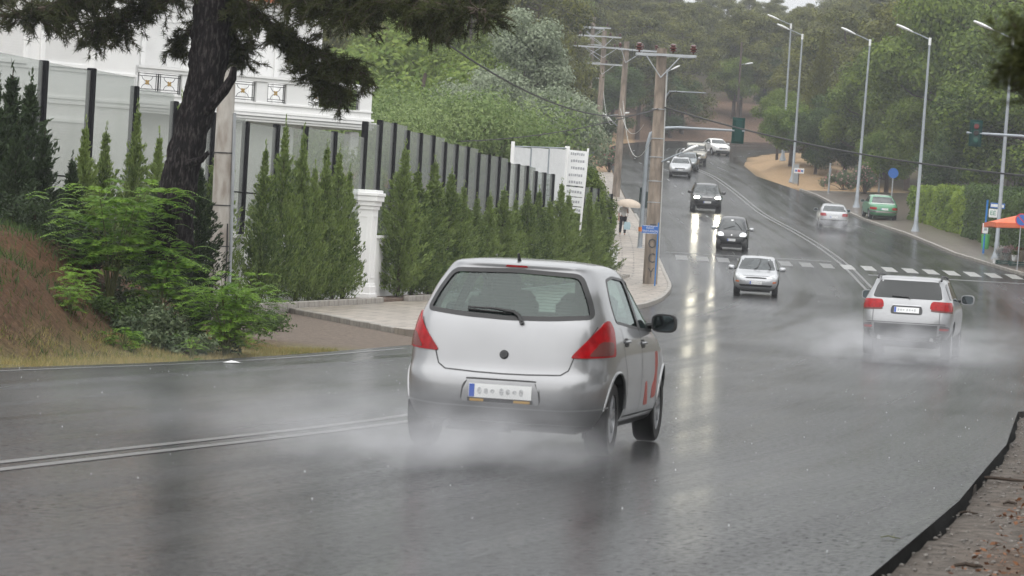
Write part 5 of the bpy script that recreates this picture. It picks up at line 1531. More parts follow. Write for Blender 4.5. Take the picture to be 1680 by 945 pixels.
lb = thing('litter_bin', 'bright green litter bin hung on the blue bus stop post', 'bin', bs.location + Vector((.10, .16, 0)))
MB().lathe([(.14, .32), (.19, .40), (.21, .98), (.23, 1.0)], 14).build('bucket', pm('green bin plastic', (.10, .42, .12), .45), lb, smooth=True)
MB().lathe([(.235, 1.0), (.22, 1.04), (.08, 1.07)], 14).build('rim', pm('bin rim', (.07, .32, .09), .45), lb, smooth=True)
MB().box((-.06, -.10, .75), (.06, .12, .5)).build('bracket', M['steel'], lb)
np_ = pole_root('no_parking_sign', 'round blue and red no-parking sign on a thin post by the flower stall', 'sign', 1668, 447, 151, 1.5)
MB().tube([(0, 0, 0), (0, 0, 2.55)], .025, 8).build('post', M['steel'], np_)
Mf = Matrix.Translation((.02, -.04, 2.42)) @ Matrix.Rotation(R(90), 4, 'X')
dsc = MB().lathe([(.30, 0), (.30, .02)], 28, Mf).build('disc', M['red_sign'], np_)
MB().lathe([(.245, .018), (.245, .026)], 28, Mf).build('disc_face', M['blue_sign'], dsc)
MB().box((.02, -.068, 2.42), (.50, .004, .05), Matrix.Rotation(R(45), 3, 'Y')).build('bar', M['red_sign'], dsc)
# flower stall
st = pole_root('market_parasol', 'orange square parasol over the flower stall', 'parasol', 1689, 440, 155, 0)
M['orange'] = pm('orange canvas', (.62, .13, .05), .7, 0, .08, 2)
cv = MB(); E = 1.95; z0, z1 = 2.02, 2.62
cor = [(-E, -E), (E, -E), (E, E), (-E, E)]
vs = [(0, 0, z1)]
for k in range(4):
    a_, b_ = cor[k], cor[(k+1) % 4]
    for t in (0, .25, .5, .75): vs.append((a_[0]+(b_[0]-a_[0])*t, a_[1]+(b_[1]-a_[1])*t, z0+.05*math.sin(t*math.pi)))
n0 = len(vs)
vs += [(v[0], v[1], v[2]-.22) for v in vs[1:]]
fs = [(0, 1+k, 1+(k+1) % 16) for k in range(16)] + [(1+k, 1+(k+1) % 16, n0+(k+1) % 16, n0+k) for k in range(16)]
cv.add(vs, fs).build('canopy', M['orange'], st)
MB().tube([(0, 0, 0), (0, 0, z1-.02)], .03, 8).build('pole', M['white_trim'], st)
for cx_, cy_ in cor: MB().tube([(0, 0, z1-.06), (cx_*.97, cy_*.97, z0-.01)], .012, 5).build('rib', M['steel'], st)
MB().cbox((0, 0, .06), (.5, .5, .12), .02).build('base', M['concrete'], st)
M['crate'] = pm('dark green crate', (.012, .06, .05), .5, 0, .15)
def crate(x, y, d, label, w=.62):
    o = pole_root('crate', label, 'crate', x, y, d, 0, None)
    c = MB(); c.box((0, 0, .03), (w, .42, .03))
    for z in (.09, .18, .27):
        for s_ in (-1, 1): c.box((0, s_*.21, z), (w, .02, .06)); c.box((s_*w/2, 0, z), (.02, .44, .06))
    c.build('slatted_box', M['crate'], o)
    for sx in (-1, 1):
        for sy in (-1, 1): MB().box((sx*(w/2-.02), sy*.19, .16), (.05, .05, .31)).build('corner_post', M['crate'], o)
    return o
crate(1645, 437, 156, 'dark green plastic crate next to the white bucket at the flower stall')
crate(1672, 440, 155, 'wide dark green crate beneath the white potted plant at the flower stall', .9)
def bucket(x, y, d, label):
    o = pole_root('bucket', label, 'bucket', x, y, d, 0)
    MB().lathe([(.13, 0), (.17, .36), (.185, .37), (.17, .34), (.12, .03)], 16).build('tub', M['white_sign'], o, smooth=True)
    MB().tube([(-.17, 0, .33), (-.1, -.1, .2), (0, -.16, .14), (.1, -.1, .2), (.17, 0, .33)], .008, 5).build('handle', M['steel'], o)
bucket(1634, 435, 156.5, 'white plastic bucket at the near end of the flower stall')
def bouquet(x, y, d, label, wrap, flow, s=1.0, z=.3):
    o = pole_root('bouquet', label, 'flowers', x, y, d, 0)
    n = 260; dirs = unit(RNG.normal(size=(n, 3))); dirs[:, 2] = np.abs(dirs[:, 2])
    C = dirs*(.30*s*RNG.random((n, 1))**.4) + np.array([0, 0, z+.25*s])
    U = unit(RNG.normal(size=(n, 3)))*.045; V = unit(np.cross(U, RNG.normal(size=(n, 3))))*.035
    obj('blooms', cards('blooms', C, U, V, flow), o)
    MB().lathe([(.06*s, z-.25), (.16*s, z), (.29*s, z+.25*s), (.30*s, z+.40*s)], 14).build('wrapper', wrap, o, smooth=True)
film = glassmat('clear film', (.85, .85, .86), .25, .15)
bouquet(1645, 424, 157, 'bunch of pale flowers in clear film at the stall', film, leafmat('white blooms', (.45, .42, .40), (.7, .66, .64), .3), 1.2)
bouquet(1656, 426, 156.5, 'bunch of pink flowers in clear film at the stall', film, leafmat('pink blooms', (.45, .25, .27), (.62, .42, .42), .3), 1.3)
bouquet(1672, 420, 156, 'bunch of mixed red and green flowers behind the crates', pm('paper wrap', (.4, .33, .25), .7), leafmat('mixed blooms', (.10, .13, .05), (.45, .10, .10), .3), 1.2)
pot = pole_root('plant_pot', 'white pot with small plant standing among the crates', 'plant', 1664, 432, 155.5, 0)
MB().lathe([(.10, .32), (.15, .58), (.165, .59), (.14, .56)], 14).build('pot', M['white_sign'], pot, smooth=True)
C = RNG.normal(size=(90, 3))*np.array([.09, .09, .07]) + np.array([0, 0, .68]); U = unit(RNG.normal(size=(90, 3)))*.06; V = unit(np.cross(U, RNG.normal(size=(90, 3))))*.025
obj('leaves', cards('leaves', C, U, V, L_BROAD), pot)
# signs and posts across the road on the right
def small_sign(name, label, x, y, d, h, w, hh, mat, rnd=False):
    o = pole_root(name, label, 'sign', x, y, d, .5)
    MB().tube([(0, 0, -.1), (0, 0, h)], .04, 8).build('post', M['bark_far'] if not rnd else M['steel'], o)
    if rnd: MB().lathe([(w, 0), (w, .02)], 20, Matrix.Translation((0, -.05, h-w)) @ Matrix.Rotation(R(90), 4, 'X')).build('disc', mat, o)
    else:
        b_ = MB().cbox((0, -.05, h-hh/2), (w, .03, hh), .01).build('board', mat, o)
        MB().box((0, -.068, h-hh/2), (w*.3, .004, hh*.5)).build('emblem', M['red_sign'], b_)
        for e in (-.3, .3): MB().box((e*w, -.068, h-hh/2), (w*.22, .004, hh*.4)).build('lettering', M['blue_sign'], b_)
small_sign('notice_board', 'small white notice with blue print on the straw mound', 1310, 292, 243, 1.25, .72, .36, M['white_sign'])
small_sign('road_sign', 'round blue sign among the oleanders by the hedge', 1463, 318, 222, 2.5, .34, .3, M['blue_sign'], True)
small_sign('road_sign', 'round blue sign on the bank beside the three-arm pole', 966, 258, 262, 1.2, .40, .3, M['blue_sign'], True)
cb = pole_root('utility_cabinet', 'narrow grey utility cabinet next to the street lamp on the straw mound', 'cabinet', 1305, 297, 245, 0)
MB().cbox((0, 0, .75), (.42, .3, 1.5), .02).build('case', M['concrete'], cb); MB().box((0, -.155, .75), (.34, .012, 1.3)).build('door', M['lamp_grey'], cb)
def bare_post(x, y, d, h, label):
    o = pole_root('bare_post', label, 'post', x, y, d, .6); MB().tube([(0, 0, 0), (0, 0, h)], [.07, .06], 10).build('shaft', M['steel'], o, smooth=True)
    MB().lathe([(.075, h), (.075, h+.04), (.02, h+.07)], 10).build('cap', M['steel'], o)
    MB().box((0, -.07, h*.78), (.16, .03, .35)).build('plate', M['lamp_grey'], o)
bare_post(1360, 302, 232, 2.1, 'bare grey post standing before the dark cypress')
bare_post(1443, 290, 236, 2.6, 'bare pale post between the oleander and the hedge')

# ================================================================== PERSON UNDER AN UMBRELLA
def skin_mesh(name, pts, edges, rad, mat, sub=2, root=0):
    me = bpy.data.meshes.new(name); me.from_pydata(pts, edges, [])
    o = bpy.data.objects.new(name, me); COL.objects.link(o)
    md = o.modifiers.new('s', 'SKIN'); md.use_smooth_shade = True
    for v, r_ in zip(me.skin_vertices[0].data, rad): v.radius = (r_, r_) if not hasattr(r_, '__len__') else r_
    me.skin_vertices[0].data[root].use_root = True
    o.modifiers.new('u', 'SUBSURF').levels = sub
    bpy.context.view_layer.update(); dg = bpy.context.evaluated_depsgraph_get()
    new = bpy.data.meshes.new_from_object(o.evaluated_get(dg), depsgraph=dg); bpy.data.objects.remove(o)
    new.materials.clear(); new.materials.append(mat); return new
pp = P(1021, 386, 163)
person = thing('person', 'person in white top and dark trousers under a beige umbrella, walking on the pavement', 'person', (pp.x, pp.y, float(zr(pp.y))+.13), R(8))
skinm = pm('skin', (.42, .25, .18), .6)
body_pts = [(0, 0, .86), (0, 0, 1.05), (0, 0, 1.24), (0, 0, 1.36), (0, -.01, 1.45), (0, -.02, 1.55),
            (.09, 0, .82), (.10, -.06, .46), (.11, .05, .09), (.11, -.08, .04), (-.09, 0, .82), (-.10, .07, .46), (-.10, .16, .10), (-.10, .04, .04),
            (.17, 0, 1.30), (.22, -.02, 1.08), (.16, -.20, 1.16), (.14, -.26, 1.22), (-.17, 0, 1.30), (-.22, .03, 1.05), (-.23, -.05, .84), (-.23, -.08, .76)]
body_ed = [(0, 1), (1, 2), (2, 3), (3, 4), (4, 5), (0, 6), (6, 7), (7, 8), (8, 9), (0, 10), (10, 11), (11, 12), (12, 13), (2, 14), (14, 15), (15, 16), (16, 17), (2, 18), (18, 19), (19, 20), (20, 21)]
body_rad = [.12, .105, .12, .06, .05, .085, .085, .06, .04, .035, .085, .06, .04, .035, .055, .042, .034, .03, .055, .042, .034, .03]
obj('body', skin_mesh('body', body_pts, body_ed, body_rad, skinm), person)
top = [0, 1, 2, 14, 15, 18, 19]
def sub(ids, grow, mat, name):
    mp_ = {k: i for i, k in enumerate(ids)}
    return obj(name, skin_mesh(name, [body_pts[k] for k in ids], [(mp_[a], mp_[b]) for a, b in body_ed if a in mp_ and b in mp_], [body_rad[k]+grow for k in ids], mat), person)
sub([0, 1, 2, 3, 14, 15, 18, 19], .022, pm('white blouse', (.72, .72, .72), .8), 'blouse')
sub([0, 6, 7, 8, 10, 11, 12], .022, pm('dark trousers', (.02, .02, .025), .8), 'trousers')
MB().ell((0, .015, 1.585), (.105, .115, .115), 14, 10).ell((0, .06, 1.50), (.09, .06, .12), 10, 8).build('hair', pm('dark hair', (.02, .013, .01), .6), person, smooth=True)
fc = MB().ell((0, -.10, 1.555), (.018, .022, .025), 8, 6); fc.build('nose', skinm, person, smooth=True)
for sx in (-1, 1): MB().ell((sx*.033, -.094, 1.575), (.012, .008, .008), 8, 6).build('eye', M['black'], person)
MB().ell((0, -.092, 1.515), (.022, .01, .007), 8, 6).build('mouth', M['decal'], person)
for hp, dr in ((body_pts[17], (.0, -.2, .6)), (body_pts[21], (0, -.1, -.8))):
    hd = MB()
    for k in range(4): hd.tube([Vector(hp)+Vector(((k-1.5)*.018, 0, 0)), Vector(hp)+Vector(((k-1.5)*.02, dr[1]*.15, dr[2]*.07)), Vector(hp)+Vector(((k-1.5)*.018, dr[1]*.15-.03, dr[2]*.1))], [.011, .010, .007], 6)
    hd.tube([Vector(hp)+Vector((.03, 0, 0)), Vector(hp)+Vector((.05, -.03, dr[2]*.06))], [.012, .008], 6)
    hd.build('hand', skinm, person, smooth=True)
um = thing('umbrella', 'beige umbrella held over the person on the pavement', 'umbrella', person.location + Vector((.12, -.27, 0)))
um.rotation_euler = (R(6), R(4), 0)
cn = [(.62*math.sin(t), 1.42+.34*math.cos(t)*1.05) for t in np.linspace(R(4), R(88), 9)]
vs, fs = [], []
for i, (r_, z) in enumerate(cn):
    for k in range(32):
        a_ = 2*math.pi*k/32; sc_ = 1 - .06*(.5-.5*math.cos(8*a_))*i/8
        vs.append((r_*sc_*math.cos(a_), r_*sc_*math.sin(a_), z))
fs = [(i*32+k, i*32+(k+1) % 32, (i+1)*32+(k+1) % 32, (i+1)*32+k) for i in range(8) for k in range(32)] + [tuple(range(32))]
MB().add(vs, fs).build('canopy', pm('beige canopy', (.50, .42, .34), .7, 0, .06), um, smooth=True)
MB().tube([(0, 0, .98), (0, 0, 1.85)], .01, 6).build('shaft', M['steel'], um)
MB().tube([(0, 0, 1.08), (0, 0, 1.0), (.02, 0, .96), (.05, 0, .97)], .014, 6).build('handle', M['bark_far'], um)
for k in range(8):
    a_ = 2*math.pi*k/8; MB().tube([(0, 0, 1.74), (.33*math.cos(a_), .33*math.sin(a_), 1.66), (.6*math.cos(a_), .6*math.sin(a_), 1.44)], .005, 4).build('rib', M['steel'], um)
bag = thing('carrier_bag', 'pale blue carrier bag in the hand of the person with the umbrella', 'bag', person.location + Vector((.20, -.12, .28)))
MB().add([(-.14, -.05, 0), (.14, -.05, 0), (.14, .05, 0), (-.14, .05, 0), (-.17, -.07, .2), (.17, -.07, .2), (.17, .07, .2), (-.17, .07, .2), (-.13, -.03, .38), (.13, -.03, .38), (.13, .03, .38), (-.13, .03, .38)],
         [(3, 2, 1, 0)] + [(i, (i+1) % 4, 4+(i+1) % 4, 4+i) for i in range(4)] + [(4+i, 4+(i+1) % 4, 8+(i+1) % 4, 8+i) for i in range(4)] + [(8, 9, 10, 11)]).build('sack', pm('pale blue plastic', (.45, .62, .68), .4), bag, smooth=True)
for s_ in (-1, 1): MB().tube([(-.07, s_*.03, .37), (-.04, s_*.02, .47), (.04, s_*.02, .47), (.07, s_*.03, .37)], .008, 5).build('strap', M['white_sign'], bag)
# ================================================================== VEGETATION
def clump_cards(centers, radii, n_each, size, aspect=.4, flat=.75, up=.35, seed=0, shell=.5):
    """leaf faces spread through clumps; returns C, U, V"""
    g = np.random.default_rng(seed)
    Cs, Us, Vs = [], [], []
    for c, r in zip(centers, radii):
        n = int(n_each * (r/np.mean(radii))**2)
        d = unit(g.normal(size=(n, 3)))
        rr = r*(shell + (1-shell)*g.random((n, 1))**.6)*(.8+.4*g.random((n, 1)))
        C = np.asarray(c) + d*rr*np.array([1, 1, flat])
        out = unit(d + np.array([0, 0, up]) + g.normal(size=(n, 3))*.55)
        t = unit(np.cross(out, g.normal(size=(n, 3))))
        s = size*(.65+.7*g.random((n, 1)))
        Cs.append(C); Us.append(t*s); Vs.append(unit(np.cross(out, t))*s*aspect)
    return np.concatenate(Cs), np.concatenate(Us), np.concatenate(Vs)

def tree_mesh(name, centers, radii, n_each, size, mat, aspect=.4, flat=.75, up=.35, seed=0, shell=.5):
    return cards(name, *clump_cards(centers, radii, n_each, size, aspect, flat, up, seed, shell), mat)

def limbs_mesh(name, trunk, tr, centers, mat, lr=.05):
    """tapered trunk with a limb to each clump"""
    mb = MB(); mb.tube(trunk, tr, 9)
    T = [Vector(t) for t in trunk]
    for c in centers:
        c = Vector(c)
        zt = c.z - .35*math.hypot(c.x, c.y) - .2
        zt = min(max(zt, T[0].z+.25*(T[-1].z-T[0].z)), T[-1].z)
        k = next((i for i in range(len(T)-1) if T[i+1].z >= zt), len(T)-2)
        f = (zt-T[k].z)/max(T[k+1].z-T[k].z, 1e-6); a = T[k].lerp(T[k+1], f)
        m = a.lerp(c, .55) - Vector((0, 0, .1*(c-a).length))
        mb.tube([a, m, c], [lr, lr*.7, lr*.3], 5)
    return mb.mesh(name, mat, smooth=True, sharp=60)

TREES = {}
def pine_variant(key, seed, h=13., spread=3.2, bare=.38, n=30, mat=L_PINE, per=560, size=.155, top_flat=True, dens=1.0):
    g = np.random.default_rng(seed)
    cs, rs = [], []
    for k in range(n):
        t = bare + (1-bare)*(k+.5)/n + g.normal()*.03
        z = h*min(t, .97)
        prof = math.sin(math.pi*min(1, .22+.75*(t-bare)/(1-bare)))**.7
        a = k*2.4 + g.normal()*.4
        r_ = spread*prof*(.35+.65*g.random()**.5)
        cs.append((r_*math.cos(a), r_*math.sin(a), z)); rs.append((.75+.6*g.random())*spread/3.2*(1.15 if t < .8 else .95))
    lean = g.normal(size=2)*.35
    cs = [(c[0]+lean[0]*c[2]/h*2, c[1]+lean[1]*c[2]/h*2, c[2]) for c in cs]
    tr = [(lean[0]*2*t*t, lean[1]*2*t*t, h*t*.93) for t in np.linspace(0, 1, 7)]
    TREES[key] = (tree_mesh(key+'_crown', cs, rs, int(per*dens), size, mat, .33, .62, .55, seed, .35), limbs_mesh(key+'_trunk', tr, [.24, .21, .18, .15, .12, .09, .05], cs, M['bark_far']))
def broad_variant(key, seed, h=10., spread=3.6, bare=.2, n=34, mat=L_BROAD, per=800, size=.105, aspect=.6, round_=1.0):
    g = np.random.default_rng(seed); cs, rs = [], []
    zc = h*(bare+1)/2; hz_ = h*(1-bare)/2
    for k in range(n):
        d = g.normal(size=3); d /= np.linalg.norm(d); q = g.random()**.4
        cs.append((d[0]*spread*q, d[1]*spread*q, zc + d[2]*hz_*.86*q*round_)); rs.append(spread*(.26+.16*g.random()))
    tr = [(.12*math.sin(t*5+seed), .12*math.cos(t*4), h*t*.8) for t in np.linspace(0, 1, 6)]
    TREES[key] = (tree_mesh(key+'_crown', cs, rs, per, size, mat, aspect, .8, .3, seed, .45), limbs_mesh(key+'_trunk', tr, [.22, .19, .16, .13, .09, .05], cs, M['bark_far'], .045))
def cypress_variant(key, seed, h=4.6, rad=.95, mat=L_CYP, n=230, per=34, tip=.5):
    """upright conifer of rising feathery sprays"""
    g = np.random.default_rng(seed); C, U, V = [], [], []
    for k in range(n):
        t = (k+.5)/n; z0 = h*(.02 + .93*t**1.05)
        a = k*2.39996 + g.normal()*.3
        R_ = rad*(1-t)**.85*(.55+.75*g.random())*(1.0 if t < .82 else tip) + .05
        m = max(6, int(per*1.5*(R_/rad+.35)))
        s = g.random(m)**.6
        d = np.array([math.cos(a), math.sin(a), 0])
        p = np.array([0, 0, z0]) + np.outer(s*R_, d) + np.outer((s**1.4)*R_*(.55+.35*g.random()), [0, 0, 1])
        wid = .03+.085*s*(1-s)*2.2*R_
        p = p + g.normal(size=(m, 3))*wid[:, None]*np.array([1, 1, .7])
        ax = unit(d*.75 + np.array([0, 0, .8]) + g.normal(size=(m, 3))*.38)
        sz = (.042+.04*g.random((m, 1)))
        C.append(p); U.append(ax*sz); V.append(unit(np.cross(ax, g.normal(size=(m, 3))))*sz*.34)
    for q in range(26):
        z = h*(.9+.13*q/26); C.append(np.array([[g.normal()*.025, g.normal()*.025, z]])); ax = unit(np.array([[g.normal()*.4, g.normal()*.4, 1]])); U.append(ax*.06); V.append(unit(np.cross(ax, g.normal(size=(1, 3))))*.018)
    me = cards(key+'_crown', np.concatenate(C), np.concatenate(U), np.concatenate(V), mat)
    tk = MB().tube([(0, 0, -.1), (0, 0, h*.5), (0, 0, h*.99)], [.06, .035, .008], 7).mesh(key+'_trunk', M['twig'])
    TREES[key] = (me, tk)

def plant_tree(key, name, label, x, y, z=None, s=1.0, sz=None, rz=None, cat='tree', group=None, lean=(0, 0)):
    o = thing(name, label, cat, (x, y, (gz(x, y) if z is None else z) - .05), random.uniform(0, 6.28) if rz is None else rz, group)
    o.rotation_euler.x, o.rotation_euler.y = lean
    o.scale = (s, s, sz or s)
    cr, tk = TREES[key]
    obj('crown', cr, o); obj('trunk', tk, o)
    return o
def tree_px(key, name, label, x, ytop, Y, hgt, s_w=1.0, **kw):
    """tree at distance Y whose top shows at pixel (x, ytop); base on the ground"""
    p = P(x, ytop, Y)
    b = gz(p.x, p.y)
    s = (p.z-b)/hgt
    return plant_tree(key, name, label, p.x, p.y, b, s*s_w, s, **kw)

for k in range(5): pine_variant('pine%d' % k, 40+k, 13., 3.2+.35*(k % 3), (.30, .38, .22, .34, .28)[k], 30+3*k)
broad_variant('broad0', 3); broad_variant('broad1', 4, 10, 3.2, .12, 36); broad_variant('broadd', 9, 10, 3.4, .1, 36, L_HEDGED)
broad_variant('yellow', 5, 6, 2.6, .1, 28, L_YEL, 700, .085)
broad_variant('light', 6, 6, 3.6, .35, 46, L_LIGHT, 950, .075, .42, .55)
broad_variant('silver', 7, 14, 2.7, .12, 50, L_SILVER, 700, .095, .6)
broad_variant('silverw', 8, 10, 3.4, .1, 46, L_SILVER, 700, .095, .6)
for k in range(4): cypress_variant('cyp%d' % k, 60+k, 4.6, (.95, 1.05, .85, 1.0)[k])
for k in range(2): cypress_variant('cypd%d' % k, 70+k, 4.6, (1.1, 1.0)[k], L_CYPSHADE)
cypress_variant('tallcyp', 80, 9.0, 1.25, L_PINE, 420, 46)

# ---- cypresses: the hedge right of the pillar, then those left of it
HG = 'cypresses planted along the glass fence'
ORD = 'first second third fourth fifth sixth seventh eighth ninth tenth eleventh twelfth thirteenth fourteenth fifteenth sixteenth seventeenth eighteenth nineteenth twentieth twenty-first'.split()
for k in range(18):
    y = 90.4 + k*2.2 + random.uniform(-.35, .35)
    p = wpt(y, .55)
    h = np.interp(k, [0, 3, 8, 14, 20], [3.9, 3.5, 3.4, 3.5, 3.0])*random.uniform(.84, 1.1)
    plant_tree('cyp%d' % (k % 4), 'cypress_tree', ORD[k] + ' cypress along the fence counting from the white pillar towards the crossing', p.x, p.y, float(zr(y))+.18, h/4.6*random.uniform(.95, 1.2), h/4.6, group=HG)
tips = [(534, 268, 'cypress pressed against the left side of the white pillar'), (517, 236, 'cypress second to the left of the white pillar'), (496, 228, 'cypress third to the left of the white pillar'), (476, 262, 'short cypress in the gap left of the pillar group'),
        (457, 203, 'cypress with a tall side leader beyond the concrete pole'), (426, 190, 'tallest cypress just right of the concrete pole'), (392, 230, 'thin cypress touching the concrete pole'), (318, 205, 'cypress behind the leaning pine trunk'),
        (250, 150, 'cypress with a long pale tip below the iron railing'), (212, 208, 'short cypress before the third dark fence post'), (176, 163, 'cypress between the second and third dark fence posts'), (122, 200, 'thin cypress just right of the first dark fence post'), (88, 190, 'small cypress between the first two dark fence posts')]
for i, (x, yt, lb_) in enumerate(tips):
    Y = 19.5/(.175-(x-840+(yt-472)*.0577)/F)
    p0_ = P(x, yt, Y); q = wpt(p0_.y, .65)
    h = P(x, yt, q.y).z - (float(zr(q.y))+.15)
    plant_tree('cyp%d' % (i % 4), 'cypress_tree', lb_, q.x, q.y, float(zr(q.y))+.15, h/4.6*(.62 if h > 4 else .75), h/4.6, group=HG)
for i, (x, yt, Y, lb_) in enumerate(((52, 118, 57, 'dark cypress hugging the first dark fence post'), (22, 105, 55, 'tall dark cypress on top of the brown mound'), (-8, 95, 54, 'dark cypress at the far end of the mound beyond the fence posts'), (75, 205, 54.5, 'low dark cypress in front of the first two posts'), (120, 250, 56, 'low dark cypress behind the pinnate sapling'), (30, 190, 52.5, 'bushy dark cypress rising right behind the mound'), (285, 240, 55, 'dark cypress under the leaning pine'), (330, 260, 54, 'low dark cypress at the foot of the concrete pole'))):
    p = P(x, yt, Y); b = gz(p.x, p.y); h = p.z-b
    plant_tree('cypd%d' % (i % 2), 'shaded_cypress_tree', lb_, p.x, p.y, b, h/4.6*1.0, h/4.6, group='dark cypresses on the bank')  # leaf colour here has the pine's shade painted in

# ---- leaning pine on the bank
def needle_tufts(name, pts, dirs, mat, per=22, ln=.085, wd=.0042, seed=0):
    g = np.random.default_rng(seed)
    pts, dirs = np.asarray(pts, float), unit(np.asarray(dirs, float))
    n = len(pts)
    base = np.repeat(pts, per, 0); d = np.repeat(dirs, per, 0)
    dd = unit(d*.75 + g.normal(size=(n*per, 3))*.62)
    L_ = ln*(.7+.6*g.random((n*per, 1)))
    start = base + d*g.uniform(-.09, .02, (n*per, 1))
    sd = unit(np.cross(dd, g.normal(size=(n*per, 3))))*wd
    co = np.stack([start-sd, start+sd, start+dd*L_], 1).reshape(-1, 3)
    return rawquads(name, co, n*per, 3, mat)

def bough(px, Y0, Y1, n_tw, spread, seed, droop=.45, tuft=5, r0_=.05, k0=0.0):
    """limb along pixel points with hanging twigs; returns limb points, twig polylines and tuft points"""
    g = np.random.default_rng(seed)
    m = len(px)
    pts = [P(x, y, Y0+(Y1-Y0)*i/(m-1)) for i, (x, y) in enumerate(px)]
    tw, tp, td = [], [], []
    for k in range(n_tw):
        t = (k0+(1-k0)*g.random()**.8)*(m-1); i = min(int(t), m-2); a = pts[i].lerp(pts[i+1], t-i)
        L_ = spread*(.35+.75*g.random())
        d = Vector((g.normal(), g.normal(), -droop+g.normal()*.42)).normalized()
        pl = [a]
        for q in range(4):
            d = (d + Vector((g.normal(), g.normal(), g.normal()))*.28 + Vector((0, 0, -.08))).normalized()
            pl.append(pl[-1] + d*L_/4)
        tw.append(pl)
        for q in range(tuft):
            f = .4+.6*(q+g.random())/tuft; j = min(int(f*4), 3); p = pl[j].lerp(pl[j+1], f*4-j)
            tp.append(p + Vector(g.normal(size=3)*.03)); td.append((pl[j+1]-pl[j]).normalized() + Vector((0, 0, .15)))
    return pts, tw, tp, td
pn = thing('pine_tree', 'big leaning pine with dark bark and hanging boughs on the bank', 'tree')
TY = 47.5
tk = [P(272, 440, TY), P(283, 372, TY), P(293, 300, TY), P(314, 215, TY), P(337, 130, TY), P(347, 60, TY), P(352, -20, TY), P(360, -120, TY+.2), P(372, -240, TY+.4)]
tb = MB(); n = 26
vs = []
rads = [.36, .29, .25, .235, .25, .27, .275, .26, .22]
def cr(i, t):   # catmull point
    a, b_, c, d = [tk[min(max(j, 0), len(tk)-1)] for j in (i-1, i, i+1, i+2)]
    return .5*((2*b_) + (c-a)*t + (2*a-5*b_+4*c-d)*t*t + (3*b_-a-3*c+d)*t**3)
rings = []
for i in range(len(tk)-1):
    for q in range(10): rings.append((cr(i, q/10), rads[i]+(rads[i+1]-rads[i])*q/10))
g = np.random.default_rng(5)
for ri, (c, r_) in enumerate(rings):
    for k in range(n):
        a = 2*math.pi*k/n
        w = 1 + .07*math.sin(a*7+ri*.35) + .06*math.sin(a*11-ri*.7+2) + g.normal()*.035
        vs.append((c.x+r_*w*math.cos(a), c.y+r_*w*math.sin(a), c.z))
tb.add(vs, [(i*n+k, i*n+(k+1) % n, (i+1)*n+(k+1) % n, (i+1)*n+k) for i in range(len(rings)-1) for k in range(n)])
trunk = tb.build('trunk', M['bark'], pn, smooth=True, sharp=60)
MB().tube([P(330, 190, TY-.1), P(352, 165, TY-.15), P(368, 148, TY-.2), P(381, 128, TY-.2), P(384, 110, TY-.2)], [.10, .085, .075, .065, .04], 10).build('branch_stub', M['bark'], pn, smooth=True)
MB().tube([P(312, 268, TY-.25), P(330, 262, TY-.35), P(342, 250, TY-.4)], [.06, .05, .03], 8).build('branch_stub', M['bark'], pn, smooth=True)
BG = []
spec = [([(345, -60), (260, -40), (170, -15), (90, 10), (10, 25)], 47.5, 46, 150, .62, 1, .35),
        ([(345, -30), (250, 5), (190, 30), (150, 48)], 47.5, 47.5, 105, .55, 2, .3),
        ([(345, -90), (200, -60), (60, -30), (-40, -20)], 47.5, 48.5, 90, .6, 3, .5),
        ([(355, -40), (400, 5), (450, 45), (520, 85), (590, 118)], 47.5, 47, 170, .52, 4, .35),
        ([(355, -80), (430, -40), (510, 0), (590, 25)], 47.5, 46, 130, .55, 5, .5),
        ([(360, -100), (480, -60), (600, -20), (700, 5), (800, 18)], 47.5, 44.5, 210, .55, 6, .45),
        ([(380, -60), (540, -30), (660, 10), (740, 50)], 47.5, 46.5, 120, .5, 7, .4),
        ([(450, 40), (500, 100), (540, 140), (560, 158)], 47.3, 47.2, 75, .36, 8, .35),
        ([(355, -10), (375, 30), (390, 70), (400, 100)], 47.6, 47.9, 46, .42, 9, .3),
        ([(345, 20), (320, 45), (300, 62), (292, 78)], 47.9, 48.6, 40, .32, 10, .3),
        ([(365, -80), (560, -60), (700, -30), (820, -5)], 47.5, 46.5, 120, .5, 11, .5)]
for px, a, b_, nt, sp, sd, dr in spec:
    pts, tw, tp, td = bough(px, a, b_, int(nt*1.15), sp, sd, dr, 5, k0=.12)
    mb = MB(); mb.tube(pts, list(np.linspace(.07, .022, len(pts))), 7)
    for pl in tw: mb.tube(pl, [.011, .009, .007, .006, .004], 4, caps=False)
    bo = mb.build('bough', M['twig'], pn)
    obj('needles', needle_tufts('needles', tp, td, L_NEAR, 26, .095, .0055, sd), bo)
# ---- pine beside the camera: one dark bough hangs into the picture
pr_ = thing('pine_tree', 'pine whose dark bough hangs beside the street lamps', 'tree')
MB().tube([(2.75, 9.6, -.1), (2.7, 9.6, 1.5), (2.75, 9.5, 3.6), (2.7, 9.4, 7)], [.2, .17, .15, .10], 12).build('trunk', M['bark'], pr_, smooth=True)
for px, a, b_, nt, sp, sd in (([(2300, -90), (1900, -20), (1760, 40), (1690, 70)], 9.5, 9.0, 34, .13, 31), ([(1800, 20), (1740, 90), (1700, 120)], 9.2, 9.1, 26, .11, 32)):
    pts, tw, tp, td = bough(px, a, b_, nt, sp, sd, .2, 6)
    mb = MB(); mb.tube(pts, list(np.linspace(.03, .008, len(pts))), 6)
    for pl in tw: mb.tube(pl, [.005, .004, .004, .003, .002], 4, caps=False)
    bo = mb.build('bough', M['twig'], pr_); obj('needles', needle_tufts('needles', tp, td, L_NEAR, 26, .055, .0022, sd), bo)

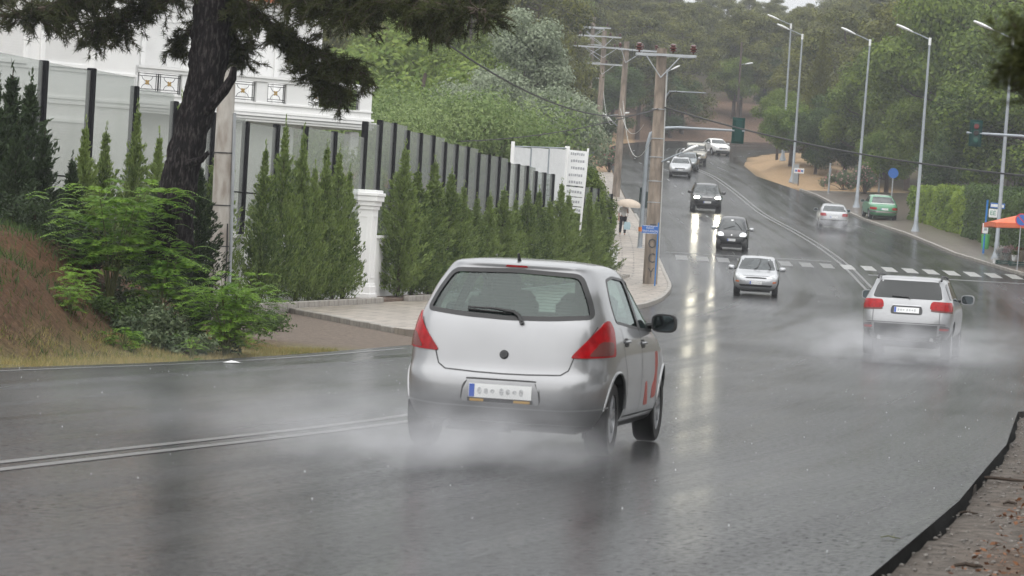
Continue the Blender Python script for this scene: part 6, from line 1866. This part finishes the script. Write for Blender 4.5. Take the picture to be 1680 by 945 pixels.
# ---- pinnate-leaved saplings
def pinnate(name, label, base, hgt, rad, n_leaf, seed, leafL=.30, stems=5, cat='shrub', group=None, mat=None, low=.1):
    g = np.random.default_rng(seed)
    o = thing(name, label, cat, base, 0, group)
    mb = MB(); C, U, V = [], [], []
    tips_ = []
    for k in range(stems):
        a = 2*math.pi*k/stems + g.normal()*.5; q = rad*(.25+.5*g.random())
        top = Vector((q*math.cos(a), q*math.sin(a), hgt*(.7+.3*g.random())))
        pl = [Vector((0, 0, -.05)), Vector((top.x*.3, top.y*.3, top.z*.45)), top]
        mb.tube(pl, [.018, .012, .005], 6); tips_.append(pl)
    nl = 9
    for k in range(n_leaf):
        pl = tips_[g.integers(len(tips_))]; t = low+(1-low)*g.random()**.7
        p = pl[0].lerp(pl[1], t*2) if t < .5 else pl[1].lerp(pl[2], t*2-1)
        a = g.random()*2*math.pi; L_ = leafL*(.7+.5*g.random())
        out = np.array([math.cos(a), math.sin(a), .45+.35*g.random()]); out /= np.linalg.norm(out)
        side = np.cross(out, [0, 0, 1]); side /= np.linalg.norm(side)
        off = rad*.75*g.random()**.7
        p = np.array(p) + np.array([math.cos(a), math.sin(a), .1])*off
        prev = p
        for j in range(nl):
            f = (j+.6)/nl
            c = p + out*L_*f + np.array([0, 0, -1])*L_*.55*f*f
            dr = unit((out + np.array([0, 0, -1.1*f]))[None])[0]
            for s_ in (-1, 1):
                ax = unit((side*s_ + dr*.35 + np.array([0, 0, -.12]))[None])[0]
                ll_ = L_*.17*(1-.35*f)
                C.append(c+ax*ll_); U.append(ax*ll_); V.append(dr*ll_*.34)
        C.append(c+dr*L_*.06); U.append(dr*L_*.09); V.append(side*L_*.035)
    obj('leaves', cards('leaves', np.array(C), np.array(U), np.array(V), mat or L_BRIGHT), o)
    mb.build('stems', M['stem_green'], o)
    return o
def onb(x, y, Y): 
    p = P(x, y, Y); return (p.x, p.y, gz(p.x, p.y))
PG = 'pinnate-leaved saplings on the bank'
pinnate('pinnate_shrub', 'dense bright green pinnate shrub at the foot of the bank beside the road', onb(372, 545, 45.3), 1.15, .62, 380, 1, .27, 8)
pinnate('pinnate_sapling', 'tall pinnate sapling before the leaning pine trunk', onb(185, 420, 46.6), 1.75, .85, 330, 2, .36, 7, low=.35)
pinnate('pinnate_sapling', 'pinnate sapling shoots hanging over the foot of the pine trunk', onb(265, 430, 46.2), 1.45, .5, 120, 3, .36, 4, low=.5)
pinnate('pinnate_sapling', 'small pinnate sapling growing out of the brown mound', onb(125, 480, 44.6), .42, .24, 70, 4, .2, 4)
pinnate('pinnate_sapling', 'small pinnate sapling on the verge below the mound', onb(112, 545, 43.4), .42, .20, 60, 5, .2, 4)
pinnate('pinnate_sapling', 'low pinnate seedling on the verge between the mound and the big shrub', onb(205, 528, 43.6), .26, .26, 50, 6, .2, 4)
pinnate('pinnate_sapling', 'thin pinnate seedling at the edge of the grass before the big shrub', onb(315, 560, 43.0), .34, .14, 26, 7, .16, 3)
# grey-green scrub between
def scrub(name, label, x, y, Y, w, h, mat, n, seed, size=.035, cat='shrub', group=None):
    o = thing(name, label, cat, onb(x, y, Y), 0, group); g = np.random.default_rng(seed)
    cs = [(g.normal()*w*.35, g.normal()*w*.3, h*(.2+.6*g.random())) for _ in range(14)]
    obj('foliage', tree_mesh('foliage', cs, [w*(.20+.14*g.random()) for _ in cs], n//14, size, mat, .38, .9, .5, seed, .2), o)
    mb = MB()
    for c in cs: mb.tube([(0, 0, -.05), (c[0]*.5, c[1]*.5, c[2]*.5), c], [.012, .009, .004], 5)
    mb.build('stems', M['twig'], o)
for i, (x, y, Y, w, h, mt, n_, lb_) in enumerate([
    (250, 500, 45.2, .75, .55, L_GREY, 2600, 'grey green scrub on the bank left of the bright pinnate shrub'), (205, 470, 45.6, .6, .5, L_HEDGED, 2000, 'dark scrub beside the brown mound'),
    (300, 470, 46.0, .8, .7, L_CYPSHADE, 2600, 'dark scrub right below the pine trunk'), (245, 520, 44.6, .4, .3, L_GREY, 1200, 'small grey green bush low on the bank'), (300, 535, 44.4, .5, .35, L_GREY, 1400, 'grey scrub at the left foot of the bright pinnate shrub'),
    (150, 400, 47.4, .9, .7, L_CYPSHADE, 2600, 'dark scrub along the top of the bank behind the sapling'), (60, 385, 48.2, .9, .6, L_CYPSHADE, 2400, 'dark scrub along the crest of the mound'), (385, 430, 50.5, .8, .9, L_HEDGED, 2400, 'scrub around the foot of the concrete pole'), (235, 420, 47.2, .7, .7, L_GREY, 2000, 'grey scrub behind the bare earth patch'),
    (448, 500, 62, .7, .35, L_HEDGED, 1200, 'low green weeds beside the sandy driveway')]):
    scrub('scrub_bush', lb_, x, y, Y, w, h, mt, n_, 100+i)

# ---- trees behind the fence
tree_px('light', 'acacia_tree', 'spreading pale green acacia behind the glass fence', 735, 128, 134, 5.9, 1.0, rz=.4)
tree_px('light', 'acacia_tree', 'second pale green acacia crown nearer the hoarding', 800, 162, 140, 5.9, .8, rz=2.1)
tree_px('yellow', 'garden_tree', 'yellow green garden tree beneath the villa balcony', 560, 205, 99, 6, .8)
tree_px('yellow', 'garden_tree', 'yellow green tree between the villa corner and the acacia', 690, 108, 150, 6, .8)
tree_px('light', 'garden_tree', 'small light tree right beside the villa corner', 640, 150, 130, 6, .75)
tree_px('silver', 'poplar_tree', 'tall silvery poplar rising out of the picture behind the acacias', 868, -40, 160, 14.2, .95)
tree_px('silverw', 'poplar_tree', 'broad silvery poplar beside the utility poles', 930, 118, 150, 10, .85)
tree_px('silverw', 'poplar_tree', 'lower silvery poplar left of the tall one', 800, 88, 155, 10, .8)
tree_px('broad1', 'broadleaf_tree', 'broad green tree at the corner of the hedge beside the sign board', 962, 268, 130, 10, .8)
tree_px('yellow', 'garden_bush', 'light green bush at the hedge corner by the pavement', 976, 312, 133, 6, .6)
BGk = 'tall trees behind the villa'
for key, nm, lb_, x, yt, Y in [('pine0', 'pine_tree', 'dark pine rising just right of the villa roof', 620, 40, 190), ('broad0', 'broadleaf_tree', 'tall broad tree behind the yellow green tree near the villa corner', 665, -20, 200), ('yellow', 'broadleaf_tree', 'tall yellow green tree under the longest hanging pine bough', 720, 10, 185),
    ('pine1', 'pine_tree', 'dark pine directly behind the lower silvery poplar', 770, -30, 210), ('broad1', 'broadleaf_tree', 'broad green tree between the lower and the tall silvery poplars', 820, 20, 200), ('pine2', 'pine_tree', 'tall pine between the tall silvery poplar and the transformer pole', 880, -60, 225),
    ('broad0', 'broadleaf_tree', 'broad tree behind the transformer pole', 940, -20, 325), ('pine3', 'pine_tree', 'dark pine standing behind the villa roof', 590, -30, 215), ('yellow', 'broadleaf_tree', 'lower yellow green tree above the acacia crown', 700, 60, 175), ('broad1', 'broadleaf_tree', 'green tree directly above the acacia and left of the poplars', 760, 70, 180),
    ('pine4', 'pine_tree', 'pine behind the cross arms of the three-arm pole', 1000, 20, 335), ('pine1', 'pine_tree', 'farthest dark pine right of the villa', 640, -60, 240), ('pine3', 'pine_tree', 'far pine hidden mostly by the tall silvery poplar', 860, -60, 250)]:
    hh = 13 if key.startswith('pine') else (6 if key == 'yellow' else 10)
    tree_px(key, nm, lb_, x, yt, Y, hh, 1.1 if key == 'yellow' else .78, group=BGk)

# ---- pine wood on the hill beyond the bend
FG = 'pines on the hill beyond the bend'
g = np.random.default_rng(77)
cnt = 0
for row, (Y, n_, jit) in enumerate([(352, 11, 5), (366, 13, 6), (384, 15, 8), (405, 16, 8), (430, 17, 10), (458, 17, 12), (492, 18, 12)]):
    x0_, x1_ = -.012*Y-2, .17*Y
    for k in range(n_):
        X = x0_+(x1_-x0_)*(k+.5)/n_ + g.normal()*1.3; y = Y + g.normal()*jit*.4
        if sdL(X, y) < 5: y += 12
        if sdL(X, y) < 4: continue
        z = gz(X, y); h = 10.5+4.5*g.random()
        # skyline dips where the sky shows above the bend
        px_ = X/y*F + 840 + 20
        lim = P(px_, 26 + 10*g.random() if 1200 < px_ < 1330 else (5 if 1030 < px_ < 1380 else -80), y).z
        h = min(h, max(lim-z, 6.5))
        plant_tree('pine%d' % (cnt % 5), 'pine_tree', 'pine in the wood covering the hill beyond the bend', X, y, z, h/13*g.uniform(1.0, 1.3), h/13, group=FG); cnt += 1
# edge of the wood along the top of the cut bank
EG = 'trees at the edge of the wood above the cut bank'
for k in range(26):
    X = -3 + k*2.9 + g.normal()*.6; off = 5.5 + 5*g.random()
    y = float(LfarY(X)) + off if X > 7.1 else 292 + (7.1-X)*2.0 + g.normal()*3
    if X < 7.1 and sdL(X, y) < 4: X -= 3
    key = ('broadd', 'pine2', 'broad0', 'pine4', 'broadd', 'pine0')[k % 6]
    h = (5.5+3*g.random()) if key[0] == 'b' else 9.5+3*g.random(); hh = 10 if key[0] == 'b' else 13
    plant_tree(key, 'edge_tree' if key[0] == 'b' else 'pine_tree', 'low broad tree at the edge of the wood above the cut bank' if key[0] == 'b' else 'pine at the edge of the wood above the cut bank', X, y, None, h/hh*1.15, h/hh, group=EG)
# left of the far road
for i, (X, y, h) in enumerate([(-2, 262, 11), (2.0, 282, 10), (-5, 290, 13), (1.5, 302, 11), (5.0, 322, 11), (-3, 318, 14), (-9, 270, 13), (-12, 300, 14), (10, 338, 10), (-7, 340, 14), (2, 334, 12), (-14, 250, 13)]):
    plant_tree('pine%d' % (i % 5), 'pine_tree', 'pine left of the upper road behind the utility poles', X, y, None, h/13*1.15, h/13, group='pines left of the upper road')
# ---- right side of the road
RG = 'trees along the right of the road'
for key, nm, lb_, x, yt, Y, hh, sw in [
    ('yellow', 'round_bush_tree', 'round yellow green tree inside the bend by the far lamp', 1306, 150, 262, 6, 1.0), ('broad1', 'round_bush_tree', 'round green tree inside the bend overhanging the road', 1280, 140, 278, 10, .95),
    ('tallcyp', 'tall_cypress_tree', 'tall dark cypress between two street lamps', 1352, 40, 262, 9, 1.2), ('broadd', 'dark_tree', 'dark broad tree over the straw mound', 1345, 165, 256, 10, 1.1), ('broadd', 'dark_tree', 'dark broad tree behind the bare grey post', 1395, 130, 258, 10, 1.1),
    ('pine2', 'pine_tree', 'feathery pine behind the tall dark cypress', 1400, 20, 285, 13, 1.1), ('pine0', 'pine_tree', 'pine between the third and second street lamps', 1465, 10, 262, 13, 1.1), ('broad0', 'broadleaf_tree', 'tall broad tree behind the second street lamp', 1500, 60, 245, 10, 1.0),
    ('broad1', 'broadleaf_tree', 'large broad tree towering over the hedge', 1565, -30, 232, 10, .95), ('broad0', 'broadleaf_tree', 'large broad tree behind the traffic signal', 1640, -50, 222, 10, .9), ('broad1', 'broadleaf_tree', 'broad tree reaching behind the bus stop', 1690, 60, 205, 10, 1.2),
    ('broad0', 'broadleaf_tree', 'lower broad tree above the hedge between lamps', 1530, 150, 228, 10, 1.1), ('broadd', 'dark_tree', 'dark tree right behind the bus stop hedge', 1600, 190, 210, 10, 1.3), ('yellow', 'garden_tree', 'tan tinted small tree beside the oleanders', 1460, 195, 236, 6, .9),
    ('pine3', 'pine_tree', 'pine above the round bushes inside the bend', 1330, 60, 300, 13, 1.1), ('pine1', 'pine_tree', 'pine rising over the lower broad tree', 1545, -20, 250, 13, 1.1), ('pine4', 'pine_tree', 'pine far behind the traffic signal', 1610, -60, 260, 13, 1.1), ('pine2', 'pine_tree', 'pine behind the bus stop trees', 1680, -60, 250, 13, 1.1), ('broad1', 'broadleaf_tree', 'green tree filling the gap behind the third lamp', 1430, 90, 250, 10, 1.0)]:
    tree_px(key, nm, lb_, x, yt, Y, hh, sw, group=RG)
# unseen pines right of and behind the camera, added to darken car and road
for k, (X, y, h) in enumerate([(9.5, 14, 12), (11.5, 22, 13), (12.5, 31, 12), (8.5, 4, 13), (5, -9, 14), (15.5, 27, 14), (16, 38, 12), (-3, -18, 14), (14, 8, 14)]):
    plant_tree('pine%d' % (k % 5), 'pine_tree', 'unseen pine added on the near shoulder to darken car and road', X, y, 0, h/13*1.1, h/13, group='unseen pines added on the near shoulder')
# hedges along the pavement
def hedge(name, label, y0, y1, off0, h0, h1, th, mat, n, seed):
    g = np.random.default_rng(seed)
    o = thing(name, label, 'hedge', (float(Rx(y0))+off0, y0, gz(float(Rx(y0))+off0, y0)))
    t = g.random(n); y = y0+(y1-y0)*t
    hh = h0+(h1-h0)*t + .20*vnoise(y*1.3, y, 1.6, seed)
    face = g.random(n)
    xo = np.where(face < .45, 0, np.where(face < .85, g.random(n)*th, th)); zo = np.where(face < .45, g.random(n)*hh, np.where(face < .85, hh, g.random(n)*hh))
    bump = .28*vnoise(y, zo*1.7, 1.1, seed+1)
    X = Rx(y)+off0+xo - bump*(face < .45) + g.normal(size=n)*.06; Z = terrain(Rx(y)+off0, y) + zo + bump*(face >= .45) + g.normal(size=n)*.06
    C = np.stack([X, y, Z], 1) - np.array(o.location)
    nrm = np.where((face < .45)[:, None], [-1., -.4, .3], [0, 0, 1.]) + g.normal(size=(n, 3))*.6
    tt = unit(np.cross(nrm, g.normal(size=(n, 3)))); s = .085*(.6+.8*g.random((n, 1)))
    obj('foliage', cards('foliage', C, tt*s, unit(np.cross(nrm, tt))*s*.5, mat), o)
    mb = MB()
    for k in range(int((y1-y0)/1.2)):
        yy = y0+.6+k*1.2; xx = float(Rx(yy))+off0+th/2
        mb.tube([(xx-o.location.x, yy-o.location.y, gz(xx, yy)-o.location.z-.1), (xx-o.location.x, yy-o.location.y, gz(xx, yy)-o.location.z+h0*.8)], [.04, .02], 5)
    mb.build('stems', M['twig'], o)
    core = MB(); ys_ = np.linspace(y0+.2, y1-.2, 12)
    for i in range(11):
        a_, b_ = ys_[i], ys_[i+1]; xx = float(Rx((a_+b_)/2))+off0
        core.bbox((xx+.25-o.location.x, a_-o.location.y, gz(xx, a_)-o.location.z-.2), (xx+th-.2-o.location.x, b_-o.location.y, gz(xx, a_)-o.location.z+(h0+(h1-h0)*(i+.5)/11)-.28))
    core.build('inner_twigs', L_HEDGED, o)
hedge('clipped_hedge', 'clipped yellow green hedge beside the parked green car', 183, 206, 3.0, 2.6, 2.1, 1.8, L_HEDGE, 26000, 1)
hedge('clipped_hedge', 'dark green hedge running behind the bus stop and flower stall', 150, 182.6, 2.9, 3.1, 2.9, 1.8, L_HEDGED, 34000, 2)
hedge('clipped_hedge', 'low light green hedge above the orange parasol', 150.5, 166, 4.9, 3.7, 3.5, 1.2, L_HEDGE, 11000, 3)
# oleanders
def oleander(label, x, y, Y, w, h, seed):
    o = thing('oleander_bush', label, 'shrub', onb(x, y, Y), 0, None); g = np.random.default_rng(seed)
    cs = [(g.normal()*w*.4, g.normal()*w*.4, h*(.25+.55*g.random())) for _ in range(16)]; rs = [w*(.26+.12*g.random()) for _ in cs]
    obj('foliage', tree_mesh('foliage', cs, rs, 220, .11, L_GREY, .25, .9, .6, seed, .3), o)
    obj('flowers', tree_mesh('flowers', cs, [r_*1.08 for r_ in rs], 16, .07, L_PINK, .8, .9, .4, seed+1, .85), o)
    mb = MB()
    for c in cs: mb.tube([(0, 0, -.1), (c[0]*.4, c[1]*.4, c[2]*.5), c], [.03, .02, .008], 5)
    mb.build('stems', M['twig'], o)
oleander('pink flowering oleander in front of the dark trees by the parked green car', 1420, 300, 232, 1.5, 2.4, 1)
oleander('pink oleander at the left of the upper road by the three-arm pole', 1000, 278, 248, 1.0, 2.2, 2)
oleander('small pink oleander behind the bare grey post', 1385, 298, 240, 1.2, 1.3, 3)
oleander('oleander with few flowers showing behind the glass fence', 520, 262, 94, 1.0, 2.6, 4)

# ================================================================== LITTER, GRASS
def blades(name, n, xf, yr, hgt, wid, mat, seed):
    g = np.random.default_rng(seed)
    y = g.uniform(*yr, n); s = xf(g, n, y); x = Lx(y) - s
    keep = vnoise(x, y, .5, seed)+.35*g.random(n) > -.25
    x, y = x[keep], y[keep]; n = len(x)
    B = np.stack([x, y, terrain(x, y)-.01], 1)
    h = hgt*(.4+g.random(n)); a = g.random(n)*6.283
    side = np.stack([np.cos(a), np.sin(a), np.zeros(n)], 1)*wid
    lean = np.stack([g.normal(size=n)*.45, g.normal(size=n)*.45, np.ones(n)], 1)*h[:, None]
    return rawquads(name, np.stack([B-side, B+side, B+lean], 1).reshape(-1, 3), n, 3, mat)
tag(obj('verge_grass', blades('verge_grass', 26000, lambda g, n, y: .05+1.5*g.random(n)**1.2, (33, 52), .075, .006, L_GRASS, 3)), 'dry and green grass along the road edge below the bank', 'grass', kind='stuff')
tag(obj('bank_weeds', blades('bank_weeds', 5000, lambda g, n, y: 1.0+3.2*g.random(n), (38, 52), .13, .008, L_HEDGED, 4)), 'sparse green weeds over the bank', 'weeds', kind='stuff')
tag(obj('dry_litter', blades('dry_litter', 4500, lambda g, n, y: .7+4*g.random(n), (36, 52), .022, .010, L_DRY, 6)), 'brown pine needles and dry stalks lying on the mound', 'litter', kind='stuff')
def scatter(name, n, fx, yr, size, mat, seed, asp=.5):
    g = np.random.default_rng(seed); y = g.uniform(*yr, n); x = fx(g, n, y)
    C = np.stack([x, y, terrain(x, y)+.008+.01*g.random(n)], 1)
    nr = unit(np.array([0, 0, 1.]) + g.normal(size=(n, 3))*.45); t = unit(np.cross(nr, g.normal(size=(n, 3)))); s = size*(.5+g.random((n, 1)))
    return cards(name, C, t*s, unit(np.cross(nr, t))*s*asp, mat)
tag(obj('leaf_litter', scatter('leaf_litter', 9000, lambda g, n, y: Rx(y)+.30+3*g.random(n)**.9, (15, 46), .022, leafmat('brown leaves', (.06, .026, .014), (.24, .11, .055), .1), 8)), 'fallen brown leaves on the gravel shoulder', 'leaves', kind='stuff')
g = np.random.default_rng(12); mb = MB()
for k in range(2600):
    y = g.uniform(15, 45); x = float(Rx(y))+.02+2.2*g.random()**1.3; r_ = .006+.014*g.random()**2
    mb.ell((x, y, gz(x, y)+r_*.3), (r_, r_*.8, r_*.6), 5, 4)
tag(mb.build('shoulder_gravel', pm('gravel', (.17, .155, .14), .6, 0, .5, 40)), 'loose gravel on the road shoulder', 'gravel', kind='stuff')
def stick(label, x, y, Y, L_, r_, rz, on_road=False, mat=None):
    p = P(x, y, Y); z = float(zr(p.y))+.006 if on_road else gz(p.x, p.y)
    o = thing('stick', label, 'stick', (p.x, p.y, z+r_), rz)
    MB().tube([(-L_/2, 0, 0), (-L_*.1, .02, .01), (L_*.2, -.01, .004), (L_/2, .015, .0)], [r_*.7, r_, r_, r_*.5], 6).build('twig', mat or M['twig'], o, smooth=True)
    MB().tube([(L_*.1, 0, 0), (L_*.2, .05, .02)], [r_*.6, r_*.3], 5).build('side_shoot', mat or M['twig'], o)
stick('dark piece of bark lying on the gravel shoulder', 1592, 890, 19.7, .17, .014, .1)
stick('thin dry twig lying on the wet asphalt near the shoulder', 1462, 864, 20.3, .12, .004, -.1, True, M['stem_green'])
stick('reddish twig on the gravel close to the asphalt edge', 1590, 815, 23.8, .16, .010, .3)
stick('flat reddish branch across the shoulder', 1640, 757, 27.4, .5, .016, -.1)
stick('short dark stick half buried in the brown litter', 1660, 795, 24.9, .14, .012, .6)
pc = P(383, 572, 42.2)
pt_ = thing('paper_scrap', 'scrap of white paper at the left road edge', 'litter', (pc.x, pc.y, float(zr(pc.y))+.012))
MB().add([(-.12, -.04, 0), (.1, -.05, .012), (.13, .05, .004), (-.02, .03, .03), (-.1, .06, 0)], [(0, 1, 3), (1, 2, 3), (0, 3, 4)]).build('sheet', M['white_sign'], pt_)

# splashes of heavy rain standing up from the wet road
g = np.random.default_rng(21); mb = MB()
for k in range(900):
    y = 19 + 45*g.random(); x = float(Lx(y)) + (float(min(Rx(y), 12))-float(Lx(y)))*g.random(); r_ = .002+.005*g.random()**3; z = float(zr(y))
    mb.tube([(x, y, z), (x, y, z+r_*1.2), (x, y, z+r_*2.4)], [r_*.5, r_, r_*.3], 5)
wd_, n_, l_, b_ = newmat('splash water'); b_.inputs['Base Color'].default_value = (.8, .82, .84, 1); b_.inputs['Roughness'].default_value = .3; b_.inputs['Alpha'].default_value = .4
tag(mb.build('rain_splashes', wd_), 'rain drops splashing on the wet asphalt', 'rain', kind='stuff')
# ================================================================== AIR
hz = MB().bbox((-255, -29, -3.0), (290, 1180, 95))
mh = bpy.data.materials.new('rain haze'); mh.use_nodes = True
nh = mh.node_tree.nodes; nh.clear()
pv = nh.new('ShaderNodeVolumePrincipled'); pv.inputs['Color'].default_value = (.93, .96, 1, 1); pv.inputs['Density'].default_value = .00042
oh = nh.new('ShaderNodeOutputMaterial'); mh.node_tree.links.new(pv.outputs[0], oh.inputs['Volume'])
tag(hz.build('haze', mh), kind='stuff')

def spray(label, root_name_loc, heading, centre, size, dens, seed):
    """mist thrown up by wheels: an even cloud that thins outwards, broken by turbulence"""
    me = MB().ell((0, 0, 0), (1, 1, 1), 20, 14)
    m = bpy.data.materials.new('road spray'); m.use_nodes = True
    n, l = m.node_tree.nodes, m.node_tree.links; n.clear()
    tc = n.new('ShaderNodeTexCoord')
    ln = n.new('ShaderNodeVectorMath'); ln.operation = 'LENGTH'; l.new(tc.outputs['Object'], ln.inputs[0])
    fo = n.new('ShaderNodeMapRange'); fo.interpolation_type = 'SMOOTHSTEP'
    fo.inputs[1].default_value = .15; fo.inputs[2].default_value = 1.0; fo.inputs[3].default_value = 1; fo.inputs[4].default_value = 0
    l.new(ln.outputs['Value'], fo.inputs[0])
    mp = n.new('ShaderNodeMapping'); mp.inputs['Location'].default_value = (seed, 0, 0); mp.inputs['Scale'].default_value = (.9, 2.4, 1.3); l.new(tc.outputs['Object'], mp.inputs[0])
    nz = n.new('ShaderNodeTexNoise'); nz.inputs['Scale'].default_value = 1.7; nz.inputs['Detail'].default_value = 3; l.new(mp.outputs[0], nz.inputs['Vector'])
    nr = n.new('ShaderNodeMapRange'); nr.inputs[1].default_value = .32; nr.inputs[2].default_value = .74; l.new(nz.outputs[0], nr.inputs[0])
    mu = n.new('ShaderNodeMath'); mu.operation = 'MULTIPLY'; l.new(fo.outputs[0], mu.inputs[0]); l.new(nr.outputs[0], mu.inputs[1])
    mk = n.new('ShaderNodeMath'); mk.operation = 'MULTIPLY'; mk.inputs[1].default_value = dens; l.new(mu.outputs[0], mk.inputs[0])
    pv = n.new('ShaderNodeVolumePrincipled'); pv.inputs['Color'].default_value = (.95, .96, 1, 1); l.new(mk.outputs[0], pv.inputs['Density'])
    oo = n.new('ShaderNodeOutputMaterial'); l.new(pv.outputs[0], oo.inputs['Volume'])
    o = me.build('spray', m)
    c = Vector(root_name_loc); hd = R(90-heading)
    ca, sa = math.cos(hd), math.sin(hd)
    o.location = (c.x+centre[0]*ca-centre[1]*sa, c.y+centre[0]*sa+centre[1]*ca, c.z+centre[2])
    o.rotation_euler = (0, 0, hd); o.scale = size
    return tag(o, label, 'spray', kind='stuff')
yl = (.3, 28.0, 0)
spray('mist behind the rear wheels of the near silver hatchback', yl, 10.9, (-2.7, .2, .10), (2.7, 1.7, .52), 1.0, 1.0)
spray('thin mist drifting left of the near silver hatchback', yl, 10.9, (-1.2, 2.2, .25), (3.8, 2.4, .5), .14, 4.0)
tl = P(1496, 588, 72.2)
spray('mist thrown up behind the large silver off-roader', (tl.x, tl.y, float(zr(tl.y))), 11, (-5.0, 0, .25), (4.4, 2.8, .8), .36, 7.0)
spray('mist on both sides of the large silver off-roader', (tl.x, tl.y, float(zr(tl.y))), 11, (-1.0, 0, .35), (4.4, 4.2, .75), .22, 9.0)
pl_ = P(1364, 378, 189)
spray('mist behind the silver hatchback driving uphill', (pl_.x, pl_.y, float(zr(pl_.y))), 3, (-4.6, 0, .2), (4.0, 1.9, .8), .30, 12.0)
